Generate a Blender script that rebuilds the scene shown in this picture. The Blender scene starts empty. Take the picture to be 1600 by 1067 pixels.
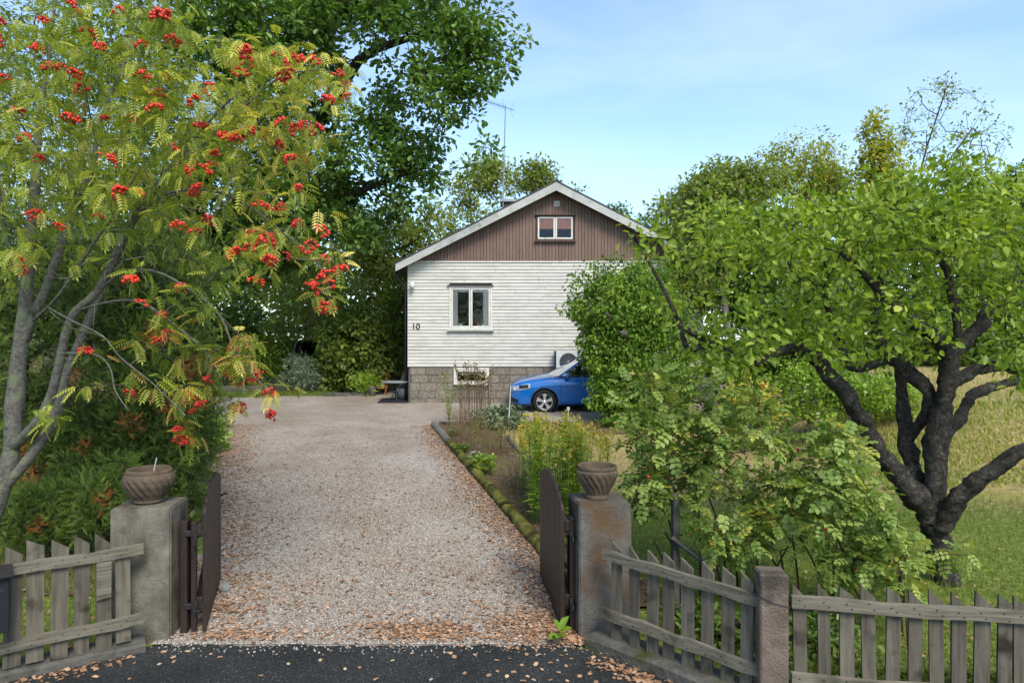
import bpy, bmesh, math, random
import numpy as np
from mathutils import Vector, Matrix, noise as mnoise

R = math.radians
SC = bpy.context.scene
COL = SC.collection
random.seed(7)
rng = np.random.default_rng(11)

# ------------------------------------------------------------------ camera, sky, sun, exposure
CAMZ = 2.5
FPX = 1066.67
cam_data = bpy.data.cameras.new('camera')
cam_data.lens = 24.0
cam_data.sensor_width = 36.0
cam_data.clip_start = 0.05
cam_data.clip_end = 2000
cam = bpy.data.objects.new('camera', cam_data)
COL.objects.link(cam)
cam.location = (0, 0, CAMZ)
cam.rotation_euler = (R(90), 0, 0)
SC.camera = cam

SUN_EL, SUN_AZ = 47.0, 158.0           # azimuth clockwise from the view direction (+Y)
world = bpy.data.worlds.new('World')
SC.world = world
world.use_nodes = True
wn, wl = world.node_tree.nodes, world.node_tree.links
wn.clear()
w_out = wn.new('ShaderNodeOutputWorld')
w_bg = wn.new('ShaderNodeBackground')
w_sky = wn.new('ShaderNodeTexSky')
w_sky.sky_type = 'NISHITA'
w_sky.sun_disc = False
w_sky.sun_elevation = R(SUN_EL)
w_sky.sun_rotation = R(SUN_AZ)
w_sky.air_density = 1.0
w_sky.dust_density = 0.6
w_sky.ozone_density = 2.6
w_bg.inputs['Strength'].default_value = 0.115
# thin cirrus veil over the whole sky
w_tc = wn.new('ShaderNodeTexCoord')
w_map = wn.new('ShaderNodeMapping')
w_map.inputs['Scale'].default_value = (1.0, 1.6, 5.0)
w_map.inputs['Rotation'].default_value = (0.0, R(14), 0.0)
w_map.inputs['Location'].default_value = (0.35, 0.2, 0.1)
w_noise = wn.new('ShaderNodeTexNoise')
w_noise.inputs['Scale'].default_value = 1.7
w_noise.inputs['Detail'].default_value = 7
w_noise.inputs['Roughness'].default_value = 0.5
w_noise.inputs['Distortion'].default_value = 0.5
w_ramp = wn.new('ShaderNodeValToRGB')
w_ramp.color_ramp.elements[0].position = 0.42
w_ramp.color_ramp.elements[0].color = (0.06, 0.06, 0.06, 1)
w_ramp.color_ramp.elements[1].position = 0.75
w_ramp.color_ramp.elements[1].color = (0.34, 0.34, 0.34, 1)
w_mix = wn.new('ShaderNodeMixRGB')
w_mix.inputs['Color2'].default_value = (4.2, 4.4, 4.7, 1)
wl.new(w_tc.outputs['Generated'], w_map.inputs['Vector'])
wl.new(w_map.outputs['Vector'], w_noise.inputs['Vector'])
wl.new(w_noise.outputs['Fac'], w_ramp.inputs['Fac'])
wl.new(w_ramp.outputs['Color'], w_mix.inputs['Fac'])
wl.new(w_sky.outputs['Color'], w_mix.inputs['Color1'])
w_tint = wn.new('ShaderNodeMixRGB'); w_tint.blend_type = 'MULTIPLY'; w_tint.inputs['Fac'].default_value = 1.0
w_tint.inputs['Color2'].default_value = (0.90, 0.97, 1.0, 1)
wl.new(w_mix.outputs['Color'], w_tint.inputs['Color1'])
wl.new(w_tint.outputs['Color'], w_bg.inputs['Color'])
wl.new(w_bg.outputs['Background'], w_out.inputs['Surface'])

sun_data = bpy.data.lights.new('sun', 'SUN')
sun_data.energy = 1.7
sun_data.angle = R(24)
sun_data.color = (1.0, 0.92, 0.79)
sun = bpy.data.objects.new('sun', sun_data)
COL.objects.link(sun)
_sd = Vector((math.sin(R(SUN_AZ)) * math.cos(R(SUN_EL)), math.cos(R(SUN_AZ)) * math.cos(R(SUN_EL)), math.sin(R(SUN_EL))))
sun.rotation_euler = _sd.to_track_quat('Z', 'Y').to_euler()
sun.location = (6, -6, 20)

vs = SC.view_settings
vs.view_transform = 'Standard'
vs.look = 'None'
vs.exposure = 1.42
vs.gamma = 1.0
vs.use_curve_mapping = False
SC.render.engine = 'CYCLES'
SC.cycles.max_bounces = 8
SC.cycles.transparent_max_bounces = 12
SC.cycles.use_denoising = True

# ------------------------------------------------------------------ helpers
def P(px, py, Y):
    """a point seen at photo pixel (px, py), Y metres ahead of the camera"""
    return np.array([(px - 800) / FPX * Y, Y, CAMZ - (py - 533.5) / FPX * Y])

def S(t):
    t = np.clip(t, 0, 1)
    return t * t * (3 - 2 * t)

def ground(x, y):
    x = np.asarray(x, float); y = np.asarray(y, float)
    z = np.where(y < 5.7, 0.0, 0.0503 * (np.minimum(y, 24.0) - 5.7)) + 0.02 * np.maximum(0, np.minimum(y, 60) - 24)
    z = z + 1.15 * S((x - 6.0) / 3.5) * S((y - 9.9) / 5.0) * (1 - 0.0 * x)
    return z

def gz(x, y):
    return float(ground(x, y))

ORIG = {}
def tag(o, label=None, cat=None, group=None, kind=None):
    if label: o['label'] = label
    if cat: o['category'] = cat
    if group: o['group'] = group
    if kind: o['kind'] = kind
    return o

def thing(name, label, cat, loc, group=None):
    o = bpy.data.objects.new(name, None)
    o.empty_display_size = 0.1
    COL.objects.link(o)
    o.location = tuple(float(v) for v in loc)
    ORIG[o] = np.array(loc, float)
    return tag(o, label, cat, group)

def mesh_np(name, V, F, mat=None, tone=None, smooth=False, mats=None, midx=None):
    """V (n,3); F list of polygons or an (m,k) array"""
    me = bpy.data.meshes.new(name)
    V = np.asarray(V, np.float32)
    if isinstance(F, np.ndarray):
        m, k = F.shape
        me.vertices.add(len(V)); me.vertices.foreach_set('co', V.ravel())
        me.loops.add(m * k); me.loops.foreach_set('vertex_index', F.astype(np.int32).ravel())
        me.polygons.add(m)
        me.polygons.foreach_set('loop_start', np.arange(0, m * k, k, dtype=np.int32))
        me.polygons.foreach_set('loop_total', np.full(m, k, np.int32))
    else:
        me.from_pydata([tuple(map(float, v)) for v in V], [], [tuple(int(i) for i in f) for f in F])
    if tone is not None:
        a = me.attributes.new('tone', 'FLOAT', 'POINT')
        a.data.foreach_set('value', np.asarray(tone, np.float32))
    me.update(calc_edges=True)
    if smooth:
        me.polygons.foreach_set('use_smooth', np.ones(len(me.polygons), bool))
    if mats:
        for mm in mats: me.materials.append(mm)
        if midx is not None:
            me.polygons.foreach_set('material_index', np.asarray(midx, np.int32))
    elif mat: me.materials.append(mat)
    return me

def link(name, me, parent=None, loc=None):
    o = bpy.data.objects.new(name, me)
    COL.objects.link(o)
    if parent is not None:
        o.parent = parent
        ORIG[o] = ORIG[parent]
    else:
        ORIG[o] = np.zeros(3)
    if loc is not None:
        o.location = tuple(float(a) for a in (np.array(loc, float) - (ORIG[parent] if parent is not None else 0)))
    return o

def obj(name, VF, mat, parent=None, smooth=False, tone=None, kind=None, label=None):
    """VF = (verts in world space, faces); the mesh is stored relative to its thing"""
    V, F = VF[0], VF[1]
    V = np.asarray(V, float)
    if parent is not None: V = V - ORIG[parent]
    o = link(name, mesh_np(name, V, F, mat, tone, smooth), parent)
    if kind: o['kind'] = kind
    if label: o['label'] = label
    return o

def from_bm(bm):
    bm.verts.index_update()
    V = np.array([v.co[:] for v in bm.verts]); F = [[v.index for v in f.verts] for f in bm.faces]
    bm.free()
    return V, F

def join(*parts):
    Vs, Fs, o = [], [], 0
    for V, F in parts:
        V = np.asarray(V, float)
        Vs.append(V); Fs += [[i + o for i in f] for f in F]; o += len(V)
    return np.concatenate(Vs), Fs

def xf(VF, M=None, loc=None):
    V = np.asarray(VF[0], float)
    if M is not None:
        M = np.array(M)
        V = V @ M[:3, :3].T
        if M.shape[0] == 4: V = V + M[:3, 3]
    if loc is not None: V = V + np.array(loc, float)
    return V, VF[1]

def rotz(a):
    c, s = math.cos(a), math.sin(a)
    return np.array([[c, -s, 0], [s, c, 0], [0, 0, 1.0]])
def rotx(a):
    c, s = math.cos(a), math.sin(a)
    return np.array([[1.0, 0, 0], [0, c, -s], [0, s, c]])
def roty(a):
    c, s = math.cos(a), math.sin(a)
    return np.array([[c, 0, s], [0, 1.0, 0], [-s, 0, c]])

def box(x0, x1, y0, y1, z0, z1, bev=0.0):
    bm = bmesh.new()
    bmesh.ops.create_cube(bm, size=1)
    for v in bm.verts:
        v.co = Vector((x0 if v.co.x < 0 else x1, y0 if v.co.y < 0 else y1, z0 if v.co.z < 0 else z1))
    if bev:
        bmesh.ops.bevel(bm, geom=list(bm.edges), offset=bev, segments=1, affect='EDGES')
    return from_bm(bm)

def prism(poly2, axis, a, b):
    """extrude a 2D polygon: axis 'y' -> poly in (x,z), 'x' -> (y,z), 'z' -> (x,y)"""
    n = len(poly2)
    def pt(p, t):
        return (p[0], t, p[1]) if axis == 'y' else (t, p[0], p[1]) if axis == 'x' else (p[0], p[1], t)
    V = [pt(p, a) for p in poly2] + [pt(p, b) for p in poly2]
    F = [list(range(n))[::-1], list(range(n, 2 * n))]
    for i in range(n):
        j = (i + 1) % n
        F.append([i, j, j + n, i + n])
    return np.array(V, float), F

def tube(pts, rad, sides=8, cap=True):
    pts = np.asarray(pts, float); n = len(pts)
    rad = np.broadcast_to(np.asarray(rad, float), (n,))
    T = np.gradient(pts, axis=0)
    T /= np.linalg.norm(T, axis=1)[:, None] + 1e-9
    ref = np.array([0, 0, 1.0]) if abs(T[0][2]) < 0.9 else np.array([1.0, 0, 0])
    u = np.cross(T[0], ref); u /= np.linalg.norm(u)
    V = []; ang = np.arange(sides) * 2 * math.pi / sides
    for i in range(n):
        u = u - T[i] * np.dot(u, T[i]); u /= np.linalg.norm(u) + 1e-9
        w = np.cross(T[i], u)
        V.append(pts[i] + rad[i] * (np.cos(ang)[:, None] * u + np.sin(ang)[:, None] * w))
    V = np.concatenate(V)
    F = []
    for i in range(n - 1):
        for k in range(sides):
            k2 = (k + 1) % sides
            F.append([i * sides + k, i * sides + k2, (i + 1) * sides + k2, (i + 1) * sides + k])
    if cap:
        F.append(list(range(sides))[::-1]); F.append([(n - 1) * sides + k for k in range(sides)])
    return V, F

def lathe(prof, seg=24, wob=None, close=False):
    """prof: list of (r, z)"""
    V = []; n = len(prof)
    for r, z in prof:
        for k in range(seg):
            a = 2 * math.pi * k / seg
            rr = r if wob is None else wob(r, z, a)
            V.append((rr * math.cos(a), rr * math.sin(a), z))
    F = []
    m = n if close else n - 1
    for i in range(m):
        for k in range(seg):
            k2 = (k + 1) % seg; i2 = (i + 1) % n
            F.append([i * seg + k, i * seg + k2, i2 * seg + k2, i2 * seg + k])
    if not close:
        F.append(list(range(seg))[::-1]); F.append([(n - 1) * seg + k for k in range(seg)])
    return np.array(V), F

# ------------------------------------------------------------------ materials
def nodes_of(name):
    m = bpy.data.materials.new(name)
    m.use_nodes = True
    nt = m.node_tree
    nt.nodes.clear()
    out = nt.nodes.new('ShaderNodeOutputMaterial')
    return m, nt.nodes, nt.links, out

def ramp(N, stops):
    r = N.new('ShaderNodeValToRGB')
    e = r.color_ramp.elements
    while len(e) < len(stops): e.new(0.5)
    for i, (p, c) in enumerate(stops):
        e[i].position = p
        e[i].color = (c[0], c[1], c[2], 1)
    return r

def surf(name, stops, scale=6, detail=8, rough=0.7, bump=0.3, bscale=None, stretch=(1, 1, 1), spec=0.3, metallic=0.0, objvar=0.0,
         stain=None, coat=0.0, bdist=0.02, nrough=0.6):
    """noise coloured principled surface; stain = (colour, scale, low, high[, stretch]); objvar varies brightness per object"""
    m, N, L, out = nodes_of(name)
    bs = N.new('ShaderNodeBsdfPrincipled')
    bs.inputs['Roughness'].default_value = rough
    bs.inputs['Specular IOR Level'].default_value = spec
    bs.inputs['Metallic'].default_value = metallic
    bs.inputs['Coat Weight'].default_value = coat
    bs.inputs['Coat Roughness'].default_value = 0.05
    tc = N.new('ShaderNodeTexCoord')
    oi = N.new('ShaderNodeObjectInfo')
    add = N.new('ShaderNodeVectorMath'); add.operation = 'ADD'
    sc = N.new('ShaderNodeVectorMath'); sc.operation = 'SCALE'; sc.inputs['Scale'].default_value = 13.0
    comb = N.new('ShaderNodeCombineXYZ')
    for k in range(3): L.new(oi.outputs['Random'], comb.inputs[k])
    L.new(comb.outputs[0], sc.inputs[0])
    L.new(tc.outputs['Object'], add.inputs[0]); L.new(sc.outputs[0], add.inputs[1])
    mp = N.new('ShaderNodeMapping'); mp.inputs['Scale'].default_value = stretch
    L.new(add.outputs[0], mp.inputs['Vector'])
    nz = N.new('ShaderNodeTexNoise'); nz.inputs['Scale'].default_value = scale; nz.inputs['Detail'].default_value = detail
    nz.inputs['Roughness'].default_value = nrough
    L.new(mp.outputs[0], nz.inputs['Vector'])
    rp = ramp(N, stops)
    L.new(nz.outputs['Fac'], rp.inputs['Fac'])
    col = rp.outputs['Color']
    if stain:
        n2 = N.new('ShaderNodeTexNoise'); n2.inputs['Scale'].default_value = stain[1]; n2.inputs['Detail'].default_value = 6
        if len(stain) > 4:
            m2 = N.new('ShaderNodeMapping'); m2.inputs['Scale'].default_value = stain[4]
            L.new(add.outputs[0], m2.inputs['Vector']); L.new(m2.outputs[0], n2.inputs['Vector'])
        else:
            L.new(add.outputs[0], n2.inputs['Vector'])
        r2 = ramp(N, [(stain[2], (0, 0, 0)), (stain[3], (1, 1, 1))])
        L.new(n2.outputs['Fac'], r2.inputs['Fac'])
        mx = N.new('ShaderNodeMixRGB'); mx.inputs['Color2'].default_value = (*stain[0], 1)
        L.new(r2.outputs['Color'], mx.inputs['Fac']); L.new(col, mx.inputs['Color1'])
        col = mx.outputs['Color']
    if objvar:
        hv = N.new('ShaderNodeHueSaturation')
        mr = N.new('ShaderNodeMapRange'); mr.inputs['To Min'].default_value = 1 - objvar; mr.inputs['To Max'].default_value = 1 + objvar
        L.new(oi.outputs['Random'], mr.inputs['Value']); L.new(mr.outputs[0], hv.inputs['Value'])
        L.new(col, hv.inputs['Color']); col = hv.outputs['Color']
    L.new(col, bs.inputs['Base Color'])
    if bump:
        nb = N.new('ShaderNodeTexNoise'); nb.inputs['Scale'].default_value = bscale or scale * 3; nb.inputs['Detail'].default_value = 8
        L.new(mp.outputs[0], nb.inputs['Vector'])
        bp = N.new('ShaderNodeBump'); bp.inputs['Strength'].default_value = bump; bp.inputs['Distance'].default_value = bdist
        L.new(nb.outputs['Fac'], bp.inputs['Height']); L.new(bp.outputs[0], bs.inputs['Normal'])
    L.new(bs.outputs[0], out.inputs['Surface'])
    return m

def plain(name, c, rough=0.5, spec=0.4, metallic=0.0, coat=0.0):
    d = tuple(v * 0.85 for v in c)
    return surf(name, [(0.35, d), (0.65, c)], scale=9, detail=4, rough=rough, bump=0.05, spec=spec, metallic=metallic, coat=coat)

LEAF_GAIN = 1.25
def leafmat(name, stops, transl=0.35, rough=0.42, spec=0.45, tint=(1.15, 1.2, 0.55)):
    """leaf colour from the leaf's own 'tone' (0..1)"""
    m, N, L, out = nodes_of(name)
    at = N.new('ShaderNodeAttribute'); at.attribute_name = 'tone'
    g = 1.0 if name in ('l_fallen', 'l_dry', 'chip') else LEAF_GAIN
    rp = ramp(N, [(p, tuple(min(v * g, .8) for v in c)) for p, c in stops])
    L.new(at.outputs['Fac'], rp.inputs['Fac'])
    bs = N.new('ShaderNodeBsdfPrincipled')
    bs.inputs['Roughness'].default_value = rough
    bs.inputs['Specular IOR Level'].default_value = spec
    L.new(rp.outputs['Color'], bs.inputs['Base Color'])
    tr = N.new('ShaderNodeBsdfTranslucent')
    mu = N.new('ShaderNodeMixRGB'); mu.blend_type = 'MULTIPLY'; mu.inputs['Fac'].default_value = 1
    mu.inputs['Color2'].default_value = (*tint, 1)
    L.new(rp.outputs['Color'], mu.inputs['Color1']); L.new(mu.outputs['Color'], tr.inputs['Color'])
    mix = N.new('ShaderNodeMixShader'); mix.inputs['Fac'].default_value = transl
    L.new(bs.outputs[0], mix.inputs[1]); L.new(tr.outputs[0], mix.inputs[2])
    L.new(mix.outputs[0], out.inputs['Surface'])
    return m

def glassmat(name, tint=(0.02, 0.025, 0.028), refl=0.12, see=0.5):
    m, N, L, out = nodes_of(name)
    gl = N.new('ShaderNodeBsdfGlossy'); gl.inputs['Roughness'].default_value = 0.02; gl.inputs['Color'].default_value = (0.9, 0.95, 1, 1)
    tp = N.new('ShaderNodeBsdfTransparent'); tp.inputs['Color'].default_value = (see, see, see, 1)
    fr = N.new('ShaderNodeFresnel'); fr.inputs['IOR'].default_value = 1.5
    ad = N.new('ShaderNodeMath'); ad.operation = 'ADD'; ad.inputs[1].default_value = refl
    L.new(fr.outputs[0], ad.inputs[0])
    mix = N.new('ShaderNodeMixShader')
    L.new(ad.outputs[0], mix.inputs['Fac']); L.new(tp.outputs[0], mix.inputs[1]); L.new(gl.outputs[0], mix.inputs[2])
    L.new(mix.outputs[0], out.inputs['Surface'])
    return m

M = {}
M['grey_wood'] = surf('grey_wood', [(0.25, (0.04609, 0.03852, 0.02772)), (0.5, (0.1024, 0.08929, 0.06535)), (0.75, (0.1536, 0.1339, 0.09898))], scale=7, stretch=(4, 4, 0.35), rough=0.85, bump=0.55, bscale=14, objvar=0.2,
                      stain=((0.02304, 0.01973, 0.01189), 5, 0.56, 0.72), bdist=0.01)
M['grey_rail'] = surf('grey_rail', [(0.25, (0.0608, 0.05139, 0.03679)), (0.5, (0.146, 0.1285, 0.09432)), (0.75, (0.2067, 0.1815, 0.1345))], scale=7, stretch=(0.5, 0.5, 6), rough=0.85, bump=0.55, bscale=12, objvar=0.12,
                      stain=((0.03649, 0.03351, 0.01651), 4, 0.56, 0.75), bdist=0.01)
M['dark_wood'] = surf('dark_wood', [(0.3, (0.04, 0.038, 0.034)), (0.7, (0.13, 0.122, 0.105))], scale=8, stretch=(4, 4, 0.4), rough=0.85, bump=0.5, objvar=0.25, stain=((0.03, 0.035, 0.02), 5, 0.5, 0.7))
M['concrete_left'] = surf('concrete_left', [(0.28, (0.08, 0.07, 0.052)), (0.5, (0.15, 0.135, 0.104)), (0.72, (0.225, 0.205, 0.165))], scale=6, detail=14, rough=0.92, bump=0.5, bscale=60, spec=0.12, nrough=.7,
                          stain=((0.07, 0.06, 0.042), 3, 0.48, 0.66, (1.5, 1.5, 0.7)))
M['concrete_right'] = surf('concrete_right', [(0.28, (0.05, 0.044, 0.037)), (0.5, (0.1, 0.09, 0.076)), (0.72, (0.16, 0.148, 0.128))], scale=6, detail=14, rough=0.92, bump=0.5, bscale=60, spec=0.12, nrough=.7,
                           stain=((0.10, 0.062, 0.034), 2.6, 0.54, 0.72))
M['concrete_post'] = surf('concrete_post', [(0.3, (0.1012, 0.07657, 0.05797)), (0.7, (0.1897, 0.1472, 0.1159))], scale=7, detail=12, rough=0.95, bump=0.6, bscale=60, spec=0.1, stain=((0.06324, 0.05301, 0.04216), 5, 0.55, 0.7))
M['kerb_concrete'] = surf('kerb_concrete', [(0.3, (0.054, 0.051, 0.042)), (0.7, (0.132, 0.123, 0.105))], scale=6, detail=12, rough=0.95, bump=0.7, bscale=30, spec=0.1, stain=((0.045, 0.051, 0.0132), 3, 0.5, 0.64))
M['mossy_log'] = surf('mossy_log', [(0.35, (0.035, 0.026, 0.016)), (0.48, (0.075, 0.075, 0.018)), (0.6, (0.16, 0.15, 0.035)), (0.75, (0.13, 0.115, 0.075))], scale=5, detail=10, rough=0.95, bump=0.9, bscale=25, spec=0.05)
M['edge_stone'] = surf('edge_stone', [(0.3, (0.049, 0.049, 0.0455)), (0.7, (0.14, 0.1365, 0.126))], scale=8, detail=10, rough=0.9, bump=0.6, spec=0.15, objvar=0.2)
M['bowl'] = surf('bowl', [(0.3, (0.06426, 0.04655, 0.03094)), (0.7, (0.1321, 0.1011, 0.0714))], scale=8, detail=12, rough=0.92, bump=0.4, bscale=60, spec=0.12, stain=((0.1428, 0.1263, 0.1011), 6, 0.6, 0.75))
M['brown_paint'] = surf('brown_paint', [(0.3, (0.0154, 0.0091, 0.007)), (0.7, (0.0301, 0.0175, 0.0133))], scale=7, stretch=(4, 4, 0.5), rough=0.5, bump=0.25, spec=0.4, objvar=0.15)
M['iron'] = plain('iron', (0.02, 0.02, 0.02), 0.6)
M['siding'] = surf('siding', [(0.3, (0.4132, 0.3976, 0.349)), (0.6, (0.5095, 0.4928, 0.4396))], scale=2.2, detail=8, rough=0.55, bump=0.1, spec=0.3, objvar=0.04, stain=((0.3443, 0.3193, 0.2587), 4, 0.58, 0.75, (0.4, 1, 3)))
M['wall_core'] = plain('wall_core', (0.11, 0.105, 0.095), 0.9)
M['gable_board'] = surf('gable_board', [(0.3, (0.1484, 0.09568, 0.07548)), (0.7, (0.2014, 0.1352, 0.1071))], scale=4, stretch=(3, 3, 0.4), rough=0.75, bump=0.2, spec=0.15, objvar=0.08)
M['brown_trim'] = plain('brown_trim', (0.075, 0.042, 0.032), 0.6)
M['verge'] = surf('verge', [(0.3, (0.324, 0.324, 0.3024)), (0.7, (0.4464, 0.4464, 0.4176))], scale=3, rough=0.65, bump=0.1, stain=((0.216, 0.216, 0.1872), 5, 0.56, 0.75))
M['roof_dark'] = surf('roof_dark', [(0.3, (0.035, 0.035, 0.035)), (0.7, (0.07, 0.068, 0.066))], scale=8, rough=0.85, bump=0.3)
M['soffit'] = plain('soffit', (0.06, 0.055, 0.05), 0.8)
M['block'] = surf('block', [(0.3, (0.117, 0.09945, 0.07808)), (0.5, (0.193, 0.1658, 0.1318)), (0.7, (0.2808, 0.2431, 0.1977))], scale=16, detail=12, rough=0.95, bump=0.8, bscale=55, spec=0.1, objvar=0.16)
M['mortar'] = surf('mortar', [(0.3, (0.07, 0.063, 0.0525)), (0.7, (0.119, 0.105, 0.091))], scale=20, rough=0.95, bump=0.4)
M['black_gutter'] = plain('black_gutter', (0.012, 0.012, 0.013), 0.35)
M['white_paint'] = surf('white_paint', [(0.3, (0.5347, 0.5085, 0.4455)), (0.7, (0.6727, 0.6441, 0.5751))], scale=5, rough=0.45, bump=0.1, stain=((0.345, 0.3051, 0.2349), 8, 0.6, 0.75))
M['white_gloss'] = plain('white_gloss', (0.585, 0.5775, 0.5475), 0.35)
M['pane'] = glassmat('pane', refl=-0.025, see=0.98)
M['room'] = plain('room', (0.05, 0.05, 0.052), 0.9)
M['curtain'] = surf('curtain', [(0.3, (0.5, 0.48, 0.42)), (0.7, (0.68, 0.66, 0.6))], scale=4, stretch=(8, 8, 0.3), rough=0.9, bump=0.2)
M['blind'] = plain('blind', (0.62, 0.25, 0.17), 0.9)
M['terracotta'] = plain('terracotta', (0.4, 0.15, 0.07), 0.8)
M['steel'] = plain('steel', (0.35, 0.35, 0.36), 0.4, 0.5, 0.8)
M['rim'] = plain('rim', (0.62, 0.62, 0.64), 0.3, 0.5, 0.55)
M['rubber'] = plain('rubber', (0.016, 0.016, 0.017), 0.75, 0.3)
M['black_plastic'] = plain('black_plastic', (0.012, 0.012, 0.014), 0.5)
M['car_blue'] = surf('car_blue', [(0.2, (0.003, 0.13, 0.46)), (0.8, (0.004, 0.15, 0.5))], scale=2, rough=0.25, bump=0.0, spec=0.5, metallic=0.12, coat=1.0)
M['car_glass'] = glassmat('car_glass', refl=0.16, see=0.25)
M['lamp_glass'] = surf('lamp_glass', [(0.3, (0.35, 0.36, 0.38)), (0.7, (0.75, 0.76, 0.78))], scale=9, rough=0.12, bump=0.1, spec=0.6, metallic=0.5, coat=1.0)
M['brick'] = surf('brick', [(0.3, (0.10, 0.045, 0.03)), (0.7, (0.19, 0.085, 0.055))], scale=9, rough=0.9, bump=0.4, objvar=0.25)
M['table_top'] = plain('table_top', (0.22, 0.26, 0.25), 0.5)
M['orange_wood'] = surf('orange_wood', [(0.3, (0.28, 0.11, 0.035)), (0.7, (0.42, 0.19, 0.07))], scale=5, rough=0.6, bump=0.2)
M['plank'] = surf('plank', [(0.3, (0.091, 0.084, 0.07)), (0.7, (0.182, 0.1715, 0.14))], scale=6, stretch=(0.5, 4, 4), rough=0.85, bump=0.4, objvar=0.2, stain=((0.07, 0.077, 0.035), 4, 0.5, 0.68))
M['shed_dark'] = surf('shed_dark', [(0.3, (0.012, 0.011, 0.010)), (0.7, (0.028, 0.024, 0.021))], scale=6, stretch=(4, 4, 0.5), rough=0.85, bump=0.3)
M['shed_brown'] = surf('shed_brown', [(0.3, (0.09, 0.048, 0.034)), (0.7, (0.14, 0.08, 0.058))], scale=6, stretch=(4, 4, 0.5), rough=0.8, bump=0.3)
M['stone'] = surf('stone', [(0.3, (0.15, 0.15, 0.1387)), (0.7, (0.27, 0.2662, 0.2475))], scale=9, rough=0.9, bump=0.5)

def bark(name, stops, scale=9, bump=1.0, bs=None, stretch=(1, 1, 0.45), stain=None):
    return surf(name, stops, scale=scale, detail=12, rough=0.92, bump=bump, bscale=bs, stretch=stretch, spec=0.12, bdist=0.03, stain=stain)
def bark2(name, c0, c1, c2, lich, cell=(26, 26, 9), bump=1.0, bd=.02):
    m, N, L, out = nodes_of(name)
    bs = N.new('ShaderNodeBsdfPrincipled'); bs.inputs['Roughness'].default_value = 0.95; bs.inputs['Specular IOR Level'].default_value = 0.1
    tc = N.new('ShaderNodeTexCoord'); mp = N.new('ShaderNodeMapping'); mp.inputs['Scale'].default_value = cell
    nz = N.new('ShaderNodeTexNoise'); nz.inputs['Scale'].default_value = 6; nz.inputs['Detail'].default_value = 8; nz.inputs['Roughness'].default_value = .7
    L.new(tc.outputs['Object'], nz.inputs['Vector'])
    mx0 = N.new('ShaderNodeMixRGB'); mx0.inputs['Fac'].default_value = .3; L.new(tc.outputs['Object'], mx0.inputs['Color1']); L.new(nz.outputs['Color'], mx0.inputs['Color2']); L.new(mx0.outputs['Color'], mp.inputs['Vector'])
    vo = N.new('ShaderNodeTexVoronoi'); vo.feature = 'DISTANCE_TO_EDGE'; vo.inputs['Scale'].default_value = 1.0; L.new(mp.outputs[0], vo.inputs['Vector'])
    cr = ramp(N, [(0.0, (.25, .25, .25)), (0.22, (1, 1, 1))]); L.new(vo.outputs['Distance'], cr.inputs['Fac'])
    n2 = N.new('ShaderNodeTexNoise'); n2.inputs['Scale'].default_value = 16; n2.inputs['Detail'].default_value = 10; n2.inputs['Roughness'].default_value = .7; L.new(tc.outputs['Object'], n2.inputs['Vector'])
    base = ramp(N, [(.3, c1), (.7, c2)]); L.new(n2.outputs['Fac'], base.inputs['Fac'])
    lr = ramp(N, [(.52, (0, 0, 0)), (.66, (1, 1, 1))]); L.new(nz.outputs['Fac'], lr.inputs['Fac'])
    ml = N.new('ShaderNodeMixRGB'); ml.inputs['Color2'].default_value = (*lich, 1); L.new(lr.outputs['Color'], ml.inputs['Fac']); L.new(base.outputs['Color'], ml.inputs['Color1'])
    mc = N.new('ShaderNodeMixRGB'); mc.inputs['Color1'].default_value = (*c0, 1); L.new(cr.outputs['Color'], mc.inputs['Fac']); L.new(ml.outputs['Color'], mc.inputs['Color2'])
    L.new(mc.outputs['Color'], bs.inputs['Base Color'])
    ad = N.new('ShaderNodeMath'); ad.operation = 'MULTIPLY_ADD'; ad.inputs[1].default_value = .6; L.new(n2.outputs['Fac'], ad.inputs[0]); L.new(cr.outputs['Color'], ad.inputs[2])
    bp = N.new('ShaderNodeBump'); bp.inputs['Strength'].default_value = bump; bp.inputs['Distance'].default_value = bd; L.new(ad.outputs[0], bp.inputs['Height']); L.new(bp.outputs[0], bs.inputs['Normal'])
    L.new(bs.outputs[0], out.inputs['Surface'])
    return m
M['bark_apple'] = bark2('bark_apple', (0.01568, 0.01344, 0.0112), (0.056, 0.04816, 0.04032), (0.2016, 0.1792, 0.1512), (0.2688, 0.2688, 0.224), cell=(52, 52, 17))
M['bark_rowan'] = surf('bark_rowan', [(0.32, (0.0252, 0.0216, 0.01728)), (0.45, (0.0936, 0.08784, 0.072)), (0.6, (0.1584, 0.1512, 0.126)), (0.75, (0.2304, 0.2232, 0.1872))], scale=26, detail=12, rough=0.92, bump=0.5, bscale=50, stretch=(1, 1, 1.3), spec=0.12, bdist=0.01, stain=((0.144, 0.1584, 0.0936), 9, 0.54, 0.66), nrough=.75)
M['bark_dark'] = bark('bark_dark', [(0.3, (0.02, 0.017, 0.014)), (0.7, (0.07, 0.06, 0.05))], 8, 0.8)
M['bark_grey'] = bark('bark_grey', [(0.3, (0.06, 0.055, 0.045)), (0.7, (0.18, 0.165, 0.14))], 8, 0.6)
M['cane'] = bark('cane', [(0.3, (0.02, 0.014, 0.01)), (0.7, (0.075, 0.05, 0.035))], 10, 0.4)
M['dry_cane'] = bark('dry_cane', [(0.3, (0.09, 0.05, 0.03)), (0.7, (0.2, 0.13, 0.08))], 10, 0.2)
M['green_stem'] = bark('green_stem', [(0.3, (0.06, 0.1, 0.02)), (0.7, (0.13, 0.17, 0.04))], 10, 0.2)

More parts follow.
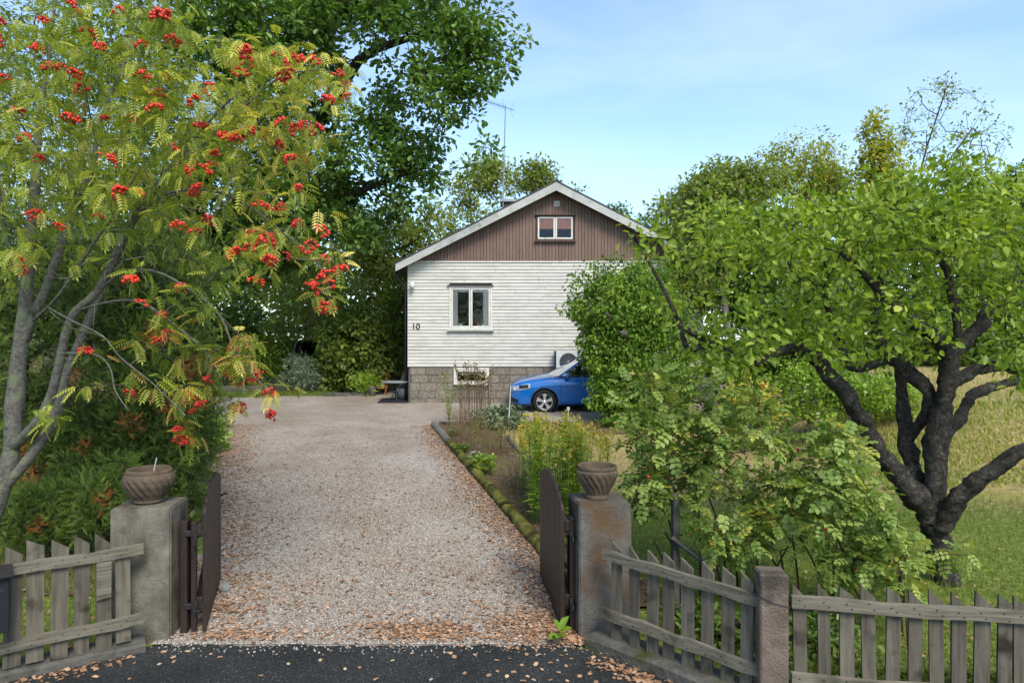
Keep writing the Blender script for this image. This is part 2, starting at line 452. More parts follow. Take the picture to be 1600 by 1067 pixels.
M['l_rowan'] = leafmat('l_rowan', [(0.0, (0.085, 0.13, 0.02)), (0.35, (0.18, 0.235, 0.03)), (0.65, (0.3, 0.335, 0.045)), (0.86, (0.44, 0.43, 0.08)), (0.95, (0.58, 0.5, 0.13)), (1.0, (0.28, 0.11, 0.03))], 0.42)
M['l_apple'] = leafmat('l_apple', [(0.0, (0.069, 0.125, 0.016)), (0.4, (0.1518, 0.225, 0.022)), (0.8, (0.2576, 0.33, 0.04)), (0.95, (0.3496, 0.41, 0.07)), (0.985, (0.4048, 0.4, 0.07)), (1.0, (0.368, 0.2, 0.03))], 0.42, .42, .3, tint=(1.3, 1.3, 0.5))
M['l_rose'] = leafmat('l_rose', [(0.0, (0.065, 0.108, 0.02)), (0.45, (0.15, 0.215, 0.042)), (0.76, (0.25, 0.305, 0.075)), (0.88, (0.38, 0.39, 0.09)), (0.95, (0.52, 0.44, 0.08)), (1.0, (0.42, 0.18, 0.03))], 0.36, 0.46, 0.35)
M['l_oak'] = leafmat('l_oak', [(0.0, (0.04455, 0.0891, 0.01782)), (0.5, (0.09207, 0.1708, 0.0297)), (0.9, (0.1633, 0.2525, 0.04455)), (1.0, (0.2673, 0.2376, 0.0594))], 0.34, 0.42)
M['l_juniper'] = leafmat('l_juniper', [(0.0, (0.0189, 0.0378, 0.00945)), (0.4, (0.054, 0.0918, 0.0162)), (0.75, (0.135, 0.1958, 0.0324)), (0.92, (0.2565, 0.3105, 0.06075)), (0.94, (0.405, 0.162, 0.0405)), (1.0, (0.27, 0.108, 0.03375))], 0.12, 0.65, .25)
M['l_ivy'] = leafmat('l_ivy', [(0.0, (0.05, 0.1, 0.012)), (0.5, (0.11, 0.2, 0.02)), (0.9, (0.21, 0.3, 0.035)), (1.0, (0.3, 0.34, 0.05))], 0.34, 0.5, 0.25)
M['l_mid'] = leafmat('l_mid', [(0.0, (0.044, 0.088, 0.0176)), (0.5, (0.099, 0.165, 0.0286)), (0.9, (0.165, 0.231, 0.044)), (1.0, (0.22, 0.22, 0.044))], 0.35)
M['l_light'] = leafmat('l_light', [(0.0, (0.09, 0.13, 0.025)), (0.5, (0.17, 0.22, 0.04)), (0.9, (0.26, 0.29, 0.06)), (1.0, (0.34, 0.28, 0.06))], 0.42)
M['l_pale'] = leafmat('l_pale', [(0.0, (0.12, 0.16, 0.035)), (0.5, (0.21, 0.25, 0.06)), (0.9, (0.31, 0.33, 0.09)), (1.0, (0.4, 0.33, 0.09))], 0.5)
M['l_yellow'] = leafmat('l_yellow', [(0.0, (0.144, 0.18, 0.024)), (0.5, (0.276, 0.3, 0.042)), (0.85, (0.408, 0.372, 0.06)), (1.0, (0.504, 0.288, 0.036))], 0.45)
M['l_lime'] = leafmat('l_lime', [(0.0, (0.11, 0.2, 0.02)), (0.5, (0.2, 0.3, 0.03)), (1.0, (0.34, 0.4, 0.06))], 0.4)
M['l_gold'] = leafmat('l_gold', [(0.0, (0.34, 0.34, 0.04)), (0.5, (0.46, 0.38, 0.06)), (1.0, (0.44, 0.27, 0.06))], 0.4)
M['l_grey'] = leafmat('l_grey', [(0.0, (0.07, 0.1, 0.055)), (0.5, (0.13, 0.17, 0.09)), (1.0, (0.24, 0.28, 0.18))], 0.2)
M['l_dry'] = leafmat('l_dry', [(0.0, (0.13, 0.08, 0.045)), (0.5, (0.24, 0.17, 0.09)), (0.8, (0.3, 0.26, 0.12)), (1.0, (0.2, 0.22, 0.07))], 0.2, 0.8)
M['l_fallen'] = leafmat('l_fallen', [(0.0, (0.16, 0.085, 0.045)), (0.35, (0.30, 0.16, 0.085)), (0.7, (0.44, 0.26, 0.15)), (0.93, (0.56, 0.38, 0.25)), (1.0, (0.52, 0.44, 0.14))], 0.12, 0.7, 0.2, (1, 1, 1))
M['l_grass'] = leafmat('l_grass', [(0.0, (0.075, 0.125, 0.016)), (0.3, (0.16, 0.22, 0.03)), (0.55, (0.27, 0.29, 0.055)), (0.78, (0.4, 0.33, 0.13)), (1.0, (0.5, 0.4, 0.21))], 0.38, 0.6)
M['berry'] = surf('berry', [(0.3, (0.5, 0.018, 0.01)), (0.7, (0.66, 0.045, 0.018))], scale=9, rough=0.3, bump=0.0, spec=0.5, objvar=0.12)
M['hip'] = plain('hip', (0.45, 0.03, 0.02), 0.3)
M['red_petal'] = plain('red_petal', (0.6, 0.015, 0.02), 0.5)

# ------------------------------------------------------------------ foliage tools
def tpl(V, F): return np.array(V, float), np.array(F, int)
T_DIAMOND = tpl([(0, 0, 0), (.3, .42, .07), (0, 1, -.12), (-.3, .42, .07)], [[0, 1, 2, 3]])
T_OVAL = tpl([(0, 0, 0), (.25, .28, .07), (.24, .68, .05), (0, 1, -.12), (-.24, .68, .05), (-.25, .28, .07)], [[0, 1, 2, 3], [0, 3, 4, 5]])
T_NARROW = tpl([(0, 0, 0), (.07, .4, .02), (0, 1, -.2), (-.07, .4, .02)], [[0, 1, 2, 3]])
T_OAKCL = tpl([(0, 0, 0), (.2, .3, .06), (.34, .62, .02), (0, 1, -.1), (0, 0, 0), (0, 1, -.1), (-.3, .7, .05), (-.22, .32, .07)], [[0, 1, 2, 3], [4, 5, 6, 7]])
def pinnate(pairs, ll, lw, sag=0.25, start=0.22, quads2=False):
    V, F = [], []
    def y_at(t): return np.array([0, t, -sag * t * t])
    def leaflet(o, d, l, w, tilt):
        d = d / np.linalg.norm(d); n = np.array([0, 0.0, 1.0]); s = np.cross(d, n); s /= np.linalg.norm(s)
        i = len(V)
        if quads2:
            V.extend([o, o + d * l * .35 + s * w + n * tilt, o + d * l * .75 + s * w * .8 + n * tilt, o + d * l - n * l * .15,
                      o + d * l * .75 - s * w * .8 + n * tilt, o + d * l * .35 - s * w + n * tilt])
            F.extend([[i, i + 1, i + 2, i + 3], [i, i + 3, i + 4, i + 5]])
        else:
            V.extend([o, o + d * l * .45 + s * w + n * tilt, o + d * l - n * l * .18, o + d * l * .45 - s * w + n * tilt])
            F.append([i, i + 1, i + 2, i + 3])
    for k in range(pairs):
        t = start + (0.92 - start) * k / (pairs - 1)
        o = y_at(t); f = 1.0 - 0.25 * abs(k / (pairs - 1) - 0.45)
        for sg in (-1, 1):
            leaflet(o, np.array([sg * 1.0, 0.45 + 0.1 * k / pairs, -0.12]), ll * f, lw, ll * .06)
    leaflet(y_at(0.95), np.array([0, 1, -0.4]), ll, lw, ll * .06)
    a, b, c = y_at(0), y_at(.5), y_at(1); i = len(V)
    w = np.array([.012, 0, 0])
    V.extend([a - w, a + w, b + w, b - w, c + w * .5, c - w * .5]); F.extend([[i, i + 1, i + 2, i + 3], [i + 3, i + 2, i + 4, i + 5]])
    return tpl(V, F)
T_ROWAN = pinnate(6, .36, .056, .4)
T_ROSE = pinnate(3, .42, .15, 0.2, 0.3, True)
def _spray():
    V, F = [], []
    r = random.Random(3)
    for k in range(13):
        t = k / 13
        o = np.array([0, t * .8, -0.12 * t * t])
        a = k * 2.4; d = np.array([math.cos(a) * (.55 - .3 * t), .8, math.sin(a) * (.5 - .25 * t)]); d /= np.linalg.norm(d)
        l = .36 * (1 - .4 * t); s = np.cross(d, [0.3, 0, 1.0]); s /= np.linalg.norm(s); w = .026
        i = len(V); V += [o, o + d * l * .5 + s * w, o + d * l, o + d * l * .5 - s * w]; F.append([i, i + 1, i + 2, i + 3])
    return tpl(V, F)
T_SPRAY = _spray()
T_BLADE = tpl([(-.028, 0, 0), (.028, 0, 0), (.02, .6, -.08), (-.02, .6, -.08), (.004, 1, -.3), (-.004, 1, -.3)], [[0, 1, 2, 3], [3, 2, 4, 5]])
T_BLADE1 = tpl([(-.03, 0, 0), (.03, 0, 0), (.01, 1, -.25), (-.01, 1, -.25)], [[0, 1, 2, 3]])
T_FALLEN = tpl([(0, 0, .06), (.3, .22, .0), (.34, .62, .1), (.05, 1, .02), (-.28, .66, .14), (-.32, .25, .03)], [[0, 1, 2, 3], [0, 3, 4, 5]])

def unit(v):
    v = np.asarray(v, float)
    return v / (np.linalg.norm(v, axis=-1, keepdims=True) + 1e-9)

def frames(d, n):
    d = unit(d); x = unit(np.cross(d, n)); n = np.cross(x, d)
    return x, d, n

def leaves_mesh(T, pos, d, n, size):
    V0, F0 = T
    x, y, z = frames(d, n)
    V = pos[:, None, :] + size[:, None, None] * (V0[None, :, 0, None] * x[:, None] + V0[None, :, 1, None] * y[:, None] + V0[None, :, 2, None] * z[:, None])
    N = len(pos); k = len(V0)
    F = (np.arange(N)[:, None, None] * k + F0[None]).reshape(-1, F0.shape[1])
    return V.reshape(-1, 3), F

VARIANTS = {}
def leaf_variants(key, T, mat, n=10):
    if key not in VARIANTS:
        VARIANTS[key] = [mesh_np(key, T[0], T[1], mat, np.full(len(T[0]), (i + .5) / n)) for i in range(n)]
    return VARIANTS[key]

def in_frame(pos, m=0):
    px = 800 + pos[:, 0] / np.maximum(pos[:, 1], .1) * FPX; py = 533.5 - (pos[:, 2] - CAMZ) / np.maximum(pos[:, 1], .1) * FPX
    return (px > -m) & (px < 1600 + m) & (py > -m) & (py < 1067 + m)

def put_leaves(root, T, pos, d, n, size, tone, mat, name='foliage', single=0, single_name='leaf', kind='stuff', key=None):
    """the leaves nearest the viewer become parts of their own, the others one mesh"""
    pos = np.asarray(pos); N = len(pos)
    if single:
        dist = np.linalg.norm(pos - np.array([0, 0, CAMZ]), axis=1) / size
        dist[~in_frame(pos)] = 1e9
        order = np.argsort(dist); pick = order[:single]; rest = order[single:]
        var = leaf_variants(key or single_name, T, mat)
        x, y, z = frames(d[pick], n[pick])
        for j, i in enumerate(pick):
            o = bpy.data.objects.new(single_name, var[min(len(var) - 1, int(tone[i] * len(var)))])
            COL.objects.link(o); o.parent = root
            p = pos[i] - ORIG[root]; s = size[i]
            o.matrix_basis = Matrix(((x[j][0] * s, y[j][0] * s, z[j][0] * s, p[0]), (x[j][1] * s, y[j][1] * s, z[j][1] * s, p[1]), (x[j][2] * s, y[j][2] * s, z[j][2] * s, p[2]), (0, 0, 0, 1)))
        pos, d, n, size, tone = pos[rest], d[rest], n[rest], size[rest], tone[rest]
    V, F = leaves_mesh(T, pos, d, n, size)
    return obj(name, (V, F), mat, root, tone=np.repeat(tone, len(T[0])), kind=kind)

def rand_dir(N):
    return unit(rng.normal(size=(N, 3)))

def clump_leaves(centers, k, r, size, up=0.9, out=0.8, droop=0.0, flat=0.7, tone_lo=0.0, tone_hi=1.0, cvar=0.25, szvar=0.3, radial=None):
    """k leaves around each centre, pointing out of the clump"""
    centers = np.asarray(centers); n = len(centers)
    k = np.asarray(k) if np.ndim(k) else np.full(n, k)
    idx = np.repeat(np.arange(n), k); N = len(idx)
    off = rand_dir(N) * (rng.random((N, 1)) ** 0.45) * r
    off[:, 2] *= flat
    pos = centers[idx] + off
    d = unit(off) * out + rand_dir(N) * 0.6 + np.array([0, 0, -droop])
    nrm = np.array([0, 0, up]) + rand_dir(N) * 0.55 + unit(off) * 0.3
    sz = size * (1 + szvar * (rng.random(N) * 2 - 1))
    ct = rng.random(n)
    tone = np.clip(tone_lo + (tone_hi - tone_lo) * ((1 - cvar) * rng.random(N) + cvar * ct[idx]), 0, 0.999)
    return pos, d, nrm, sz, tone

def lobes_sample(lobes, n, bias=2.2, zmin=None, seed_noise=None, gap=0.0, gscale=0.8):
    out = []
    C = np.array([l[0] for l in lobes], float); Rr = np.array([l[1] if np.ndim(l[1]) else (l[1],) * 3 for l in lobes], float)
    vol = (Rr.prod(axis=1)) ** 0.8; vol /= vol.sum()
    tries = 0
    while len(out) < n and tries < n * 30:
        tries += 1
        i = rng.choice(len(lobes), p=vol)
        dv = rand_dir(1)[0]
        p = C[i] + dv * Rr[i] * rng.random() ** (1.0 / bias)
        if zmin is not None and p[2] < zmin(p[0], p[1]): continue
        if gap and mnoise.noise(Vector(p * gscale)) < -0.5 + gap: continue
        out.append(p)
    return np.array(out)

def poly_sample(poly, n, ylo, yhi, yfun=None):
    """n points whose pixels lie in a polygon of the photo, at depths ylo..yhi (a volume)"""
    poly = np.array(poly, float); lo = poly.min(0); hi = poly.max(0); out = []
    while len(out) < n:
        x = rng.uniform(lo[0], hi[0]); y = rng.uniform(lo[1], hi[1]); c = False; j = len(poly) - 1
        for i in range(len(poly)):
            if (poly[i][1] > y) != (poly[j][1] > y) and x < (poly[j][0] - poly[i][0]) * (y - poly[i][1]) / (poly[j][1] - poly[i][1]) + poly[i][0]: c = not c
            j = i
        if c: out.append(P(x, y, rng.uniform(ylo, yhi)))
    return np.array(out)

class Skel:
    def __init__(s):
        s.pos = []; s.par = []; s.rad = []; s.cnt = []
    def limb(s, pts, rads, parent=-1, sub=3, wob=0.0):
        """a drawn limb: points with radii, smoothed; starts at node PARENT"""
        pts = np.array(pts, float); rads = np.array(rads, float); n = len(pts)
        ids = []; prev = parent
        for i in range(n - 1):
            p0 = pts[max(i - 1, 0)]; p1 = pts[i]; p2 = pts[i + 1]; p3 = pts[min(i + 2, n - 1)]
            for t in np.arange(sub) / sub:
                q = 0.5 * ((2 * p1) + (-p0 + p2) * t + (2 * p0 - 5 * p1 + 4 * p2 - p3) * t * t + (-p0 + 3 * p1 - 3 * p2 + p3) * t ** 3)
                r = rads[i] * (1 - t) + rads[i + 1] * t
                if wob: q = q + rand_dir(1)[0] * wob * r; r *= 1 + wob * rng.uniform(-.5, .7)
                s.pos.append(q); s.par.append(prev); s.rad.append(r); prev = len(s.pos) - 1; ids.append(prev)
        s.pos.append(pts[-1]); s.par.append(prev); s.rad.append(rads[-1]); ids.append(len(s.pos) - 1)
        return ids
    def near(s, p):
        return int(np.argmin(np.linalg.norm(np.array(s.pos) - np.asarray(p), axis=1)))
    def grow(s, targets, step=0.3, bend=0.12, sag=0.0, tip=0.006, lower=0.35, skip=0):
        tg = np.asarray(targets); P0 = np.array(s.pos)
        dd = np.array([np.min(np.linalg.norm(P0 - t, axis=1)) for t in tg])
        buf = np.zeros((len(P0) + len(tg) * 14, 3)); buf[:len(P0)] = P0; nn = len(P0)
        for ti in np.argsort(dd):
            t = tg[ti]
            dv = t - buf[skip:nn]; dist = np.linalg.norm(dv, axis=1)
            pen = dist + lower * np.maximum(0, -dv[:, 2])
            j = int(np.argmin(pen)) + skip
            D = np.linalg.norm(t - buf[j])
            k = int(np.clip(D / step, 1, 12)); prev = j; a = buf[j].copy()
            b = rand_dir(1)[0] * bend * D
            for q in range(1, k + 1):
                u = q / k
                p = a + (t - a) * u + b * math.sin(math.pi * u) + np.array([0, 0, 1]) * sag * D * math.sin(math.pi * u)
                s.pos.append(p); s.par.append(prev); s.rad.append(0.0); buf[nn] = p; prev = nn; nn += 1
        s.tip = tip
        return s
    def finish(s, tip=0.006, power=0.45):
        n = len(s.pos); cnt = np.zeros(n); kids = [[] for _ in range(n)]
        for i, p in enumerate(s.par):
            if p >= 0: kids[p].append(i)
        for i in range(n - 1, -1, -1):
            if not kids[i]: cnt[i] += 1
            if s.par[i] >= 0: cnt[s.par[i]] += cnt[i]
        rad = np.maximum(np.array(s.rad), tip * cnt ** power)
        for i in range(n):                                     # never thicker than the limb it leaves
            if s.par[i] >= 0: rad[i] = min(rad[i], rad[s.par[i]] * 1.12)
        s.kids, s.cnt, s.r = kids, cnt, rad
    def mesh(s, tip=0.006, power=0.45, min_r=0.0, gnarl=0.0):
        s.finish(tip, power)
        parts = []; starts = [(i, -1) for i, p in enumerate(s.par) if p < 0]
        while starts:
            i, frm = starts.pop()
            ch = [frm, i] if frm >= 0 else [i]
            while s.kids[ch[-1]]:
                ks = sorted(s.kids[ch[-1]], key=lambda c: (-s.r[c], -s.cnt[c]))
                for k in ks[1:]: starts.append((k, ch[-1]))
                ch.append(ks[0])
            if len(ch) < 2: continue
            rr = s.r[ch].copy()
            if frm >= 0: rr[0] = rr[1]
            if rr.max() < min_r: continue
            sides = 12 if rr.max() > .07 else 8 if rr.max() > 0.03 else 5 if rr.max() > 0.012 else 3
            if gnarl and rr.max() > .035:
                sides = 18; pc = np.array(s.pos)[ch]; L_ = np.concatenate([[0], np.cumsum(np.linalg.norm(np.diff(pc, axis=0), axis=1))]); m = max(len(ch), int(L_[-1] / .035)); q = np.linspace(0, L_[-1], m)
                pc = np.column_stack([np.interp(q, L_, pc[:, k]) for k in range(3)]); rq = np.interp(q, L_, rr)
                for _ in range(2): pc[1:-1] = pc[:-2] * .25 + pc[1:-1] * .5 + pc[2:] * .25
                Vt, Ft = tube(pc, rq, sides); rv = np.repeat(rq, sides); cv = np.repeat(pc, sides, axis=0)
                amp = np.array([1 + gnarl * (.9 * mnoise.noise(Vector((v[0] * 7, v[1] * 7, v[2] * 4))) + .6 * mnoise.noise(Vector((v[0] * 21, v[1] * 21, v[2] * 12))) + .35 * mnoise.noise(Vector((v[0] * 55, v[1] * 55, v[2] * 30)))) for v in Vt])
                parts.append((cv + (Vt - cv) * amp[:, None], Ft)); continue
            parts.append(tube(np.array(s.pos)[ch], rr, sides))
        return join(*parts)


def plant(name, label, cat, base, lobes, n_cl, per, r_cl, T, lsize, lmat, bark_m, trunk=None, group=None, bias=2.2, gap=0.0, gscale=0.8,
          tip=0.006, single=0, up=0.9, out=0.8, droop=0.0, flat=0.7, tone=(0, 1), cvar=0.3, bases=None, ground_clip=True, step=0.4, crown='crown', trunk_name='trunk', extra=None, kind='stuff', power=0.45, sag=0.05):
    base = np.array(base, float)
    root = thing(name, label, cat, base, group)
    zf = (lambda x, y: gz(x, y) + 0.05) if ground_clip else None
    cl = lobes_sample(lobes, n_cl, bias, zf, gap=gap, gscale=gscale)
    if extra is not None: cl = np.concatenate([cl, extra])
    sk = Skel()
    if trunk:
        for pts, rads in trunk:
            par = -1 if not sk.pos or pts[0] is None else -1
            sk.limb(pts, rads, par, wob=0.1)
    else:
        for b in (bases if bases is not None else [base]):
            b = np.array(b, float); sk.limb([b - [0, 0, .05], b + [0, 0, .15]], [0.01, 0.01])
    sk.grow(cl, step=step, sag=sag)
    obj(trunk_name, sk.mesh(tip, power), bark_m, root, smooth=True)
    pos, d, n, sz, tn = clump_leaves(cl, per, r_cl, lsize, up, out, droop, flat, tone[0], tone[1], cvar)
    ok = pos[:, 2] > ground(pos[:, 0], pos[:, 1]) + 0.01 if ground_clip else np.ones(len(pos), bool)
    put_leaves(root, T, pos[ok], d[ok], n[ok], sz[ok], tn[ok], lmat, crown, single, kind=kind, key=name + '_leaf')
    return root

# ================================================================== THE SETTING
def strip(rows, ncol, zoff, fz=ground):
    """rows: (y, xl, xr) -> draped sheet"""
    V, F = [], []
    for (y, a, b) in rows:
        x = np.linspace(a, b, ncol)
        z = fz(x, np.full(ncol, y)) + zoff
        V += list(zip(x, np.full(ncol, y), z))
    for i in range(len(rows) - 1):
        for k in range(ncol - 1):
            F.append([i * ncol + k, i * ncol + k + 1, (i + 1) * ncol + k + 1, (i + 1) * ncol + k])
    return np.array(V), F

def ground_material():
    m, N, L, out = nodes_of('ground_turf')
    bs = N.new('ShaderNodeBsdfPrincipled'); bs.inputs['Roughness'].default_value = 0.95; bs.inputs['Specular IOR Level'].default_value = 0.1
    tc = N.new('ShaderNodeTexCoord')
    sep = N.new('ShaderNodeSeparateXYZ'); L.new(tc.outputs['Object'], sep.inputs[0])
    n1 = N.new('ShaderNodeTexNoise'); n1.inputs['Scale'].default_value = 0.55; n1.inputs['Detail'].default_value = 6
    n2 = N.new('ShaderNodeTexNoise'); n2.inputs['Scale'].default_value = 14; n2.inputs['Detail'].default_value = 10
    L.new(tc.outputs['Object'], n1.inputs['Vector']); L.new(tc.outputs['Object'], n2.inputs['Vector'])
    green = ramp(N, [(0.3, (0.07, 0.085, 0.02)), (0.5, (0.13, 0.165, 0.035)), (0.7, (0.22, 0.23, 0.06))])
    dry = ramp(N, [(0.3, (0.14, 0.105, 0.045)), (0.5, (0.25, 0.2, 0.085)), (0.7, (0.36, 0.3, 0.15))])
    L.new(n2.outputs['Fac'], green.inputs['Fac']); L.new(n2.outputs['Fac'], dry.inputs['Fac'])
    # parched turf grows on the left lawn and on the mound
    vy = N.new('ShaderNodeMapRange'); vy.inputs['From Min'].default_value = 8.6; vy.inputs['From Max'].default_value = 10.6
    L.new(sep.outputs['Y'], vy.inputs['Value'])
    ad = N.new('ShaderNodeMath'); ad.operation = 'MULTIPLY_ADD'; ad.inputs[1].default_value = 0.7; ad.inputs[2].default_value = 0.0
    L.new(n1.outputs['Fac'], ad.inputs[0])
    ad2 = N.new('ShaderNodeMath'); ad2.operation = 'ADD'; L.new(ad.outputs[0], ad2.inputs[0])
    ms = N.new('ShaderNodeMath'); ms.operation = 'MULTIPLY'; ms.inputs[1].default_value = 0.75; L.new(vy.outputs[0], ms.inputs[0])
    L.new(ms.outputs[0], ad2.inputs[1])
    rr = ramp(N, [(0.5, (0, 0, 0)), (0.95, (1, 1, 1))]); L.new(ad2.outputs[0], rr.inputs['Fac'])
    mx = N.new('ShaderNodeMixRGB'); L.new(rr.outputs['Color'], mx.inputs['Fac']); L.new(green.outputs['Color'], mx.inputs['Color1']); L.new(dry.outputs['Color'], mx.inputs['Color2'])
    L.new(mx.outputs['Color'], bs.inputs['Base Color'])
    bp = N.new('ShaderNodeBump'); bp.inputs['Strength'].default_value = 0.8; bp.inputs['Distance'].default_value = 0.04
    L.new(n2.outputs['Fac'], bp.inputs['Height']); L.new(bp.outputs[0], bs.inputs['Normal'])
    L.new(bs.outputs[0], out.inputs['Surface'])
    return m

def gravel_material():
    m, N, L, out = nodes_of('gravel_chips')
    bs = N.new('ShaderNodeBsdfPrincipled'); bs.inputs['Roughness'].default_value = 0.9; bs.inputs['Specular IOR Level'].default_value = 0.2
    tc = N.new('ShaderNodeTexCoord')
    v = N.new('ShaderNodeTexVoronoi'); v.inputs['Scale'].default_value = 78; L.new(tc.outputs['Object'], v.inputs['Vector'])
    sp = N.new('ShaderNodeSeparateColor'); L.new(v.outputs['Color'], sp.inputs[0])
    rp = ramp(N, [(0.0, (0.17, 0.15, 0.128)), (0.3, (0.30, 0.265, 0.226)), (0.65, (0.405, 0.36, 0.308)), (0.9, (0.51, 0.455, 0.395)), (1.0, (0.32, 0.21, 0.145))])
    L.new(sp.outputs[0], rp.inputs['Fac'])
    n1 = N.new('ShaderNodeTexNoise'); n1.inputs['Scale'].default_value = 0.8; n1.inputs['Detail'].default_value = 7; n1.inputs['Roughness'].default_value = 0.65
    L.new(tc.outputs['Object'], n1.inputs['Vector'])
    r1 = ramp(N, [(0.35, (0.72, 0.66, 0.60)), (0.62, (1.0, 1.0, 1.0))]); L.new(n1.outputs['Fac'], r1.inputs['Fac'])
    mu = N.new('ShaderNodeMixRGB'); mu.blend_type = 'MULTIPLY'; mu.inputs['Fac'].default_value = 1
    L.new(rp.outputs['Color'], mu.inputs['Color1']); L.new(r1.outputs['Color'], mu.inputs['Color2'])
    # brown crumbs of rotted leaf
    n3 = N.new('ShaderNodeTexNoise'); n3.inputs['Scale'].default_value = 38; n3.inputs['Detail'].default_value = 4; L.new(tc.outputs['Object'], n3.inputs['Vector'])
    n4 = N.new('ShaderNodeTexNoise'); n4.inputs['Scale'].default_value = 1.3; n4.inputs['Detail'].default_value = 5; L.new(tc.outputs['Object'], n4.inputs['Vector'])
    ad = N.new('ShaderNodeMath'); ad.operation = 'MULTIPLY_ADD'; ad.inputs[1].default_value = 0.45
    L.new(n4.outputs['Fac'], ad.inputs[0]); L.new(n3.outputs['Fac'], ad.inputs[2])
    r3 = ramp(N, [(0.83, (0, 0, 0)), (0.93, (1, 1, 1))]); L.new(ad.outputs[0], r3.inputs['Fac'])
    mx = N.new('ShaderNodeMixRGB'); mx.inputs['Color2'].default_value = (0.24, 0.145, 0.09, 1)
    L.new(r3.outputs['Color'], mx.inputs['Fac']); L.new(mu.outputs['Color'], mx.inputs['Color1'])
    L.new(mx.outputs['Color'], bs.inputs['Base Color'])
    bp = N.new('ShaderNodeBump'); bp.inputs['Strength'].default_value = 0.6; bp.inputs['Distance'].default_value = 0.02
    inv = N.new('ShaderNodeMath'); inv.operation = 'SUBTRACT'; inv.inputs[0].default_value = 1.0; L.new(v.outputs['Distance'], inv.inputs[1])
    L.new(inv.outputs[0], bp.inputs['Height']); L.new(bp.outputs[0], bs.inputs['Normal'])
    L.new(bs.outputs[0], out.inputs['Surface'])
    return m

def asphalt_material():
    m, N, L, out = nodes_of('asphalt')
    bs = N.new('ShaderNodeBsdfPrincipled'); bs.inputs['Roughness'].default_value = 0.85; bs.inputs['Specular IOR Level'].default_value = 0.3
    tc = N.new('ShaderNodeTexCoord')
    v = N.new('ShaderNodeTexVoronoi'); v.inputs['Scale'].default_value = 110; L.new(tc.outputs['Object'], v.inputs['Vector'])
    sp = N.new('ShaderNodeSeparateColor'); L.new(v.outputs['Color'], sp.inputs[0])
    rp = ramp(N, [(0.0, (0.011, 0.012, 0.012)), (0.8, (0.03, 0.032, 0.031)), (0.95, (0.045, 0.045, 0.043)), (1.0, (0.13, 0.12, 0.11))])
    L.new(sp.outputs[0], rp.inputs['Fac'])
    n1 = N.new('ShaderNodeTexNoise'); n1.inputs['Scale'].default_value = 1.5; n1.inputs['Detail'].default_value = 8; L.new(tc.outputs['Object'], n1.inputs['Vector'])
    r1 = ramp(N, [(0.35, (0.7, 0.72, 0.68)), (0.65, (1.15, 1.15, 1.15))]); L.new(n1.outputs['Fac'], r1.inputs['Fac'])
    mu = N.new('ShaderNodeMixRGB'); mu.blend_type = 'MULTIPLY'; mu.inputs['Fac'].default_value = 1
    L.new(rp.outputs['Color'], mu.inputs['Color1']); L.new(r1.outputs['Color'], mu.inputs['Color2'])
    L.new(mu.outputs['Color'], bs.inputs['Base Color'])
    bp = N.new('ShaderNodeBump'); bp.inputs['Strength'].default_value = 0.7; bp.inputs['Distance'].default_value = 0.008
    L.new(v.outputs['Distance'], bp.inputs['Height']); L.new(bp.outputs[0], bs.inputs['Normal'])
    L.new(bs.outputs[0], out.inputs['Surface'])
    return m

M['turf'] = ground_material()
M['gravel'] = gravel_material()
M['asphalt'] = asphalt_material()
M['soil'] = surf('soil', [(0.3, (0.055, 0.038, 0.022)), (0.5, (0.13, 0.092, 0.055)), (0.7, (0.24, 0.17, 0.1))], scale=22, detail=10, rough=0.95, bump=1.0, bscale=40, spec=0.05, stain=((0.11, 0.12, 0.03), 2.5, 0.52, 0.66), bdist=0.05)

# the ground: one sheet out to the horizon, fine near the garden
def axis_vals(lo, hi, fine_lo, fine_hi, st):
    far_lo = fine_lo - np.geomspace(1, fine_lo - lo, 14)[::-1] if lo < fine_lo else np.array([])
    far_hi = fine_hi + np.geomspace(1, hi - fine_hi, 14)
    return np.concatenate([far_lo, np.arange(fine_lo, fine_hi + 1e-6, st), far_hi])
gx = axis_vals(-600, 600, -16, 18, 0.3); gy = axis_vals(-300, 900, 4.8, 30, 0.3)
GX, GY = np.meshgrid(gx, gy)
def rough(x, y): return 0.012 * np.sin(x * 3.1 + np.cos(y * 2.3) * 2) * np.cos(y * 2.7)
GZ = ground(GX, GY) + np.where(GY > 6.5, rough(GX, GY), 0) - 0.012
V = np.stack([GX.ravel(), GY.ravel(), GZ.ravel()], 1)
nx, ny = len(gx), len(gy)
ii, jj = np.meshgrid(np.arange(ny - 1), np.arange(nx - 1), indexing='ij')
F = np.stack([ii * nx + jj, ii * nx + jj + 1, (ii + 1) * nx + jj + 1, (ii + 1) * nx + jj], -1).reshape(-1, 4)
tag(obj('ground', (V, F), M['turf'], smooth=True), kind='structure')

DL = np.array([(5.5, -2.95), (5.9, -3.0), (8, -3.55), (11.2, -4.9), (13.5, -5.75), (15.5, -6.5), (17, -7.3), (18.3, -8.2), (19.5, -9.6), (20.5, -11), (21.3, -11.5)])
DR = np.array([(5.5, 0.62), (6.3, 0.62), (7.72, 0.3), (16.0, -1.89), (16.25, -1.5), (16.5, 9.0), (21.3, 9.0)])
def dl(y): return np.interp(y, DL[:, 0], DL[:, 1])
def dr(y): return np.interp(y, DR[:, 0], DR[:, 1])
rows = [(y, float(dl(y)) + 0.05 * math.sin(y * 7.3) + 0.04 * math.sin(y * 17.1), float(dr(y))) for y in list(np.arange(5.6, 16.0, .2)) + list(np.arange(16.0, 21.31, .12))]
gv, gf = strip(rows, 60, 0.012)
for k in range(60): gv[k, 1] = 5.62 + .06 * mnoise.noise(Vector((gv[k, 0] * 3, 1, 5))) + .035 * mnoise.noise(Vector((gv[k, 0] * 11, 2, 5))); gv[k, 2] = .003
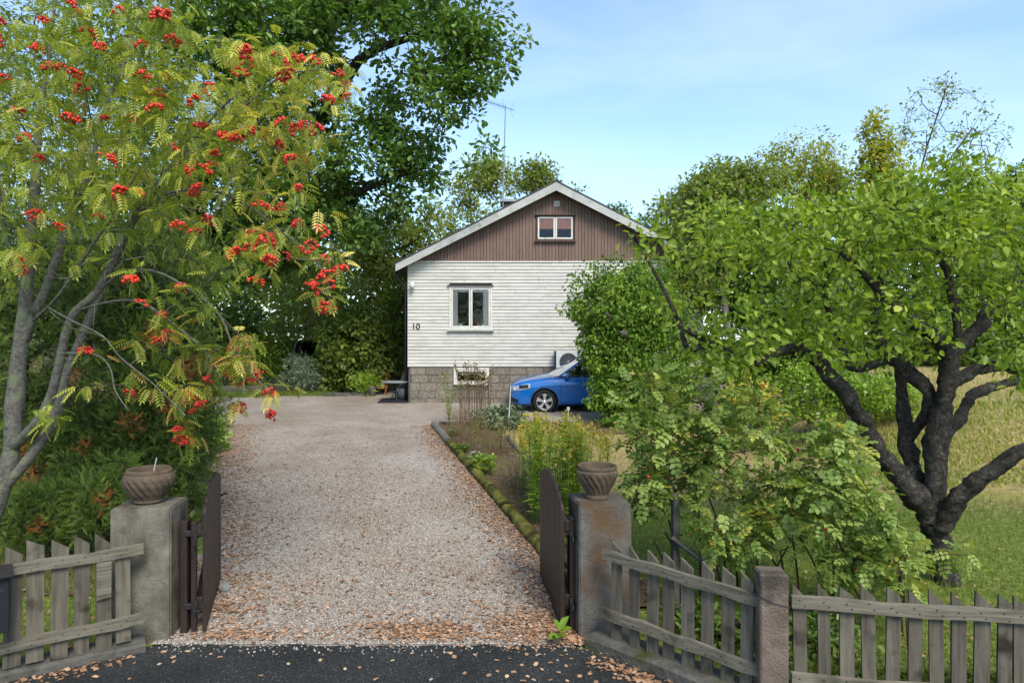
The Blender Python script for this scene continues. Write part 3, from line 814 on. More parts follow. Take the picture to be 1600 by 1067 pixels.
tag(obj('gravel_driveway', (gv, gf), M['gravel'], smooth=True), kind='structure')
rows = [(y, -8.0 + max(0, y - 22.3) * 1.4 + .1 * math.sin(y * 9), -2.6) for y in np.arange(21.2, 24.3, .2)]
tag(obj('gravel_yard', strip(rows, 12, 0.008), M['gravel'], smooth=True), kind='structure')

# the road: tar sheet, its far edge follows the kerbs
RE = np.array([(-9, 3.2), (-3.8, 5.06), (-3.0, 5.6), (-2.6, 5.64), (0.5, 5.62), (0.62, 5.52), (1.5, 4.72), (1.95, 4.42), (3.4, 4.2), (12, 3.2)])
xs = np.concatenate([np.linspace(-60, -9.5, 8), np.arange(-9, 12.01, .1), np.linspace(13, 60, 8)])
V, F = [], []
for x in xs:
    ye = float(np.interp(x, RE[:, 0], RE[:, 1])) + 0.012 * math.sin(x * 23) + 0.01 * math.sin(x * 51)
    for t in np.linspace(0, 1, 8): V.append((x, -8 + (ye + 8) * t, 0.004 if t < 1 else 0.002))
for i in range(len(xs) - 1):
    for k in range(7): F.append([i * 8 + k, (i + 1) * 8 + k, (i + 1) * 8 + k + 1, i * 8 + k + 1])
tag(obj('road', (np.array(V), F), M['asphalt']), kind='structure')

# flower bed soil right of the drive, and leafy soil before the parking place
B1 = lambda y: float(dr(max(y, 7.0))) + 0.12 if y < 16 else -1.8
B2 = lambda y: float(np.interp(y, [6.2, 11.9, 14.1, 16.3], [1.5, .33, -.1, -.3]))
rows = [(y, B1(y), B2(y) + .06 * math.sin(y * 5)) for y in np.arange(6.3, 15.91, .2)]
tag(obj('flower_bed', strip(rows, 8, 0.03), M['soil'], smooth=True), kind='structure')
rows = [(y, -1.75, 7.0) for y in np.arange(15.9, 16.55, .1)]
tag(obj('leafy_soil', strip(rows, 40, 0.02), M['soil'], smooth=True), kind='structure')
rows = [(y, -0.4 + (15.9 - y), 4.2 + .2 * math.sin(y * 6)) for y in np.arange(15.0, 15.91, .15)]
tag(obj('soil_verge', strip(rows, 24, 0.016), M['soil'], smooth=True), kind='structure')
rows = [(y, float(dl(y)) - 2.2 - .3 * math.sin(y * 2), float(dl(y)) - 0.25) for y in np.arange(6.6, 15.6, .3)]
tag(obj('bed_soil', strip(rows, 8, 0.006), M['soil'], smooth=True), kind='structure')

# ================================================================== THE HOUSE
HY = 19.8; HS = FPX / HY
def hx(px): return (px - 800) / HS
def hz(py): return CAMZ - (py - 533.5) / HS
house = thing('house', 'white clapboard house with brown board gable and grey block basement, number 10', 'house', (1.25, HY, 0.7))
XL, XR = hx(638), hx(1098)
ZF, ZS, ZG = 0.62, hz(573), hz(411)
APX = (XL + XR) / 2
slope = (7.07 - 4.734) / (1.24 + 3.337)
def roof_z(x): return 7.02 - abs(x - APX) * slope
W1 = (hx(702), hx(769), hz(515), hz(447))
W2 = (hx(838), hx(897), hz(376), hz(337))
W3 = (hx(709), hx(764), hz(601), hz(574.5))
def wall_with_holes(x0, x1, z0, z1, holes, y0, y1, top=None):
    xs = sorted({x0, x1, *[h[0] for h in holes], *[h[1] for h in holes]}); zs = sorted({z0, z1, *[h[2] for h in holes], *[h[3] for h in holes]})
    parts = []
    for a, b in zip(xs[:-1], xs[1:]):
        for c, d in zip(zs[:-1], zs[1:]):
            cx, cz = (a + b) / 2, (c + d) / 2
            if any(h[0] < cx < h[1] and h[2] < cz < h[3] for h in holes): continue
            parts.append(box(a, b, y0, y1, c, d))
    return join(*parts)
obj('wall', wall_with_holes(XL, XR, ZF, ZG, [W1, W3], HY + .06, HY + .22), M['wall_core'], house)
gab = wall_with_holes(W2[0] - .4, W2[1] + .4, W2[2] - .2, W2[3] + .2, [W2], HY + .06, HY + .22)
gl = [(XL, ZG), (W2[0] - .4, ZG), (W2[0] - .4, roof_z(W2[0] - .4) - .12), (XL, roof_z(XL) - .12)]
gm = [(W2[0] - .4, ZG), (W2[1] + .4, ZG), (W2[1] + .4, W2[2] - .2), (W2[0] - .4, W2[2] - .2)]
gt = [(W2[0] - .4, W2[3] + .2), (W2[1] + .4, W2[3] + .2), (W2[1] + .4, roof_z(W2[1] + .4) - .12), (APX, roof_z(APX) - .12), (W2[0] - .4, roof_z(W2[0] - .4) - .12)]
gr = [(W2[1] + .4, ZG), (XR, ZG), (XR, roof_z(XR) - .12), (W2[1] + .4, roof_z(W2[1] + .4) - .12)]
obj('gable_wall', join(gab, *[prism(p, 'y', HY + .06, HY + .22) for p in (gl, gm, gt, gr)]), M['wall_core'], house)
obj('side_wall', join(box(XL, XL + .2, HY + .225, 29, ZF, ZG - .003), box(XR - .2, XR, HY + .225, 29, ZF, ZG - .003), box(XL, XR, 28.8, 29.0, ZF, ZG - .006)), M['siding'], house)
obj('ceiling', box(XL + .22, XR - .22, HY + .23, 28.7, ZG - .1, ZG - .01), M['room'], house)
obj('room_wall', join(box(XL + .22, XR - .22, 22.4, 22.5, ZS + .05, ZG - .12), box(APX - 1.6, APX + 1.6, 22.0, 22.1, ZG + .02, 6.05), box(XL + .22, XR - .22, HY + .24, 22.6, ZS - .05, ZS + .02), box(XL + .22, XR - .22, 21.4, 21.5, ZF, ZS - .06)), M['room'], house)

# siding courses, each with butt joints
ncourse = 31; ch = (ZG - ZS) / ncourse
for k in range(ncourse):
    z0 = ZS + k * ch; z1 = z0 + ch
    parts = []; split_done = False
    cuts = []
    c = XL + rng.uniform(.5, 2.4)
    while c < XR: cuts.append(c); c += rng.uniform(1.2, 2.6)
    segs = list(zip([XL - .02] + [c + .004 for c in cuts], [c - .002 for c in cuts] + [XR + .02]))
    for a, b in segs:
        for (p, q) in ([(a, b)] if not (z1 > W1[2] and z0 < W1[3]) else [(a, min(b, W1[0])), (max(a, W1[1]), b)]):
            if q - p < .02: continue
            dy = rng.uniform(-.002, .002)
            if p > W1[1] - .1 and parts and z1 > W1[2] and z0 < W1[3] and not split_done: obj('siding_board', join(*parts), M['siding'], house); parts = []; split_done = True
            parts.append(prism([(HY + .055, z0 + .002), (HY - .004 + dy, z0 + .002), (HY - .008 + dy, z0 + .014), (HY + .012 + dy, z1 + .006), (HY + .055, z1 + .006)], 'x', p, q))
    obj('siding_board', join(*parts), M['siding'], house)
obj('drip_board', box(XL - .03, XR + .03, HY - .02, HY + .05, ZG + .015, ZG + .055), M['white_paint'], house)
# vertical boards of the gable
bw = 0.094; n = int((XR - XL) / bw)
for k in range(n):
    a = XL + (XR - XL) * k / n; b = XL + (XR - XL) * (k + 1) / n - .012
    zt = min(roof_z(a), roof_z(b)) - .1
    pieces = [(ZG + .06, zt)]
    if b > W2[0] - .02 and a < W2[1] + .02: pieces = [(ZG + .06, W2[2]), (W2[3], zt)]
    for c, d in pieces:
        ps = []
        if d - c < .02: continue
        ta = roof_z(a) - .1 if d == zt else d; tb = roof_z(b) - .1 if d == zt else d
        dy = rng.uniform(-.004, .004)
        obj('gable_board', prism([(a, c), (b, c), (b, tb), (a, ta)], 'y', HY + .0 + dy, HY + .056), M['gable_board'], house)
# basement blocks
nc = 5; bh = (ZS - ZF) / nc
obj('mortar_bed', wall_with_holes(XL + .06, XR - .06, ZF - .1, ZS - .015, [W3], HY + .045, HY + .062), M['mortar'], house)
for r_ in range(nc):
    z0 = ZF + r_ * bh; x = XL + .05 - (0.24 if r_ % 2 else 0.0) - rng.uniform(0, .05)
    while x < XR - .05:
        w = 0.49 if rng.random() < .8 else .3
        a, b = max(x, XL + .05), min(x + w - .012, XR - .05)
        x += w
        for p, q in ([(a, b)] if not (z0 + bh > W3[2] + .03) else [(a, min(b, W3[0])), (max(a, W3[1]), b)]):
            if q - p < .04: continue
            zt = z0 + bh - .012
            if r_ == nc - 1: zt -= .01
            lo_ = z0
            obj('foundation_block', box(p, q, HY + .022 + rng.uniform(-.006, .006), HY + .044, lo_, zt, .006), M['block'], house)

def window(name, W, frame_w, mul, mat_f, y0, depth=.09, sash=None, label=None, cap=None, sill=None):
    x0, x1, z0, z1 = W
    f = obj(name, join(box(x0, x0 + frame_w, y0, y0 + depth, z0, z1, .004), box(x1 - frame_w, x1, y0, y0 + depth, z0, z1, .004),
                       box(x0 + frame_w, x1 - frame_w, y0 + .001, y0 + depth, z0, z0 + frame_w, .004), box(x0 + frame_w, x1 - frame_w, y0 + .001, y0 + depth, z1 - frame_w, z1, .004)), mat_f, house, label=label)
    xs = [x0 + frame_w] + mul + [x1 - frame_w]
    sm = sash or mat_f; sw = .045
    for a, b in zip(xs[:-1], xs[1:]):
        a += .006; b -= .006; c, d = z0 + frame_w + .006, z1 - frame_w - .006
        obj('sash', join(box(a, a + sw, y0 + .012, y0 + .06, c, d, .004), box(b - sw, b, y0 + .012, y0 + .06, c, d, .004), box(a + sw, b - sw, y0 + .013, y0 + .06, c, c + sw, .004), box(a + sw, b - sw, y0 + .013, y0 + .06, d - sw, d, .004)), sm, f)
        obj('pane', box(a + sw - .005, b - sw + .005, y0 + .034, y0 + .04, c + sw - .005, d - sw + .005), M['pane'], f)
    if cap: obj('drip_cap', box(x0 - .05, x1 + .04, y0 - .05, y0 + .05, z1 + .003, z1 + .03), cap, f)
    if sill: obj('sill', box(x0 - .05, x1 + .05, y0 - .07, y0 + .06, z0 - .05, z0 - .003, .005), sill, f)
    return f
w1 = window('window', W1, .055, [(W1[0] + W1[1]) / 2], M['white_paint'], HY - .03, cap=M['brown_trim'], sill=M['verge'], label='white two-sash window with pale curtains and pots')
w2 = window('window', (W2[0], W2[1], W2[2], W2[3]), .035, [(W2[0] + W2[1]) / 2], M['brown_trim'], HY - .03, sash=M['white_paint'], cap=M['brown_trim'], sill=M['brown_trim'], label='small gable window with rust coloured roller blinds')
w3 = window('window', W3, .06, [], M['white_paint'], HY - .02, label='low white basement window')
def curtain(x0, x1, z0, z1, y):
    n = 24; V = []
    for i in range(n + 1):
        t = i / n; x = x0 + (x1 - x0) * t
        V += [(x, y + .02 * math.sin(t * 31), z0), (x, y + .02 * math.sin(t * 31 + .4), z1)]
    return np.array(V), [[2 * i, 2 * i + 2, 2 * i + 3, 2 * i + 1] for i in range(n)]
obj('curtain', curtain(W1[0] + .08, W1[0] + .24, W1[2] + .1, W1[3] - .1, HY + .05), M['curtain'], w1, smooth=True)
obj('curtain', curtain(W1[1] - .26, W1[1] - .08, W1[2] + .1, W1[3] - .1, HY + .05), M['curtain'], w1, smooth=True)
obj('valance', curtain(W1[0] + .08, W1[1] - .08, W1[3] - .17, W1[3] - .08, HY + .035), M['curtain'], w1, smooth=True)
mw = (W2[0] + W2[1]) / 2
for a, b in ((W2[0] + .06, mw - .03), (mw + .03, W2[1] - .06)):
    obj('roller_blind', join(box(a, b, HY + .018, HY + .024, W2[3] - .36, W2[3] - .07), box(a, b, HY + .015, HY + .028, W2[3] - .385, W2[3] - .36)), M['blind'], w2)
obj('curtain', curtain(W3[0] + .1, W3[1] - .1, W3[3] - .2, W3[3] - .1, HY + .16), M['curtain'], w3, smooth=True)
def pot(x, z, y, r, h, mat, plantm, label, cat='plant pot', tuft=True):
    t = thing('flower_pot', label, cat, (x, y, z))
    obj('pot', xf(lathe([(r * .75, 0), (r, h), (r * .9, h), (r * .85, h * .85)], 12), loc=(x, y, z)), mat, t, smooth=True)
    if tuft:
        pos = np.array([(x, y, z + h)] * 14) + rand_dir(14) * r * .3; d = rand_dir(14) + [0, 0, .8]
        V, F = leaves_mesh(T_DIAMOND, pos, d, rand_dir(14), np.full(14, r * 2.0))
        obj('plant_leaves', (V, F), plantm, t, tone=np.repeat(rng.random(14), 4), kind='stuff')
zs_ = W1[2] + .06
obj('inner_sill', box(W1[0] + .05, W1[1] - .05, HY + .065, HY + .3, zs_ - .05, zs_), M['white_paint'], w1)
pot(hx(719), zs_, HY + .13, .08, .12, M['white_gloss'], M['l_mid'], 'white flower pot inside the left pane of the main window')
pot(hx(746.5), zs_, HY + .13, .05, .13, M['terracotta'], M['l_mid'], 'terracotta coloured jar beside the window mullion', 'jar', False)
pot(hx(755), zs_, HY + .13, .08, .12, M['white_gloss'], M['l_mid'], 'white flower pot near the right curtain of the main window')
# gable vent
vx0, vx1, vz0, vz1 = hx(865.5), hx(874), hz(323), hz(314.5)
vent = obj('vent', join(box(vx0, vx1, HY - .03, HY - .005, vz0, vz1, .005)), M['white_paint'], house)
for k in range(4):
    z = vz0 + .03 + k * .028; obj('louvre', xf(box(vx0 + .02, vx1 - .02, -.012, .004, -.007, .007), rotx(.5), (0, HY - .034, z)), M['verge'], vent)
# roof, verge boards, soffits
ov = .4; YF, YB = HY - .35, 29.3
ex0, ex1 = APX - 4.58, APX + 4.58
def sheet(sg):
    xe = APX + sg * 4.62; za, zb = 7.09, 7.09 - 4.62 * slope
    poly = [(APX, za), (xe, zb), (xe, zb - .05), (APX, za - .05)]
    return prism(poly if sg > 0 else poly[::-1], 'y', YF - .02, YB)
rf = obj('roof', join(sheet(1), sheet(-1)), M['roof_dark'], house)
for sg in (-1, 1):
    xe = APX + sg * 4.58; za, zb = 7.035, 7.035 - 4.58 * slope
    poly = [(APX, za), (xe, zb), (xe, zb - .20), (APX, za - .235)]
    obj('verge_board', prism(poly if sg > 0 else poly[::-1], 'y', YF - .012, YF + .022), M['verge'], house)
    p2 = [(APX + sg * .02, za - .06), (xe, zb - .06), (xe, zb - .1), (APX + sg * .02, za - .1)]
    obj('soffit', prism(p2, 'y', YF + .025, YB - .05), M['soffit'], house)
obj('ridge_flashing', prism([(APX - .14, 7.115 - .14 * slope), (APX, 7.125), (APX + .14, 7.115 - .14 * slope), (APX + .14, 7.095 - .14 * slope), (APX, 7.1), (APX - .14, 7.095 - .14 * slope)], 'y', YF - .025, YB), M['roof_dark'], rf)
ze = 7.035 - 4.58 * slope
gut = [( .055 * math.cos(a), .055 * math.sin(a)) for a in np.linspace(math.pi, 2 * math.pi, 9)] + [(.048 * math.cos(a), .048 * math.sin(a)) for a in np.linspace(2 * math.pi, math.pi, 9)]
gx0 = ex0 - .07
obj('gutter', prism([(gx0 + p[0], ze - .08 + p[1]) for p in gut], 'y', YF + .03, YB), M['black_gutter'], house)
obj('downpipe', tube([(gx0, 20.0, ze - .12), (gx0, 20.0, ze - .26), (gx0 + .1, 20.0, ze - .42), (XL - .14, 20.0, ze - .58), (XL - .1, 20.0, ze - .75), (XL - .1, 20.0, 3.0), (XL - .1, 20.0, .72)], .045, 10), M['black_gutter'], house, smooth=True)
obj('corner_board', box(XL - .035, XL + .03, HY + .02, HY + .12, ZS - .0, ZG), M['black_gutter'], house)
# chimney
cx0 = P(787, 320, 23.5)
chm = obj('chimney', box(cx0[0] - .05, cx0[0] + .75, 23.2, 24.0, 5.6, 7.22), M['mortar'], house)
obj('chimney_cap', box(cx0[0] - .12, cx0[0] + .82, 23.1, 24.1, 7.225, 7.32, .01), M['steel'], chm)
# porch at the right side
obj('porch_wall', join(box(XR + .02, XR + 1.6, 21.2, 21.4, .6, 1.72), box(XR + 1.65, XR + 3.6, 22.0, 22.2, .6, 2.6)), M['brick'], house)
for k in range(3): obj('step', box(XR + .05, XR + .85, 20.9 - .28 * (2 - k), 21.19 - .28 * (2 - k) + .0, .6, 1.0 + .2 * k, .01), M['verge'], house)
pr = obj('railing', join(box(XR + .05, XR + 3.3, 21.25, 21.31, 2.5, 2.56), box(XR + .05, XR + 3.3, 21.25, 21.31, 1.95, 2.0)), M['white_paint'], house)
for k in range(22): obj('baluster', box(XR + .1 + k * .15, XR + .15 + k * .15, 21.262, 21.298, 2.002, 2.498), M['white_paint'], pr)

# wall lamp, house number, heat pump, aerial
lx, lz = hx(645), hz(445)
lamp = thing('wall_lamp', 'small white outdoor lamp at the top left corner of the siding', 'lamp', (lx, HY, lz))
obj('bracket', join(xf(lathe([(.05, 0), (.05, .02)], 12), rotx(R(90)), (lx, HY - .01, lz + .04)), tube([(lx, HY - .02, lz + .05), (lx, HY - .1, lz + .08), (lx, HY - .14, lz + .03)], .012, 6)), M['white_gloss'], lamp, smooth=True)
obj('lamp_shade', xf(lathe([(.02, .07), (.07, .03), (.085, -.04), (.06, -.11), (.01, -.13)], 14), loc=(lx, HY - .14, lz)), M['white_gloss'], lamp, smooth=True)
def text_mesh(s, size, depth):
    cu = bpy.data.curves.new('txt', 'FONT'); cu.body = s; cu.size = size; cu.extrude = depth; cu.align_x = 'CENTER'
    o = bpy.data.objects.new('txt', cu); COL.objects.link(o); bpy.context.view_layer.update()
    dg = bpy.context.evaluated_depsgraph_get(); me = bpy.data.meshes.new_from_object(o.evaluated_get(dg))
    V = np.array([v.co[:] for v in me.vertices]); F = [list(p.vertices) for p in me.polygons]
    bpy.data.objects.remove(o); bpy.data.curves.remove(cu); bpy.data.meshes.remove(me)
    return V, F
num = thing('house_number', 'dark metal house number 10 on the white siding', 'house number', (hx(650.5), HY - .02, hz(514.5)))
for ch_, x in (('1', 646.6), ('0', 653.4)):
    obj('digit', xf(text_mesh(ch_, .26, .008), rotx(R(90)), (hx(x), HY - .025, hz(514.5))), M['iron'], num)

hpx, hpz = hx(867), hz(580)
hp = thing('heat_pump', 'white heat pump unit with round fan grille on the house wall', 'heat pump', (hpx + .4, HY - .25, hpz))
obj('casing', box(hpx + .01, hpx + .85, HY - .42, HY - .1, hpz, hpz + .6, .012), M['white_gloss'], hp)
obj('side_panel', box(hpx - .03, hpx + .008, HY - .41, HY - .09, hpz - .01, hpz + .59), M['black_plastic'], hp)
fc = np.array([hpx + .36, HY - .425, hpz + .28])
obj('fan_shroud', xf(lathe([(.25, 0), (.25, .008), (.01, .008)], 28), rotx(R(90)), fc), M['black_plastic'], hp)
obj('fan_grille', join(*[xf(lathe([(r_ - .004, .01), (r_, .016), (r_ + .004, .01), (r_, .008)], 28, close=True), rotx(R(90)), fc) for r_ in np.arange(.06, .26, .024)], *[xf(box(.04, .25, -.003, .003, .009, .014), rotx(R(90)) @ rotz(a), fc) for a in np.arange(0, 6.28, math.pi / 8)]), M['steel'], hp)
obj('hub', xf(lathe([(.035, .012), (.03, .022), (.0, .025)], 12), rotx(R(90)), fc), M['white_gloss'], hp)
for dx in (.12, .7): obj('bracket', join(box(hpx + dx, hpx + dx + .04, HY - .42, HY + .0, hpz - .05, hpz - .012), box(hpx + dx, hpx + dx + .04, HY - .03, HY + .0, hpz - .3, hpz - .052)), M['steel'], hp)

a0 = P(785.5, 318, 23.15); a1 = P(790, 166, 23.15)
ant = thing('tv_aerial', 'thin metal TV aerial on a tall mast by the chimney', 'aerial', a0)
obj('mast', tube([a0 - [0, 0, .5], a0 * .5 + a1 * .5, a1], [.022, .02, .016], 8), M['steel'], ant)
b0, b1 = P(757, 157.5, 22.9), P(804, 173, 23.4)
bm_ = obj('boom', tube([b0, b1], .012, 6), M['steel'], ant)
bd = unit(b1 - b0); sd = unit(np.cross(bd, [0, 0, 1.0])); upv = np.cross(sd, bd)
for k in range(16):
    c = b0 + (b1 - b0) * (.02 + .68 * k / 15); obj('element', tube([c - (sd * .9 + upv * .35) * .12, c + (sd * .9 + upv * .35) * .12], .005, 4), M['steel'], bm_)
for sgn in (-1, 1):
    c = b0 + (b1 - b0) * .86; obj('reflector', tube([c, c + bd * .12 + upv * sgn * .28 + sd * .05], .005, 4), M['steel'], bm_)
c = b0 + (b1 - b0) * .66; obj('dipole', tube([c - upv * .05, c + upv * .22 - bd * .1], .006, 4), M['steel'], bm_)

# ================================================================== THE CAR
CL = 4.0
CX = np.array([0, .04, .12, .28, .55, .9, 1.12, 1.5, 2.2, 3.0, 3.5, 3.8, 3.95, 4.0])
CW = np.array([.42, .56, .69, .79, .845, .862, .866, .868, .868, .862, .84, .78, .68, .5])
CT = np.array([.63, .70, .76, .825, .89, .94, .965, .975, .98, 1.0, 1.02, 1.03, .98, .85])
CB = np.array([.34, .22, .185, .17, .17, .17, .17, .17, .17, .18, .22, .28, .32, .4])
st = np.unique(np.concatenate([np.linspace(0, .3, 12), np.linspace(.3, 4.0, 56)]))
def sm(x, y):
    v = np.interp(st, x, y); k = np.array([.25, .5, .25]); vv = v.copy()
    for _ in range(3):
        vv[1:-1] = vv[:-2] * .25 + vv[1:-1] * .5 + vv[2:] * .25
    return vv
cw, ct, cb = sm(CX, CW), sm(CX, CT), sm(CX, CB)
TF = np.array([0, 0, .04, .12, .22, .33, .44, .55, .66, .745, .775, .84, .91, .955, .985, 1.0, 1.005, 1.01])
WF = np.array([0, .84, .93, .965, .978, .986, .992, .996, .999, 1.0, .992, .975, .945, .90, .80, .62, .36, 0])
WHEELS = (.93, 3.4); ARC_R = .365; WZ = .315
def car_pt(i, j, sgn):
    z = cb[i] + TF[j] * (ct[i] - cb[i]); w = cw[i] * WF[j]
    return [st[i], sgn * w, z]
NS, NP = len(st), len(TF)
def body_half(sgn):
    V = np.array([car_pt(i, j, sgn) for i in range(NS) for j in range(NP)])
    keep = []
    inside = np.zeros(len(V), bool)
    for wx in WHEELS:
        dd = np.hypot(V[:, 0] - wx, V[:, 2] - WZ); side = np.abs(V[:, 1]) > .5
        inside |= (dd < ARC_R) & side
    F = []
    for i in range(NS - 1):
        for j in range(NP - 1):
            q = [i * NP + j, (i + 1) * NP + j, (i + 1) * NP + j + 1, i * NP + j + 1]
            if sgn > 0: q = q[::-1]
            ins = [inside[a] for a in q]
            if all(ins): continue
            F.append(q)
    for k in np.where(inside)[0]:                               # snap the rim of the arch on to its circle
        for wx in WHEELS:
            dx, dz = V[k, 0] - wx, V[k, 2] - WZ; d_ = math.hypot(dx, dz)
            if d_ < ARC_R:
                f = ARC_R / max(d_, .03); V[k, 0] = wx + dx * f; V[k, 2] = WZ + dz * f
    return V, F
CZ = 0.665
car_pos = np.array([-.07, 18.87, CZ - .02])
tilt = math.atan(0.0503)
def cm(VF):                                                      # car space (x back, y to the right of its driver) -> world
    return xf(xf(VF, rotx(tilt)), loc=car_pos)
car = thing('parked_car', 'blue hatchback parked along the house front, tail hidden by the ivy', 'car', car_pos)
ORIG[car] = car_pos
body = obj('body', cm(join(body_half(-1), body_half(1))), M['car_blue'], car, smooth=True)
# cabin: outline at belt and at roof
def cab(t, sgn):
    """roof line sections: (x, half width, z)"""
    return t
BELT = [(1.08, .60, .965), (1.12, .74, .97), (1.6, .80, .975), (2.4, .805, .99), (3.2, .785, 1.02), (3.72, .70, 1.05)]
ROOF = [(1.98, .46, 1.385), (2.02, .53, 1.385), (2.2, .57, 1.43), (2.6, .58, 1.45), (3.1, .565, 1.43), (3.5, .50, 1.37)]
# roof panel
V, F = [], []
for (x, w, z) in ROOF:
    for t in np.linspace(-1, 1, 11): V.append((x, w * t, z + .05 * (1 - t * t) ** .8))
for i in range(len(ROOF) - 1):
    for k in range(10): F.append([i * 11 + k, (i + 1) * 11 + k, (i + 1) * 11 + k + 1, i * 11 + k + 1])
obj('roof', cm((np.array(V), F)), M['car_blue'], car, smooth=True)
def ribbon(a, b, wa, wb, th=.03, n=6, bulge=.02, sgn=1):
    """a bar between two 3D points of given widths along x"""
    V = []; 
    for t in np.linspace(0, 1, n):
        p = np.array(a) * (1 - t) + np.array(b) * t; p[1] += sgn * bulge * math.sin(math.pi * t); w = wa * (1 - t) + wb * t
        V += [p + [-w, 0, 0], p + [w, 0, 0], p + [w, -sgn * th, 0], p + [-w, -sgn * th, 0]]
    F = []
    for i in range(n - 1):
        for k in range(4): F.append([i * 4 + k, i * 4 + (k + 1) % 4, (i + 1) * 4 + (k + 1) % 4, (i + 1) * 4 + k])
    F += [[3, 2, 1, 0], [n * 4 - 4, n * 4 - 3, n * 4 - 2, n * 4 - 1]]
    return np.array(V), F
for sgn in (-1, 1):
    obj('roof_pillar', cm(join(ribbon((1.33, sgn * .775, .965), (1.98, sgn * .55, 1.405), .06, .05, sgn=sgn), ribbon((3.35, sgn * .77, 1.03), (3.3, sgn * .545, 1.40), .17, .13, sgn=sgn), ribbon((2.03, sgn * .545, 1.40), (3.4, sgn * .535, 1.40), .04, .04, sgn=sgn))), M['car_blue'], car, smooth=True)
    obj('middle_pillar', cm(ribbon((2.32, sgn * .80, .985), (2.42, sgn * .57, 1.42), .05, .04, .02, sgn=sgn)), M['black_plastic'], car)
    g = [np.array(p) for p in ((1.36, sgn * .79, .975), (3.2, sgn * .785, 1.03), (3.22, sgn * .56, 1.40), (2.02, sgn * .553, 1.405))]
    V = [];
    for u in np.linspace(0, 1, 6):
        for v in np.linspace(0, 1, 9):
            p = (g[0] * (1 - v) + g[1] * v) * (1 - u) + (g[3] * (1 - v) + g[2] * v) * u; p[1] += sgn * (.022 * math.sin(math.pi * u) - .006); V.append(p)
    obj('side_window', cm((np.array(V), [[i * 9 + k, i * 9 + k + 1, (i + 1) * 9 + k + 1, (i + 1) * 9 + k] for i in range(5) for k in range(8)])), M['car_glass'], car, smooth=True)
    obj('window_seal', cm(tube([(1.2, sgn * .80, .972), (2.0, sgn * .812, .98), (3.2, sgn * .79, 1.025)], .012, 5)), M['black_plastic'], car)
def glassgrid(b, t, n=9, m=5, bul=.05):
    V = []
    for u in np.linspace(0, 1, m):
        for v in np.linspace(-1, 1, n):
            x = b[0] * (1 - u) + t[0] * u + bul * (1 - .65 * u) * v * v * (1 if t[0] > b[0] else -1); w = b[1] * (1 - u) + t[1] * u; z = b[2] * (1 - u) + t[2] * u + .02 * math.sin(math.pi * u)
            V.append((x, w * v, z))
    return np.array(V), [[i * n + k, i * n + k + 1, (i + 1) * n + k + 1, (i + 1) * n + k] for i in range(m - 1) for k in range(n - 1)]
obj('windscreen', cm(glassgrid((1.06, .75, .965), (1.90, .53, 1.41), bul=.27)), M['car_glass'], car, smooth=True)
obj('rear_window', cm(glassgrid((3.78, .66, 1.06), (3.5, .49, 1.39), bul=.03)), M['car_glass'], car, smooth=True)
obj('interior', cm(join(box(1.3, 3.5, -.7, .7, .5, .93), box(1.75, 1.9, -.6, -.1, .93, 1.25, .03), box(1.75, 1.9, .1, .6, .93, 1.25, .03), box(2.9, 3.05, -.6, .6, .93, 1.22, .03))), M['black_plastic'], car)
obj('underbody', cm(box(.35, 3.75, -.6, .6, .16, .5)), M['black_plastic'], car)
for wx in WHEELS: obj('wheel_arch', cm(xf(lathe([(ARC_R + .005, -.26), (ARC_R + .005, .01), (ARC_R - .018, .012), (ARC_R - .018, -.26)], 28, close=True), rotx(R(90)), (wx, -.85, WZ))), M['black_plastic'], car)
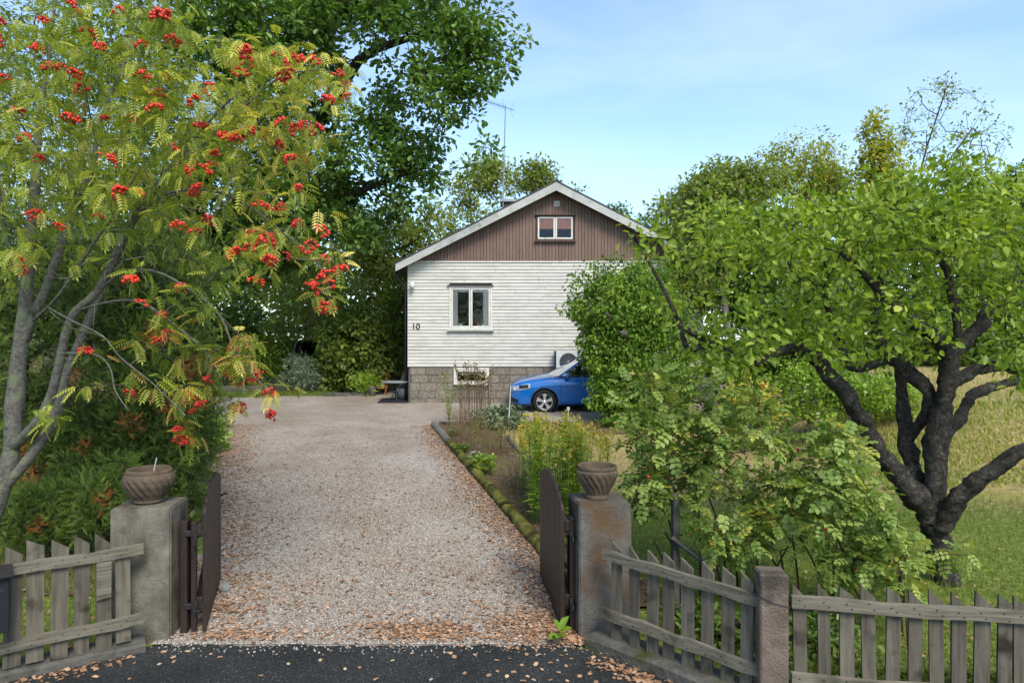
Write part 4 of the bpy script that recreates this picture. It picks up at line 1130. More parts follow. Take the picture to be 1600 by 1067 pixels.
# surface patches that follow the body
def patch(x0, x1, zf0, zf1, sgn, off, n=10, m=6):
    V = []
    for u in np.linspace(0, 1, n):
        x = x0 + (x1 - x0) * u
        W, T_, B = np.interp(x, st, cw), np.interp(x, st, ct), np.interp(x, st, cb)
        za, zb = zf0(u) if callable(zf0) else zf0, zf1(u) if callable(zf1) else zf1
        for v in np.linspace(0, 1, m):
            z = za + (zb - za) * v; f = (z - B) / (T_ - B)
            w = W * np.interp(f, TF[1:], WF[1:])
            V.append((x - off * max(0, 1 - x / .35), sgn * (w + off), z))
    return np.array(V), [[i * m + k, (i + 1) * m + k, (i + 1) * m + k + 1, i * m + k + 1] if sgn < 0 else [i * m + k, i * m + k + 1, (i + 1) * m + k + 1, (i + 1) * m + k] for i in range(n - 1) for k in range(m - 1)]
for sgn in (-1, 1):
    hl = obj('headlight', cm(patch(.04, .55, lambda u: .575 + .075 * u, lambda u: .665 + .125 * u ** .7, sgn, .004, 14)), M['lamp_glass'], car, smooth=True)
    obj('headlight_bezel', cm(patch(.26, .50, lambda u: .645 + .03 * u, lambda u: .735 + .03 * u, sgn, .007)), M['black_plastic'], hl, smooth=True)
    obj('bumper_intake', cm(patch(.015, .24, .27, lambda u: .42 - .07 * u, sgn, .004)), M['black_plastic'], car, smooth=True)
    obj('bumper_lip', cm(patch(.02, .56, .205, .235, sgn, .007, 10, 3)), M['black_plastic'], car, smooth=True)
    obj('sill_trim', cm(patch(1.32, 3.02, .175, .235, sgn, .006, 12, 3)), M['black_plastic'], car, smooth=True)
    obj('door', cm(join(patch(1.36, 1.372, .26, .9, sgn, .003, 2, 8), patch(2.36, 2.372, .26, .93, sgn, .003, 2, 8), patch(1.36, 2.37, .255, .265, sgn, .003, 10, 2), patch(2.372, 3.05, .255, .265, sgn, .003, 8, 2))), M['black_plastic'], car)
    obj('door_handle', cm(join(xf(box(2.1, 2.26, -.012, .012, .83, .855, .006), loc=(0, sgn * .868, 0)), xf(box(2.95, 3.1, -.012, .012, .85, .875, .006), loc=(0, sgn * .86, 0)))), M['car_blue'], car)
    mr = obj('wing_mirror', cm(xf(lathe([(.0, -.1), (.055, -.09), (.075, -.02), (.07, .05), (.04, .09), (0, .1)], 14), np.diag([.75, 1.0, .85]) @ rotx(R(90)), (1.52, sgn * .96, 1.0))), M['car_blue'], car, smooth=True)
    obj('mirror_foot', cm(box(1.46, 1.58, sgn * .86 - .04, sgn * .86 + .06, .945, .975, .01)), M['black_plastic'], mr)
obj('grille', cm(join(box(-.012, .02, -.38, .38, .545, .625, .01), box(.0, .03, -.5, .5, .27, .40, .01))), M['black_plastic'], car)
obj('number_plate', cm(box(-.03, -.014, -.26, .26, .43, .54, .004)), M['white_gloss'], car)
obj('badge', cm(xf(lathe([(.045, 0), (.04, .01), (0, .012)], 16), roty(R(-90)), (.02, 0, .655))), M['rim'], car)
def wheel_parts(wx, sgn):
    c = np.array([wx, sgn * .765, WZ - .005])
    Rm = rotx(R(90)) if sgn < 0 else rotx(R(-90))
    f = lambda VF: cm(xf(VF, Rm, c))
    w = obj('wheel', f(lathe([(.20, -.1), (.225, -.1), (.225, .07), (.213, .085), (.2, .06)], 32, close=True)), M['rim'], car, smooth=True)
    obj('tyre', f(lathe([(.215, -.1), (.29, -.105), (.315, -.08), (.318, 0), (.315, .075), (.29, .1), (.235, .1), (.215, .085)], 36, close=True)), M['rubber'], w, smooth=True)
    obj('brake_disc', f(lathe([(.195, -.02), (.195, 0), (.03, .005)], 24)), M['iron'], w)
    for k in range(5):
        a = k * 2 * math.pi / 5 + .3
        poly = [(.03, -.03), (.1, -.028), (.21, -.062), (.214, 0), (.21, .062), (.1, .028), (.03, .03)]
        obj('spoke', f(xf(prism(poly, 'z', .045, .078), rotz(a))), M['rim'], w)
    obj('hub_cap', f(lathe([(.05, .04), (.05, .085), (.035, .092), (0, .094)], 16)), M['rim'], w, smooth=True)
for wx in WHEELS:
    for sgn in (-1, 1): wheel_parts(wx, sgn)

# ================================================================== GATE PILLARS, BOWLS, GATES, FENCES
ROT = math.atan(.124)
def pillar(name, label, fr, w, d, h, mat):
    """fr: the front corner nearest the gate opening"""
    t = thing(name, label, 'gate pillar', (fr[0], fr[1], 0))
    ux = np.array([math.cos(ROT), math.sin(ROT), 0]); uy = np.array([-math.sin(ROT), math.cos(ROT), 0])
    bm = bmesh.new()
    bmesh.ops.create_cube(bm, size=1)
    bmesh.ops.subdivide_edges(bm, edges=list(bm.edges), cuts=9, use_grid_fill=True)
    for v in bm.verts:
        p = np.array([(v.co.x + .5) * w, (v.co.y + .5) * d, (v.co.z + .5) * (h + .12) - .12])
        q = np.array([fr[0], fr[1], 0.0]) + ux * p[0] + uy * p[1] + np.array([0, 0, p[2]])
        nz = mnoise.noise(Vector(q * 3.1)) * .010 + mnoise.noise(Vector(q * 11)) * .004
        v.co = Vector(q + (q - np.array([fr[0], fr[1], h / 2]) - ux * w / 2 - uy * d / 2) * nz)
    bmesh.ops.bevel(bm, geom=[e for e in bm.edges if len(e.link_faces) == 2 and e.calc_face_angle() > 1.0], offset=.012, segments=2, affect='EDGES')
    obj('pillar_block', from_bm(bm), mat, t)
    return t, np.array([fr[0], fr[1], 0.0]) + ux * w / 2 + uy * d / 2
pl, plc = pillar('gate_pillar', 'square grey concrete gate pillar on the left of the drive', (-2.85 - .48 * math.cos(ROT), 5.7 - .48 * math.sin(ROT)), .48, .43, 1.115, M['concrete_left'])
pr_, prc = pillar('gate_pillar', 'square brown stained concrete gate pillar on the right of the drive', (.56, 5.7), .45, .44, 1.14, M['concrete_right'])
def bowl(c, r, h, lab, wide):
    t = thing('stone_bowl', lab, 'planter', c)
    if wide: prof = [(.55, 0), (.62, .05), (.60, .09), (.8, .3), (.97, .55), (1.0, .72), (.95, .82), (.9, .86), (.9, .93), (.84, 1.0), (.78, .98), (.74, .9), (.7, .6), (.5, .42)]
    else: prof = [(.55, 0), (.58, .09), (.5, .12), (.66, .3), (.86, .52), (.98, .72), (1.0, .82), (.93, .86), (.96, .93), (.93, 1.0), (.86, .98), (.82, .9), (.72, .6), (.5, .42)]
    def wob(rr, z, a):
        zz = z / h
        g = 0
        if .12 < zz < .8: g = .10 * r * (abs(math.sin(a * 9 + zz * 8.5)) ** .7 - .75) * max(0, min(1, (zz - .12) * 6, (.8 - zz) * 10))
        return rr + g
    seg = 144
    dense = []
    for (r0, z0), (r1, z1) in zip(prof[:-1], prof[1:]):
        for q in np.linspace(0, 1, 5)[:-1]: dense.append((r * (r0 + (r1 - r0) * q), h * (z0 + (z1 - z0) * q)))
    dense.append((r * prof[-1][0], h * prof[-1][1]))
    rim_i = int(len(dense) * .72)
    lathe_out = lathe(dense, seg, lambda rr, z, a: wob(rr, z, a) if rr > .57 * r and z < .84 * h else rr)
    obj('bowl', xf(lathe_out, loc=c), M['bowl'], t, smooth=True)
    obj('soil', xf(lathe([(.72 * r, .62 * h), (.3 * r, .66 * h)], 16), loc=c), M['soil'], t)
    return t
bl = P(233, 784, 5.9); bl[2] = 1.117
bowl(bl, .205, .29, 'wide stone bowl with fluted sides on the left gate pillar', True)
br = P(933, 780, 5.92); br[2] = 1.142
bowl(br, .178, .29, 'narrow footed stone bowl with slanting flutes on the right gate pillar', False)
s0 = bl + [.03, 0, .22]; sk_ = thing('stick', 'thin pale stick standing in the left stone bowl', 'stick', s0)
obj('shaft', tube([s0 - [.01, 0, .05], s0 + [.035, 0, .16]], .005, 5), M['verge'], sk_)

def gate(name, label, A, Bp, zbot, nb, zt, hinge_side):
    """A hinge end, Bp free end; boards face the drive"""
    t = thing(name, label, 'gate', (A[0], A[1], gz(*A)))
    A = np.array(A, float); Bp = np.array(Bp, float); Ln = np.linalg.norm(Bp - A); u = (Bp - A) / Ln; nrm = np.array([-u[1], u[0]]) * hinge_side
    ang = math.atan2(u[1], u[0])
    def W(VF):                                                   # local x along the gate, y outwards (to the drive), z up
        Mx = np.array([[u[0], nrm[0], 0], [u[1], nrm[1], 0], [0, 0, 1.0]])
        V, F = VF; V2 = np.asarray(V) @ Mx.T + [A[0], A[1], 0]
        if hinge_side < 0: F = [list(f)[::-1] for f in F]
        return V2, F
    bwid = Ln / nb
    for k in range(nb):
        a, b = k * bwid + .010, (k + 1) * bwid - .010
        za, zb = zt((a / Ln)), zt((b / Ln)); zm = (za + zb) / 2
        z0 = zbot(a / Ln)
        obj('board', W(prism([(a, z0), (b, z0), (b, zb), ((a + b) / 2, zm + .012), (a, za)], 'y', .0, .024)), M['brown_paint'], t)
    for q in (.18, .80):
        z = zbot(.5) + (zt(.0) - zbot(0)) * q
        obj('rail', W(box(-.0, Ln - .02, -.045, -.002, z, z + .095, .004)), M['brown_paint'], t)
    obj('brace', W(tube([(.06, -.022, zbot(.1) + .3), (Ln * .85, -.022, zbot(.5) + .75)], .03, 4)), M['brown_paint'], t)
    for q in (.22, .78):
        z = zbot(0) + (zt(0) - zbot(0)) * q
        obj('hinge', W(join(box(-.12, .18, -.055, -.046, z, z + .035), xf(lathe([(.014, -.03), (.014, .07)], 8), loc=(-.04, -.05, z)))), M['iron'], t)
    obj('gate_stile', W(box(-.0, .05, -.09, -.046, zbot(0) + .02, zt(0) - .06, .004)), M['brown_paint'], t)
    return t, W
gl_, GW = gate('gate', 'dark brown arched board gate leaf swung open beside the left pillar', (-2.63, 5.80), (-3.0, 6.98), lambda q: .03 + .05 * q, 10, lambda q: .98 + .27 * max(0.0, math.sin(min(1, q * .96 + .04) * math.pi * .82)) ** .75 - .03 * q, -1)
obj('latch', GW(tube([(1.22, .03, .93), (1.3, .05, .93), (1.3, .08, .93)], .012, 6)), M['iron'], gl_)
gr_, GW2 = gate('gate', 'dark brown arched board gate leaf swung open beside the right pillar', (.45, 5.83), (.31, 7.06), lambda q: .03 + .06 * q, 10, lambda q: 1.0 + .28 * max(0.0, math.sin(min(1, q * .96 + .04) * math.pi * .82)) ** .75 - .03 * q, 1)
hp_ = thing('hinge_post', 'upright dark brown post bolted to the side of the left pillar', 'post', (-2.79, 5.78, 0))
obj('post_board', xf(box(-.03, .03, -.055, .055, .02, .97, .005), rotz(ROT), (-2.80, 5.86, 0)), M['brown_paint'], hp_)
for z in (.22, .84): obj('hinge_pin', box(-2.79, -2.62, 5.80, 5.84, z, z + .05, .006), M['iron'], hp_)
hp2 = thing('hinge_post', 'dark brown hinge post bolted to the side of the right pillar', 'post', (.5, 5.85, 0))
obj('post_board', xf(box(-.025, .02, -.05, .05, .02, .98, .005), rotz(ROT), (.512, 5.92, 0)), M['brown_paint'], hp2)
for z in (.22, .84): obj('hinge_pin', box(.44, .52, 5.85, 5.89, z, z + .05, .006), M['iron'], hp2)

def fence(label, A, Bp, ts, pw, z0, z1, rails, rail_ext=(0, 0), ptone='grey_wood', rise=0.0, rail_h=.085, peak=.085):
    t = thing('picket_fence', label, 'fence', (A[0], A[1], 0))
    A = np.array(A, float); Bp = np.array(Bp, float); Ln = np.linalg.norm(Bp - A); u = (Bp - A) / Ln; n = np.array([u[1], -u[0]])
    if n[1] > 0: n = -n                                           # towards the road
    flip = u[0] < 0
    def W(VF, yaw=0.0, c=0.0, lean=0.0):
        V = np.asarray(VF[0], float).copy()
        V[:, 0] += lean * (V[:, 2] - z0)
        x, y = V[:, 0] - c, V[:, 1]; V[:, 0] = c + x * math.cos(yaw) - y * math.sin(yaw); V[:, 1] = x * math.sin(yaw) + y * math.cos(yaw)
        xy = A + V[:, :1] * u + V[:, 1:2] * n
        F = VF[1] if not flip else VF[1]
        return np.column_stack([xy, V[:, 2]]), F
    for s in ts:
        c = s * Ln; w = pw * rng.uniform(.92, 1.08); zt = z1 + rng.uniform(-.015, .015); zb = z0 + rng.uniform(-.02, .015) + rise * s
        pk = peak * rng.uniform(.7, 1.3)
        L_, R_ = (zt, zt - pk) if not flip else (zt - pk, zt)
        poly = [(c - w / 2, zb), (c + w / 2, zb), (c + w / 2, R_), (c - w / 2, L_)]
        bm = bmesh.new(); VF = prism(poly, 'y', -.024, -.002)
        obj('picket', W(VF, rng.uniform(-.05, .05), c, rng.uniform(-.02, .02)), M[ptone], t)
    nails = []
    for s in ts:
        for za, zb in rails:
            zc = za + (zb - za) * s
            for dx_, dz_ in ((-.2, .018), (.18, -.016)):
                nails.append(W(xf(lathe([(.0045, 0), (.0045, .003), (0, .004)], 6), rotx(R(-90)), (s * Ln + dx_ * pw, .035, zc + dz_ + rng.normal() * .004))))
    obj('nails', join(*nails), M['iron'], t, kind='stuff')
    for za, zb in rails:
        a, b = -rail_ext[0], Ln + rail_ext[1]
        nseg = 10; V = []; 
        for i in range(nseg + 1):
            x = a + (b - a) * i / nseg; zc = za + (zb - za) * i / nseg + .006 * math.sin(i * 1.7 + za * 9); hh = rail_h / 2 + .003 * math.sin(i * 2.3)
            V += [(x, .001, zc - hh), (x, .034, zc - hh + .004), (x, .032, zc + hh - .004), (x, .001, zc + hh)]
        F = [[i * 4 + k, i * 4 + (k + 1) % 4, i * 4 + 4 + (k + 1) % 4, i * 4 + 4 + k] for i in range(nseg) for k in range(4)] + [[3, 2, 1, 0], [nseg * 4, nseg * 4 + 1, nseg * 4 + 2, nseg * 4 + 3]]
        obj('fence_rail', W((np.array(V), F)), M['grey_rail'], t)
    return t
# left fence
FA, FB = np.array([-3.02, 5.545]), np.array([-4.35, 4.60])
def px_on(A, B, px):                                              # parameter where the line A-B crosses a photo column
    k = (px - 800) / FPX; d = B - A
    return (k * A[1] - A[0]) / (d[0] - k * d[1])
tsl = [px_on(FA, FB, p) for p in (193, 162, 127, 92, 54, 18, -20, -60)]
fence('grey weathered picket fence running left from the left gate pillar', FA, FB, tsl, .108, .08, 1.0, [(.815, .81), (.255, .25)], (.02, .1))
lf = [o for o in COL.objects if o.name.startswith('picket_fence')][0]
_u = (FB - FA) / np.linalg.norm(FB - FA); _c = FA + _u * tsl[1] * np.linalg.norm(FB - FA); _n = np.array([_u[1], -_u[0]]); _n = _n if _n[1] < 0 else -_n
obj('repair_board', xf(prism([(-.05, .47), (.05, .48), (.052, .79), (-.05, .79)], 'y', -.012, .012), rotz(math.atan2(_u[1], _u[0]) + math.pi), (_c[0] + _n[0] * .014, _c[1] + _n[1] * .014, 0)), M['grey_rail'], lf)
# right fences
FC, FD = np.array([.77, 5.55]), np.array([1.70, 4.66])
tsr = [px_on(FC, FD, p) for p in (961, 990, 1018, 1043, 1074, 1103, 1135, 1165)]
fence('short weathered picket fence from the right gate pillar to the concrete post', FC, FD, tsr, .09, .06, .9, [(.77, .735), (.30, .255)], (.03, .0), peak=.07)
FE, FG = np.array([1.90, 4.60]), np.array([4.6, 4.12])
tsq = [px_on(FE, FG, p) for p in (1252, 1289.5, 1325, 1360, 1394.5, 1430, 1465, 1499, 1533, 1569, 1596, 1632, 1668)]
fence('long weathered picket fence running right from the concrete post', FE, FG, tsq, .085, .03, .885, [(.752, .735), (.235, .22)], (.02, .0), peak=.075)
pp = thing('fence_post', 'pinkish concrete fence post where the two right fences meet', 'post', (1.80, 4.66, 0))
obj('post_shaft', xf(box(-.093, .093, -.09, .09, -.1, .945, .012), rotz(-.12), (1.765, 4.65, 0)), M['concrete_post'], pp)
wl_ = thing('wire', 'rusty wire wrapped round the concrete fence post', 'wire', (1.76, 4.65, .75))
obj('wire_loop', xf(tube([(-.098, -.095, .80), (-.03, -.099, .765), (.04, -.099, .745), (.098, -.095, .735), (.1, .095, .76), (-.1, .095, .79), (-.098, -.095, .80)], .003, 4), rotz(-.12), (1.765, 4.65, 0)), M['iron'], wl_)

# kerbs under the fences
def kerb(name, pts, w, h, mat, seg=.12, top_wob=.012, kind='structure', side=1):
    pts = np.array(pts, float); d = np.linalg.norm(np.diff(pts, axis=0), axis=1); s = np.concatenate([[0], np.cumsum(d)])
    V = []; n = max(2, int(s[-1] / seg))
    for i in range(n + 1):
        q = s[-1] * i / n; x, y = np.interp(q, s, pts[:, 0]), np.interp(q, s, pts[:, 1])
        x2, y2 = np.interp(min(q + .05, s[-1]), s, pts[:, 0]), np.interp(min(q + .05, s[-1]), s, pts[:, 1]); x1, y1 = np.interp(max(q - .05, 0), s, pts[:, 0]), np.interp(max(q - .05, 0), s, pts[:, 1])
        tn = unit(np.array([x2 - x1, y2 - y1])); nn = np.array([-tn[1], tn[0]]) * side
        g = gz(x, y); a = mnoise.noise(Vector((x * 4, y * 4, 1))) * top_wob; b = mnoise.noise(Vector((x * 5, y * 5, 7))) * top_wob
        for off, z in ((0 + a, -.1), (0 + b, h - .02 + a), (.02 + a, h + b), (w - .02, h + a), (w + a, h - .02), (w, -.1)):
            V.append((x + nn[0] * off, y + nn[1] * off, g + z))
    F = [[i * 6 + k, i * 6 + (k + 1) % 6, i * 6 + 6 + (k + 1) % 6, i * 6 + 6 + k] for i in range(n) for k in range(6)] + [[5, 4, 3, 2, 1, 0], [n * 6 + k for k in range(6)]]
    return tag(obj(name, (np.array(V), F), mat, smooth=False), kind=kind)
kerb('kerb', [(-2.95, 5.50), (-3.4, 5.22), (-3.9, 4.88), (-5.2, 3.9)], .26, .07, M['kerb_concrete'], side=-1)
kerb('kerb', [(.60, 5.58), (.8, 5.38), (1.2, 4.98), (1.6, 4.56), (1.95, 4.36), (5.0, 3.8)], .28, .10, M['kerb_concrete'], side=1)
# mossy log edging of the flower bed, in lengths
ed = [(.40, 7.3), (.30, 7.72), (-.77, 11.8), (-1.89, 16.0)]
edl = [((.44, 7.2), (-.12, 9.3)), ((-.13, 9.33), (-.70, 11.5)), ((-.71, 11.53), (-1.3, 13.75)), ((-1.31, 13.78), (-1.89, 16.0))]
labs = ['mossy timber edging length nearest the right gate', 'mossy timber edging length second from the gate along the bed', 'mossy timber edging length beside the dry stalks, third from the gate', 'bare grey timber edging at the far corner of the bed']
for (a, b), lb in zip(edl, labs):
    t = thing('edging_timber', lb, 'edging', (a[0], a[1], gz(*a)), 'timber edging along the flower bed')
    n = 14; V = []
    for i in range(n + 1):
        q = i / n; x = a[0] + (b[0] - a[0]) * q; y = a[1] + (b[1] - a[1]) * q; g = gz(x, y)
        for k in range(10):
            an = k * 2 * math.pi / 10; rr = .075 * (1 + .25 * mnoise.noise(Vector((x * 5, y * 5, k * .8))))
            V.append((x + .06 + rr * 1.15 * math.cos(an), y, g + .05 + rr * math.sin(an)))
    F = [[i * 10 + k, i * 10 + (k + 1) % 10, i * 10 + 10 + (k + 1) % 10, i * 10 + 10 + k] for i in range(n) for k in range(10)] + [list(range(10)), [n * 10 + k for k in range(10)][::-1]]
    obj('timber', (np.array(V), F), M['mossy_log'] if lb[0] == 'm' else M['plank'], t, smooth=True)
t = thing('edging_timber', 'thin dark edging between the flower bed and the dry lawn', 'edging', (.33, 11.86, gz(.33, 11.86)), 'timber edging along the flower bed')
pts = [(B2(y) + .05, y, gz(B2(y), y) + .03) for y in np.arange(9.0, 14.6, .5)]
obj('timber', tube(pts, .05, 6), M['dark_wood'], t, smooth=True)
# stone slabs edging on the left of the drive
for k, (y0, lb) in enumerate([(10.6, 'grey edging stone on the left of the drive, closest to the gate'), (11.5, 'grey edging stone on the left of the drive, between two others'), (12.4, 'grey edging stone on the left of the drive by the leafy weeds')]):
    x0 = float(dl(y0)) - .22; x1 = float(dl(y0 + .85)) - .22
    t = thing('edging_stone', lb, 'edging', (x0, y0, gz(x0, y0)), 'edging stones left of the drive')
    an = math.atan2(x0 - x1, .85)
    obj('slab', xf(box(-.13, .13, -.42, .42, -.05, .16, .015), rotz(an), ((x0 + x1) / 2, y0 + .42, gz(x0, y0 + .42))), M['edge_stone'], t)

# ================================================================== TREES AND SHRUBS
def pxl(seq, Y0, dY=0.0):
    """drawn limb: (px, py, half width in px[, depth]) -> points and radii"""
    pts, rads = [], []
    for i, s in enumerate(seq):
        Y = s[3] if len(s) > 3 else Y0 + dY * i / max(1, len(seq) - 1)
        pts.append(P(s[0], s[1], Y)); rads.append(s[2] / FPX * Y)
    return pts, rads

# ---- apple tree
ap_base = P(1480, 925, 6.95); ap_base[2] = gz(ap_base[0], ap_base[1])
apple = thing('apple_tree', 'old gnarled apple tree with dark twisted limbs on the right lawn', 'tree', ap_base)
sk = Skel()
def limb(seq, Y0, dY=0.0, root=False, wob=.14, sub=4):
    pts, rads = pxl(seq, Y0, dY)
    par = -1 if root else sk.near(pts[0])
    if not root: pts[0] = sk.pos[par]
    sk.limb(pts, rads, par, sub, wob)
limb([(1486, 955, 25.3), (1479, 912, 19.7), (1470, 878, 15.5), (1467, 845, 14.8), (1457, 812, 20.4), (1455, 795, 18.3)], 6.95, root=True)
limb([(1462, 805, 21.1), (1420, 762, 17.6), (1375, 702, 12.7), (1342, 648, 12.7), (1302, 592, 12), (1264, 552, 10.6), (1222, 545, 8.45), (1195, 565, 6.34), (1160, 562, 6.32), (1112, 536, 5.42), (1072, 515, 4.51)], 6.9, -.5)
limb([(1450, 800, 15.5), (1422, 722, 12), (1412, 655, 9.86), (1408, 600, 8.45), (1405, 560, 6.34)], 7.0, .7)
limb([(1420, 668, 9.86), (1455, 630, 9.86), (1440, 598, 9.86), (1402, 570, 9.15), (1374, 533, 8.45), (1370, 490, 6.34), (1376, 450, 6.32), (1365, 410, 4.51)], 7.0, .2)
limb([(1465, 810, 19.7), (1462, 730, 15.5), (1466, 660, 15.5), (1480, 600, 14.1), (1488, 550, 12.7)], 6.95, -.1)
limb([(1486, 556, 11.3), (1468, 532, 10.6), (1440, 512, 9.86), (1408, 494, 9.86), (1385, 470, 6.34), (1360, 440, 6.32), (1335, 410, 4.51)], 6.85, -.6)
limb([(1488, 552, 11.3), (1505, 535, 10.6), (1532, 508, 9.86), (1546, 480, 8.45), (1582, 450, 6.34), (1622, 430, 5.42)], 6.85, .5)
limb([(1488, 600, 9.86), (1530, 575, 9.15), (1570, 573, 8.45), (1605, 582, 7.74), (1660, 575, 6.69)], 6.85, .6)
limb([(1478, 700, 9.15), (1500, 652, 8.45), (1518, 618, 7.74), (1560, 602, 6.34), (1605, 592, 6.32)], 7.0, 1.2)
limb([(1472, 835, 19), (1502, 772, 14.1), (1552, 735, 12), (1602, 700, 10.6), (1670, 660, 8.45), (1740, 600, 6.69)], 6.85, -.9)
limb([(1380, 575, 6.34), (1332, 577, 6.34), (1312, 540, 5.42), (1300, 505, 4.51), (1290, 460, 3.61)], 7.1, .4)
limb([(1112, 536, 5.42), (1075, 545, 4.51), (1060, 500, 3.61), (1030, 440, 2.71), (990, 370, 1.8)], 6.45, .1)
limb([(1500, 540, 6.34), (1490, 470, 6.69), (1470, 400, 5.42), (1450, 330, 3.61)], 6.9, .3)
ap_poly = [(1035, 425), (1065, 395), (1095, 362), (1135, 340), (1180, 350), (1250, 320), (1330, 318), (1400, 300), (1480, 275), (1560, 290), (1620, 300), (1760, 330), (1760, 560), (1600, 560), (1560, 545), (1470, 500), (1400, 520), (1330, 520), (1240, 515), (1180, 555), (1110, 565), (1060, 545), (1030, 500), (1015, 450)]
t1 = poly_sample(ap_poly, 370, 5.7, 8.6)
t1b = poly_sample([(1100, 340), (1600, 300), (1700, 320), (1600, 400), (1100, 410)], 225, 5.5, 8.0)
t2 = poly_sample([(985, 368), (1010, 350), (1035, 400), (1005, 395)], 6, 6.3, 6.6)
t3 = np.concatenate([np.array([P(x + rng.normal() * 3, y, Y) for x, y0, Y in ((1045, 330, 6.5), (1110, 300, 6.6), (1160, 310, 7), (1240, 295, 6.4), (1345, 285, 6.8), (1405, 270, 6.3), (1520, 262, 6.6), (1575, 268, 7), (1480, 240, 6.4), (1500, 235, 6.5)) for y in (y0, y0 + 22, y0 + 45)]), poly_sample([(1095, 540), (1180, 545), (1180, 590), (1110, 580)], 14, 6.2, 6.8), poly_sample([(1465, 240), (1500, 235), (1505, 300), (1470, 300)], 4, 6.4, 6.8), poly_sample([(1560, 560), (1640, 560), (1640, 600), (1570, 600)], 9, 6.3, 7.2)])
t4 = poly_sample([(1225, 470), (1490, 465), (1470, 540), (1400, 560), (1330, 575), (1235, 550)], 60, 5.9, 8.2)
t5 = poly_sample([(1050, 520), (1230, 530), (1200, 575), (1100, 580)], 30, 6.0, 7.4)
tg = np.concatenate([t1, t1b, t2, t3, t4, t5])
sh = []
for k in range(46):
    x = rng.uniform(1060, 1640); y0 = np.interp(x, [1060, 1110, 1180, 1330, 1400, 1480, 1560, 1640], [385, 345, 345, 325, 305, 280, 292, 300]) + rng.uniform(-6, 30); Y = rng.uniform(5.7, 7.8); lean = rng.normal() * 10
    for q in range(rng.integers(1, 4)): sh.append(P(x + lean * q, y0 - 17 * q, Y))
tg = np.concatenate([tg, np.array(sh)])
sk.grow(tg, step=.22, bend=.16, sag=.05, skip=22)
obj('trunk', sk.mesh(.0038, .40, gnarl=.42), M['bark_apple'], apple, smooth=True)
pos, d, n, sz, tn = clump_leaves(tg, rng.integers(8, 28, len(tg)), .18, .07, up=.3, out=.9, droop=.3, flat=.95, cvar=.5, szvar=.45)
put_leaves(apple, T_OVAL, pos, d, n, sz, tn, M['l_apple'], 'crown', 300, 'leaf', key='apple_leaf')

# ---- rowan tree
rw_base = np.array([-5.12, 6.5, gz(-5.12, 6.5)])
rowan = thing('rowan_tree', 'many-stemmed rowan with red berry clusters leaning over the left fence', 'tree', rw_base)
sk = Skel()
limb([(-42, 950, 15), (-25, 840, 13.5), (4, 765, 12.1), (18, 700, 12.1), (24, 620, 12.6), (30, 560, 11.6), (40, 480, 10), (45, 400, 8.5), (55, 300, 6.53), (60, 200, 5.02), (75, 100, 2.18), (85, 10, 2.23), (90, -60, 2.11)], 6.5, .2, root=True, wob=.06)
limb([(18, 700, 8.5), (58, 660, 7.53), (84, 605, 6.53), (110, 500, 6.53), (152, 456, 6.02), (188, 385, 6.02), (213, 336, 5.52), (262, 270, 4.51), (304, 217, 2.18), (345, 170, 2.23), (400, 120, 1.58)], 6.45, -.6, wob=.06)
limb([(32, 550, 7.04), (72, 450, 6.53), (112, 340, 5.52), (142, 270, 5.02), (157, 190, 2.49), (190, 110, 2.19), (215, 30, 2.11)], 6.5, .3, wob=.06)
limb([(0, 770, 8.5), (48, 712, 7.53), (86, 650, 7.04), (102, 590, 6.53), (130, 520, 6.02), (170, 430, 5.02), (192, 375, 2.49), (240, 320, 2.19), (310, 290, 2.11)], 6.5, .5, wob=.06)
limb([(48, 520, 2.49), (85, 470, 2.18), (120, 420, 2.19), (180, 330, 2.23), (220, 260, 2.11)], 6.4, -.4, wob=.06)
limb([(160, 455, 2.18), (195, 425, 2.19), (245, 425, 2.11), (300, 455, 2.11), (345, 495, 1.58), (372, 560, 1.26), (420, 610, 1.05)], 6.2, -.7, wob=.03)
limb([(130, 505, 2.19), (180, 470, 2.23), (225, 475, 2.11), (270, 505, 1.79), (300, 530, 1.58), (330, 560, 1.26), (345, 590, 1.05)], 6.2, -.6, wob=.03)
limb([(60, 495, 2.11), (110, 500, 1.79), (160, 525, 1.58), (190, 560, 1.37), (240, 600, 1.16), (290, 650, 0.949)], 6.2, -.6, wob=.03)
limb([(213, 336, 2.18), (270, 300, 2.19), (340, 300, 2.23), (400, 330, 2.11), (450, 370, 1.58), (495, 410, 1.26), (515, 450, 0.949)], 6.1, -.5, wob=.03)
limb([(262, 270, 2.18), (330, 215, 2.23), (390, 160, 2.11), (440, 120, 1.58), (500, 110, 1.05), (535, 120, 0.843)], 6.1, -.5, wob=.03)
limb([(120, 570, 2.11), (150, 555, 1.58), (172, 575, 1.37), (180, 610, 1.05), (200, 640, 0.843)], 6.2, -.4, wob=.03)
limb([(38, 500, 2.49), (15, 400, 2.18), (0, 300, 2.19), (-30, 200, 2.23)], 6.4, -.5, wob=.05)
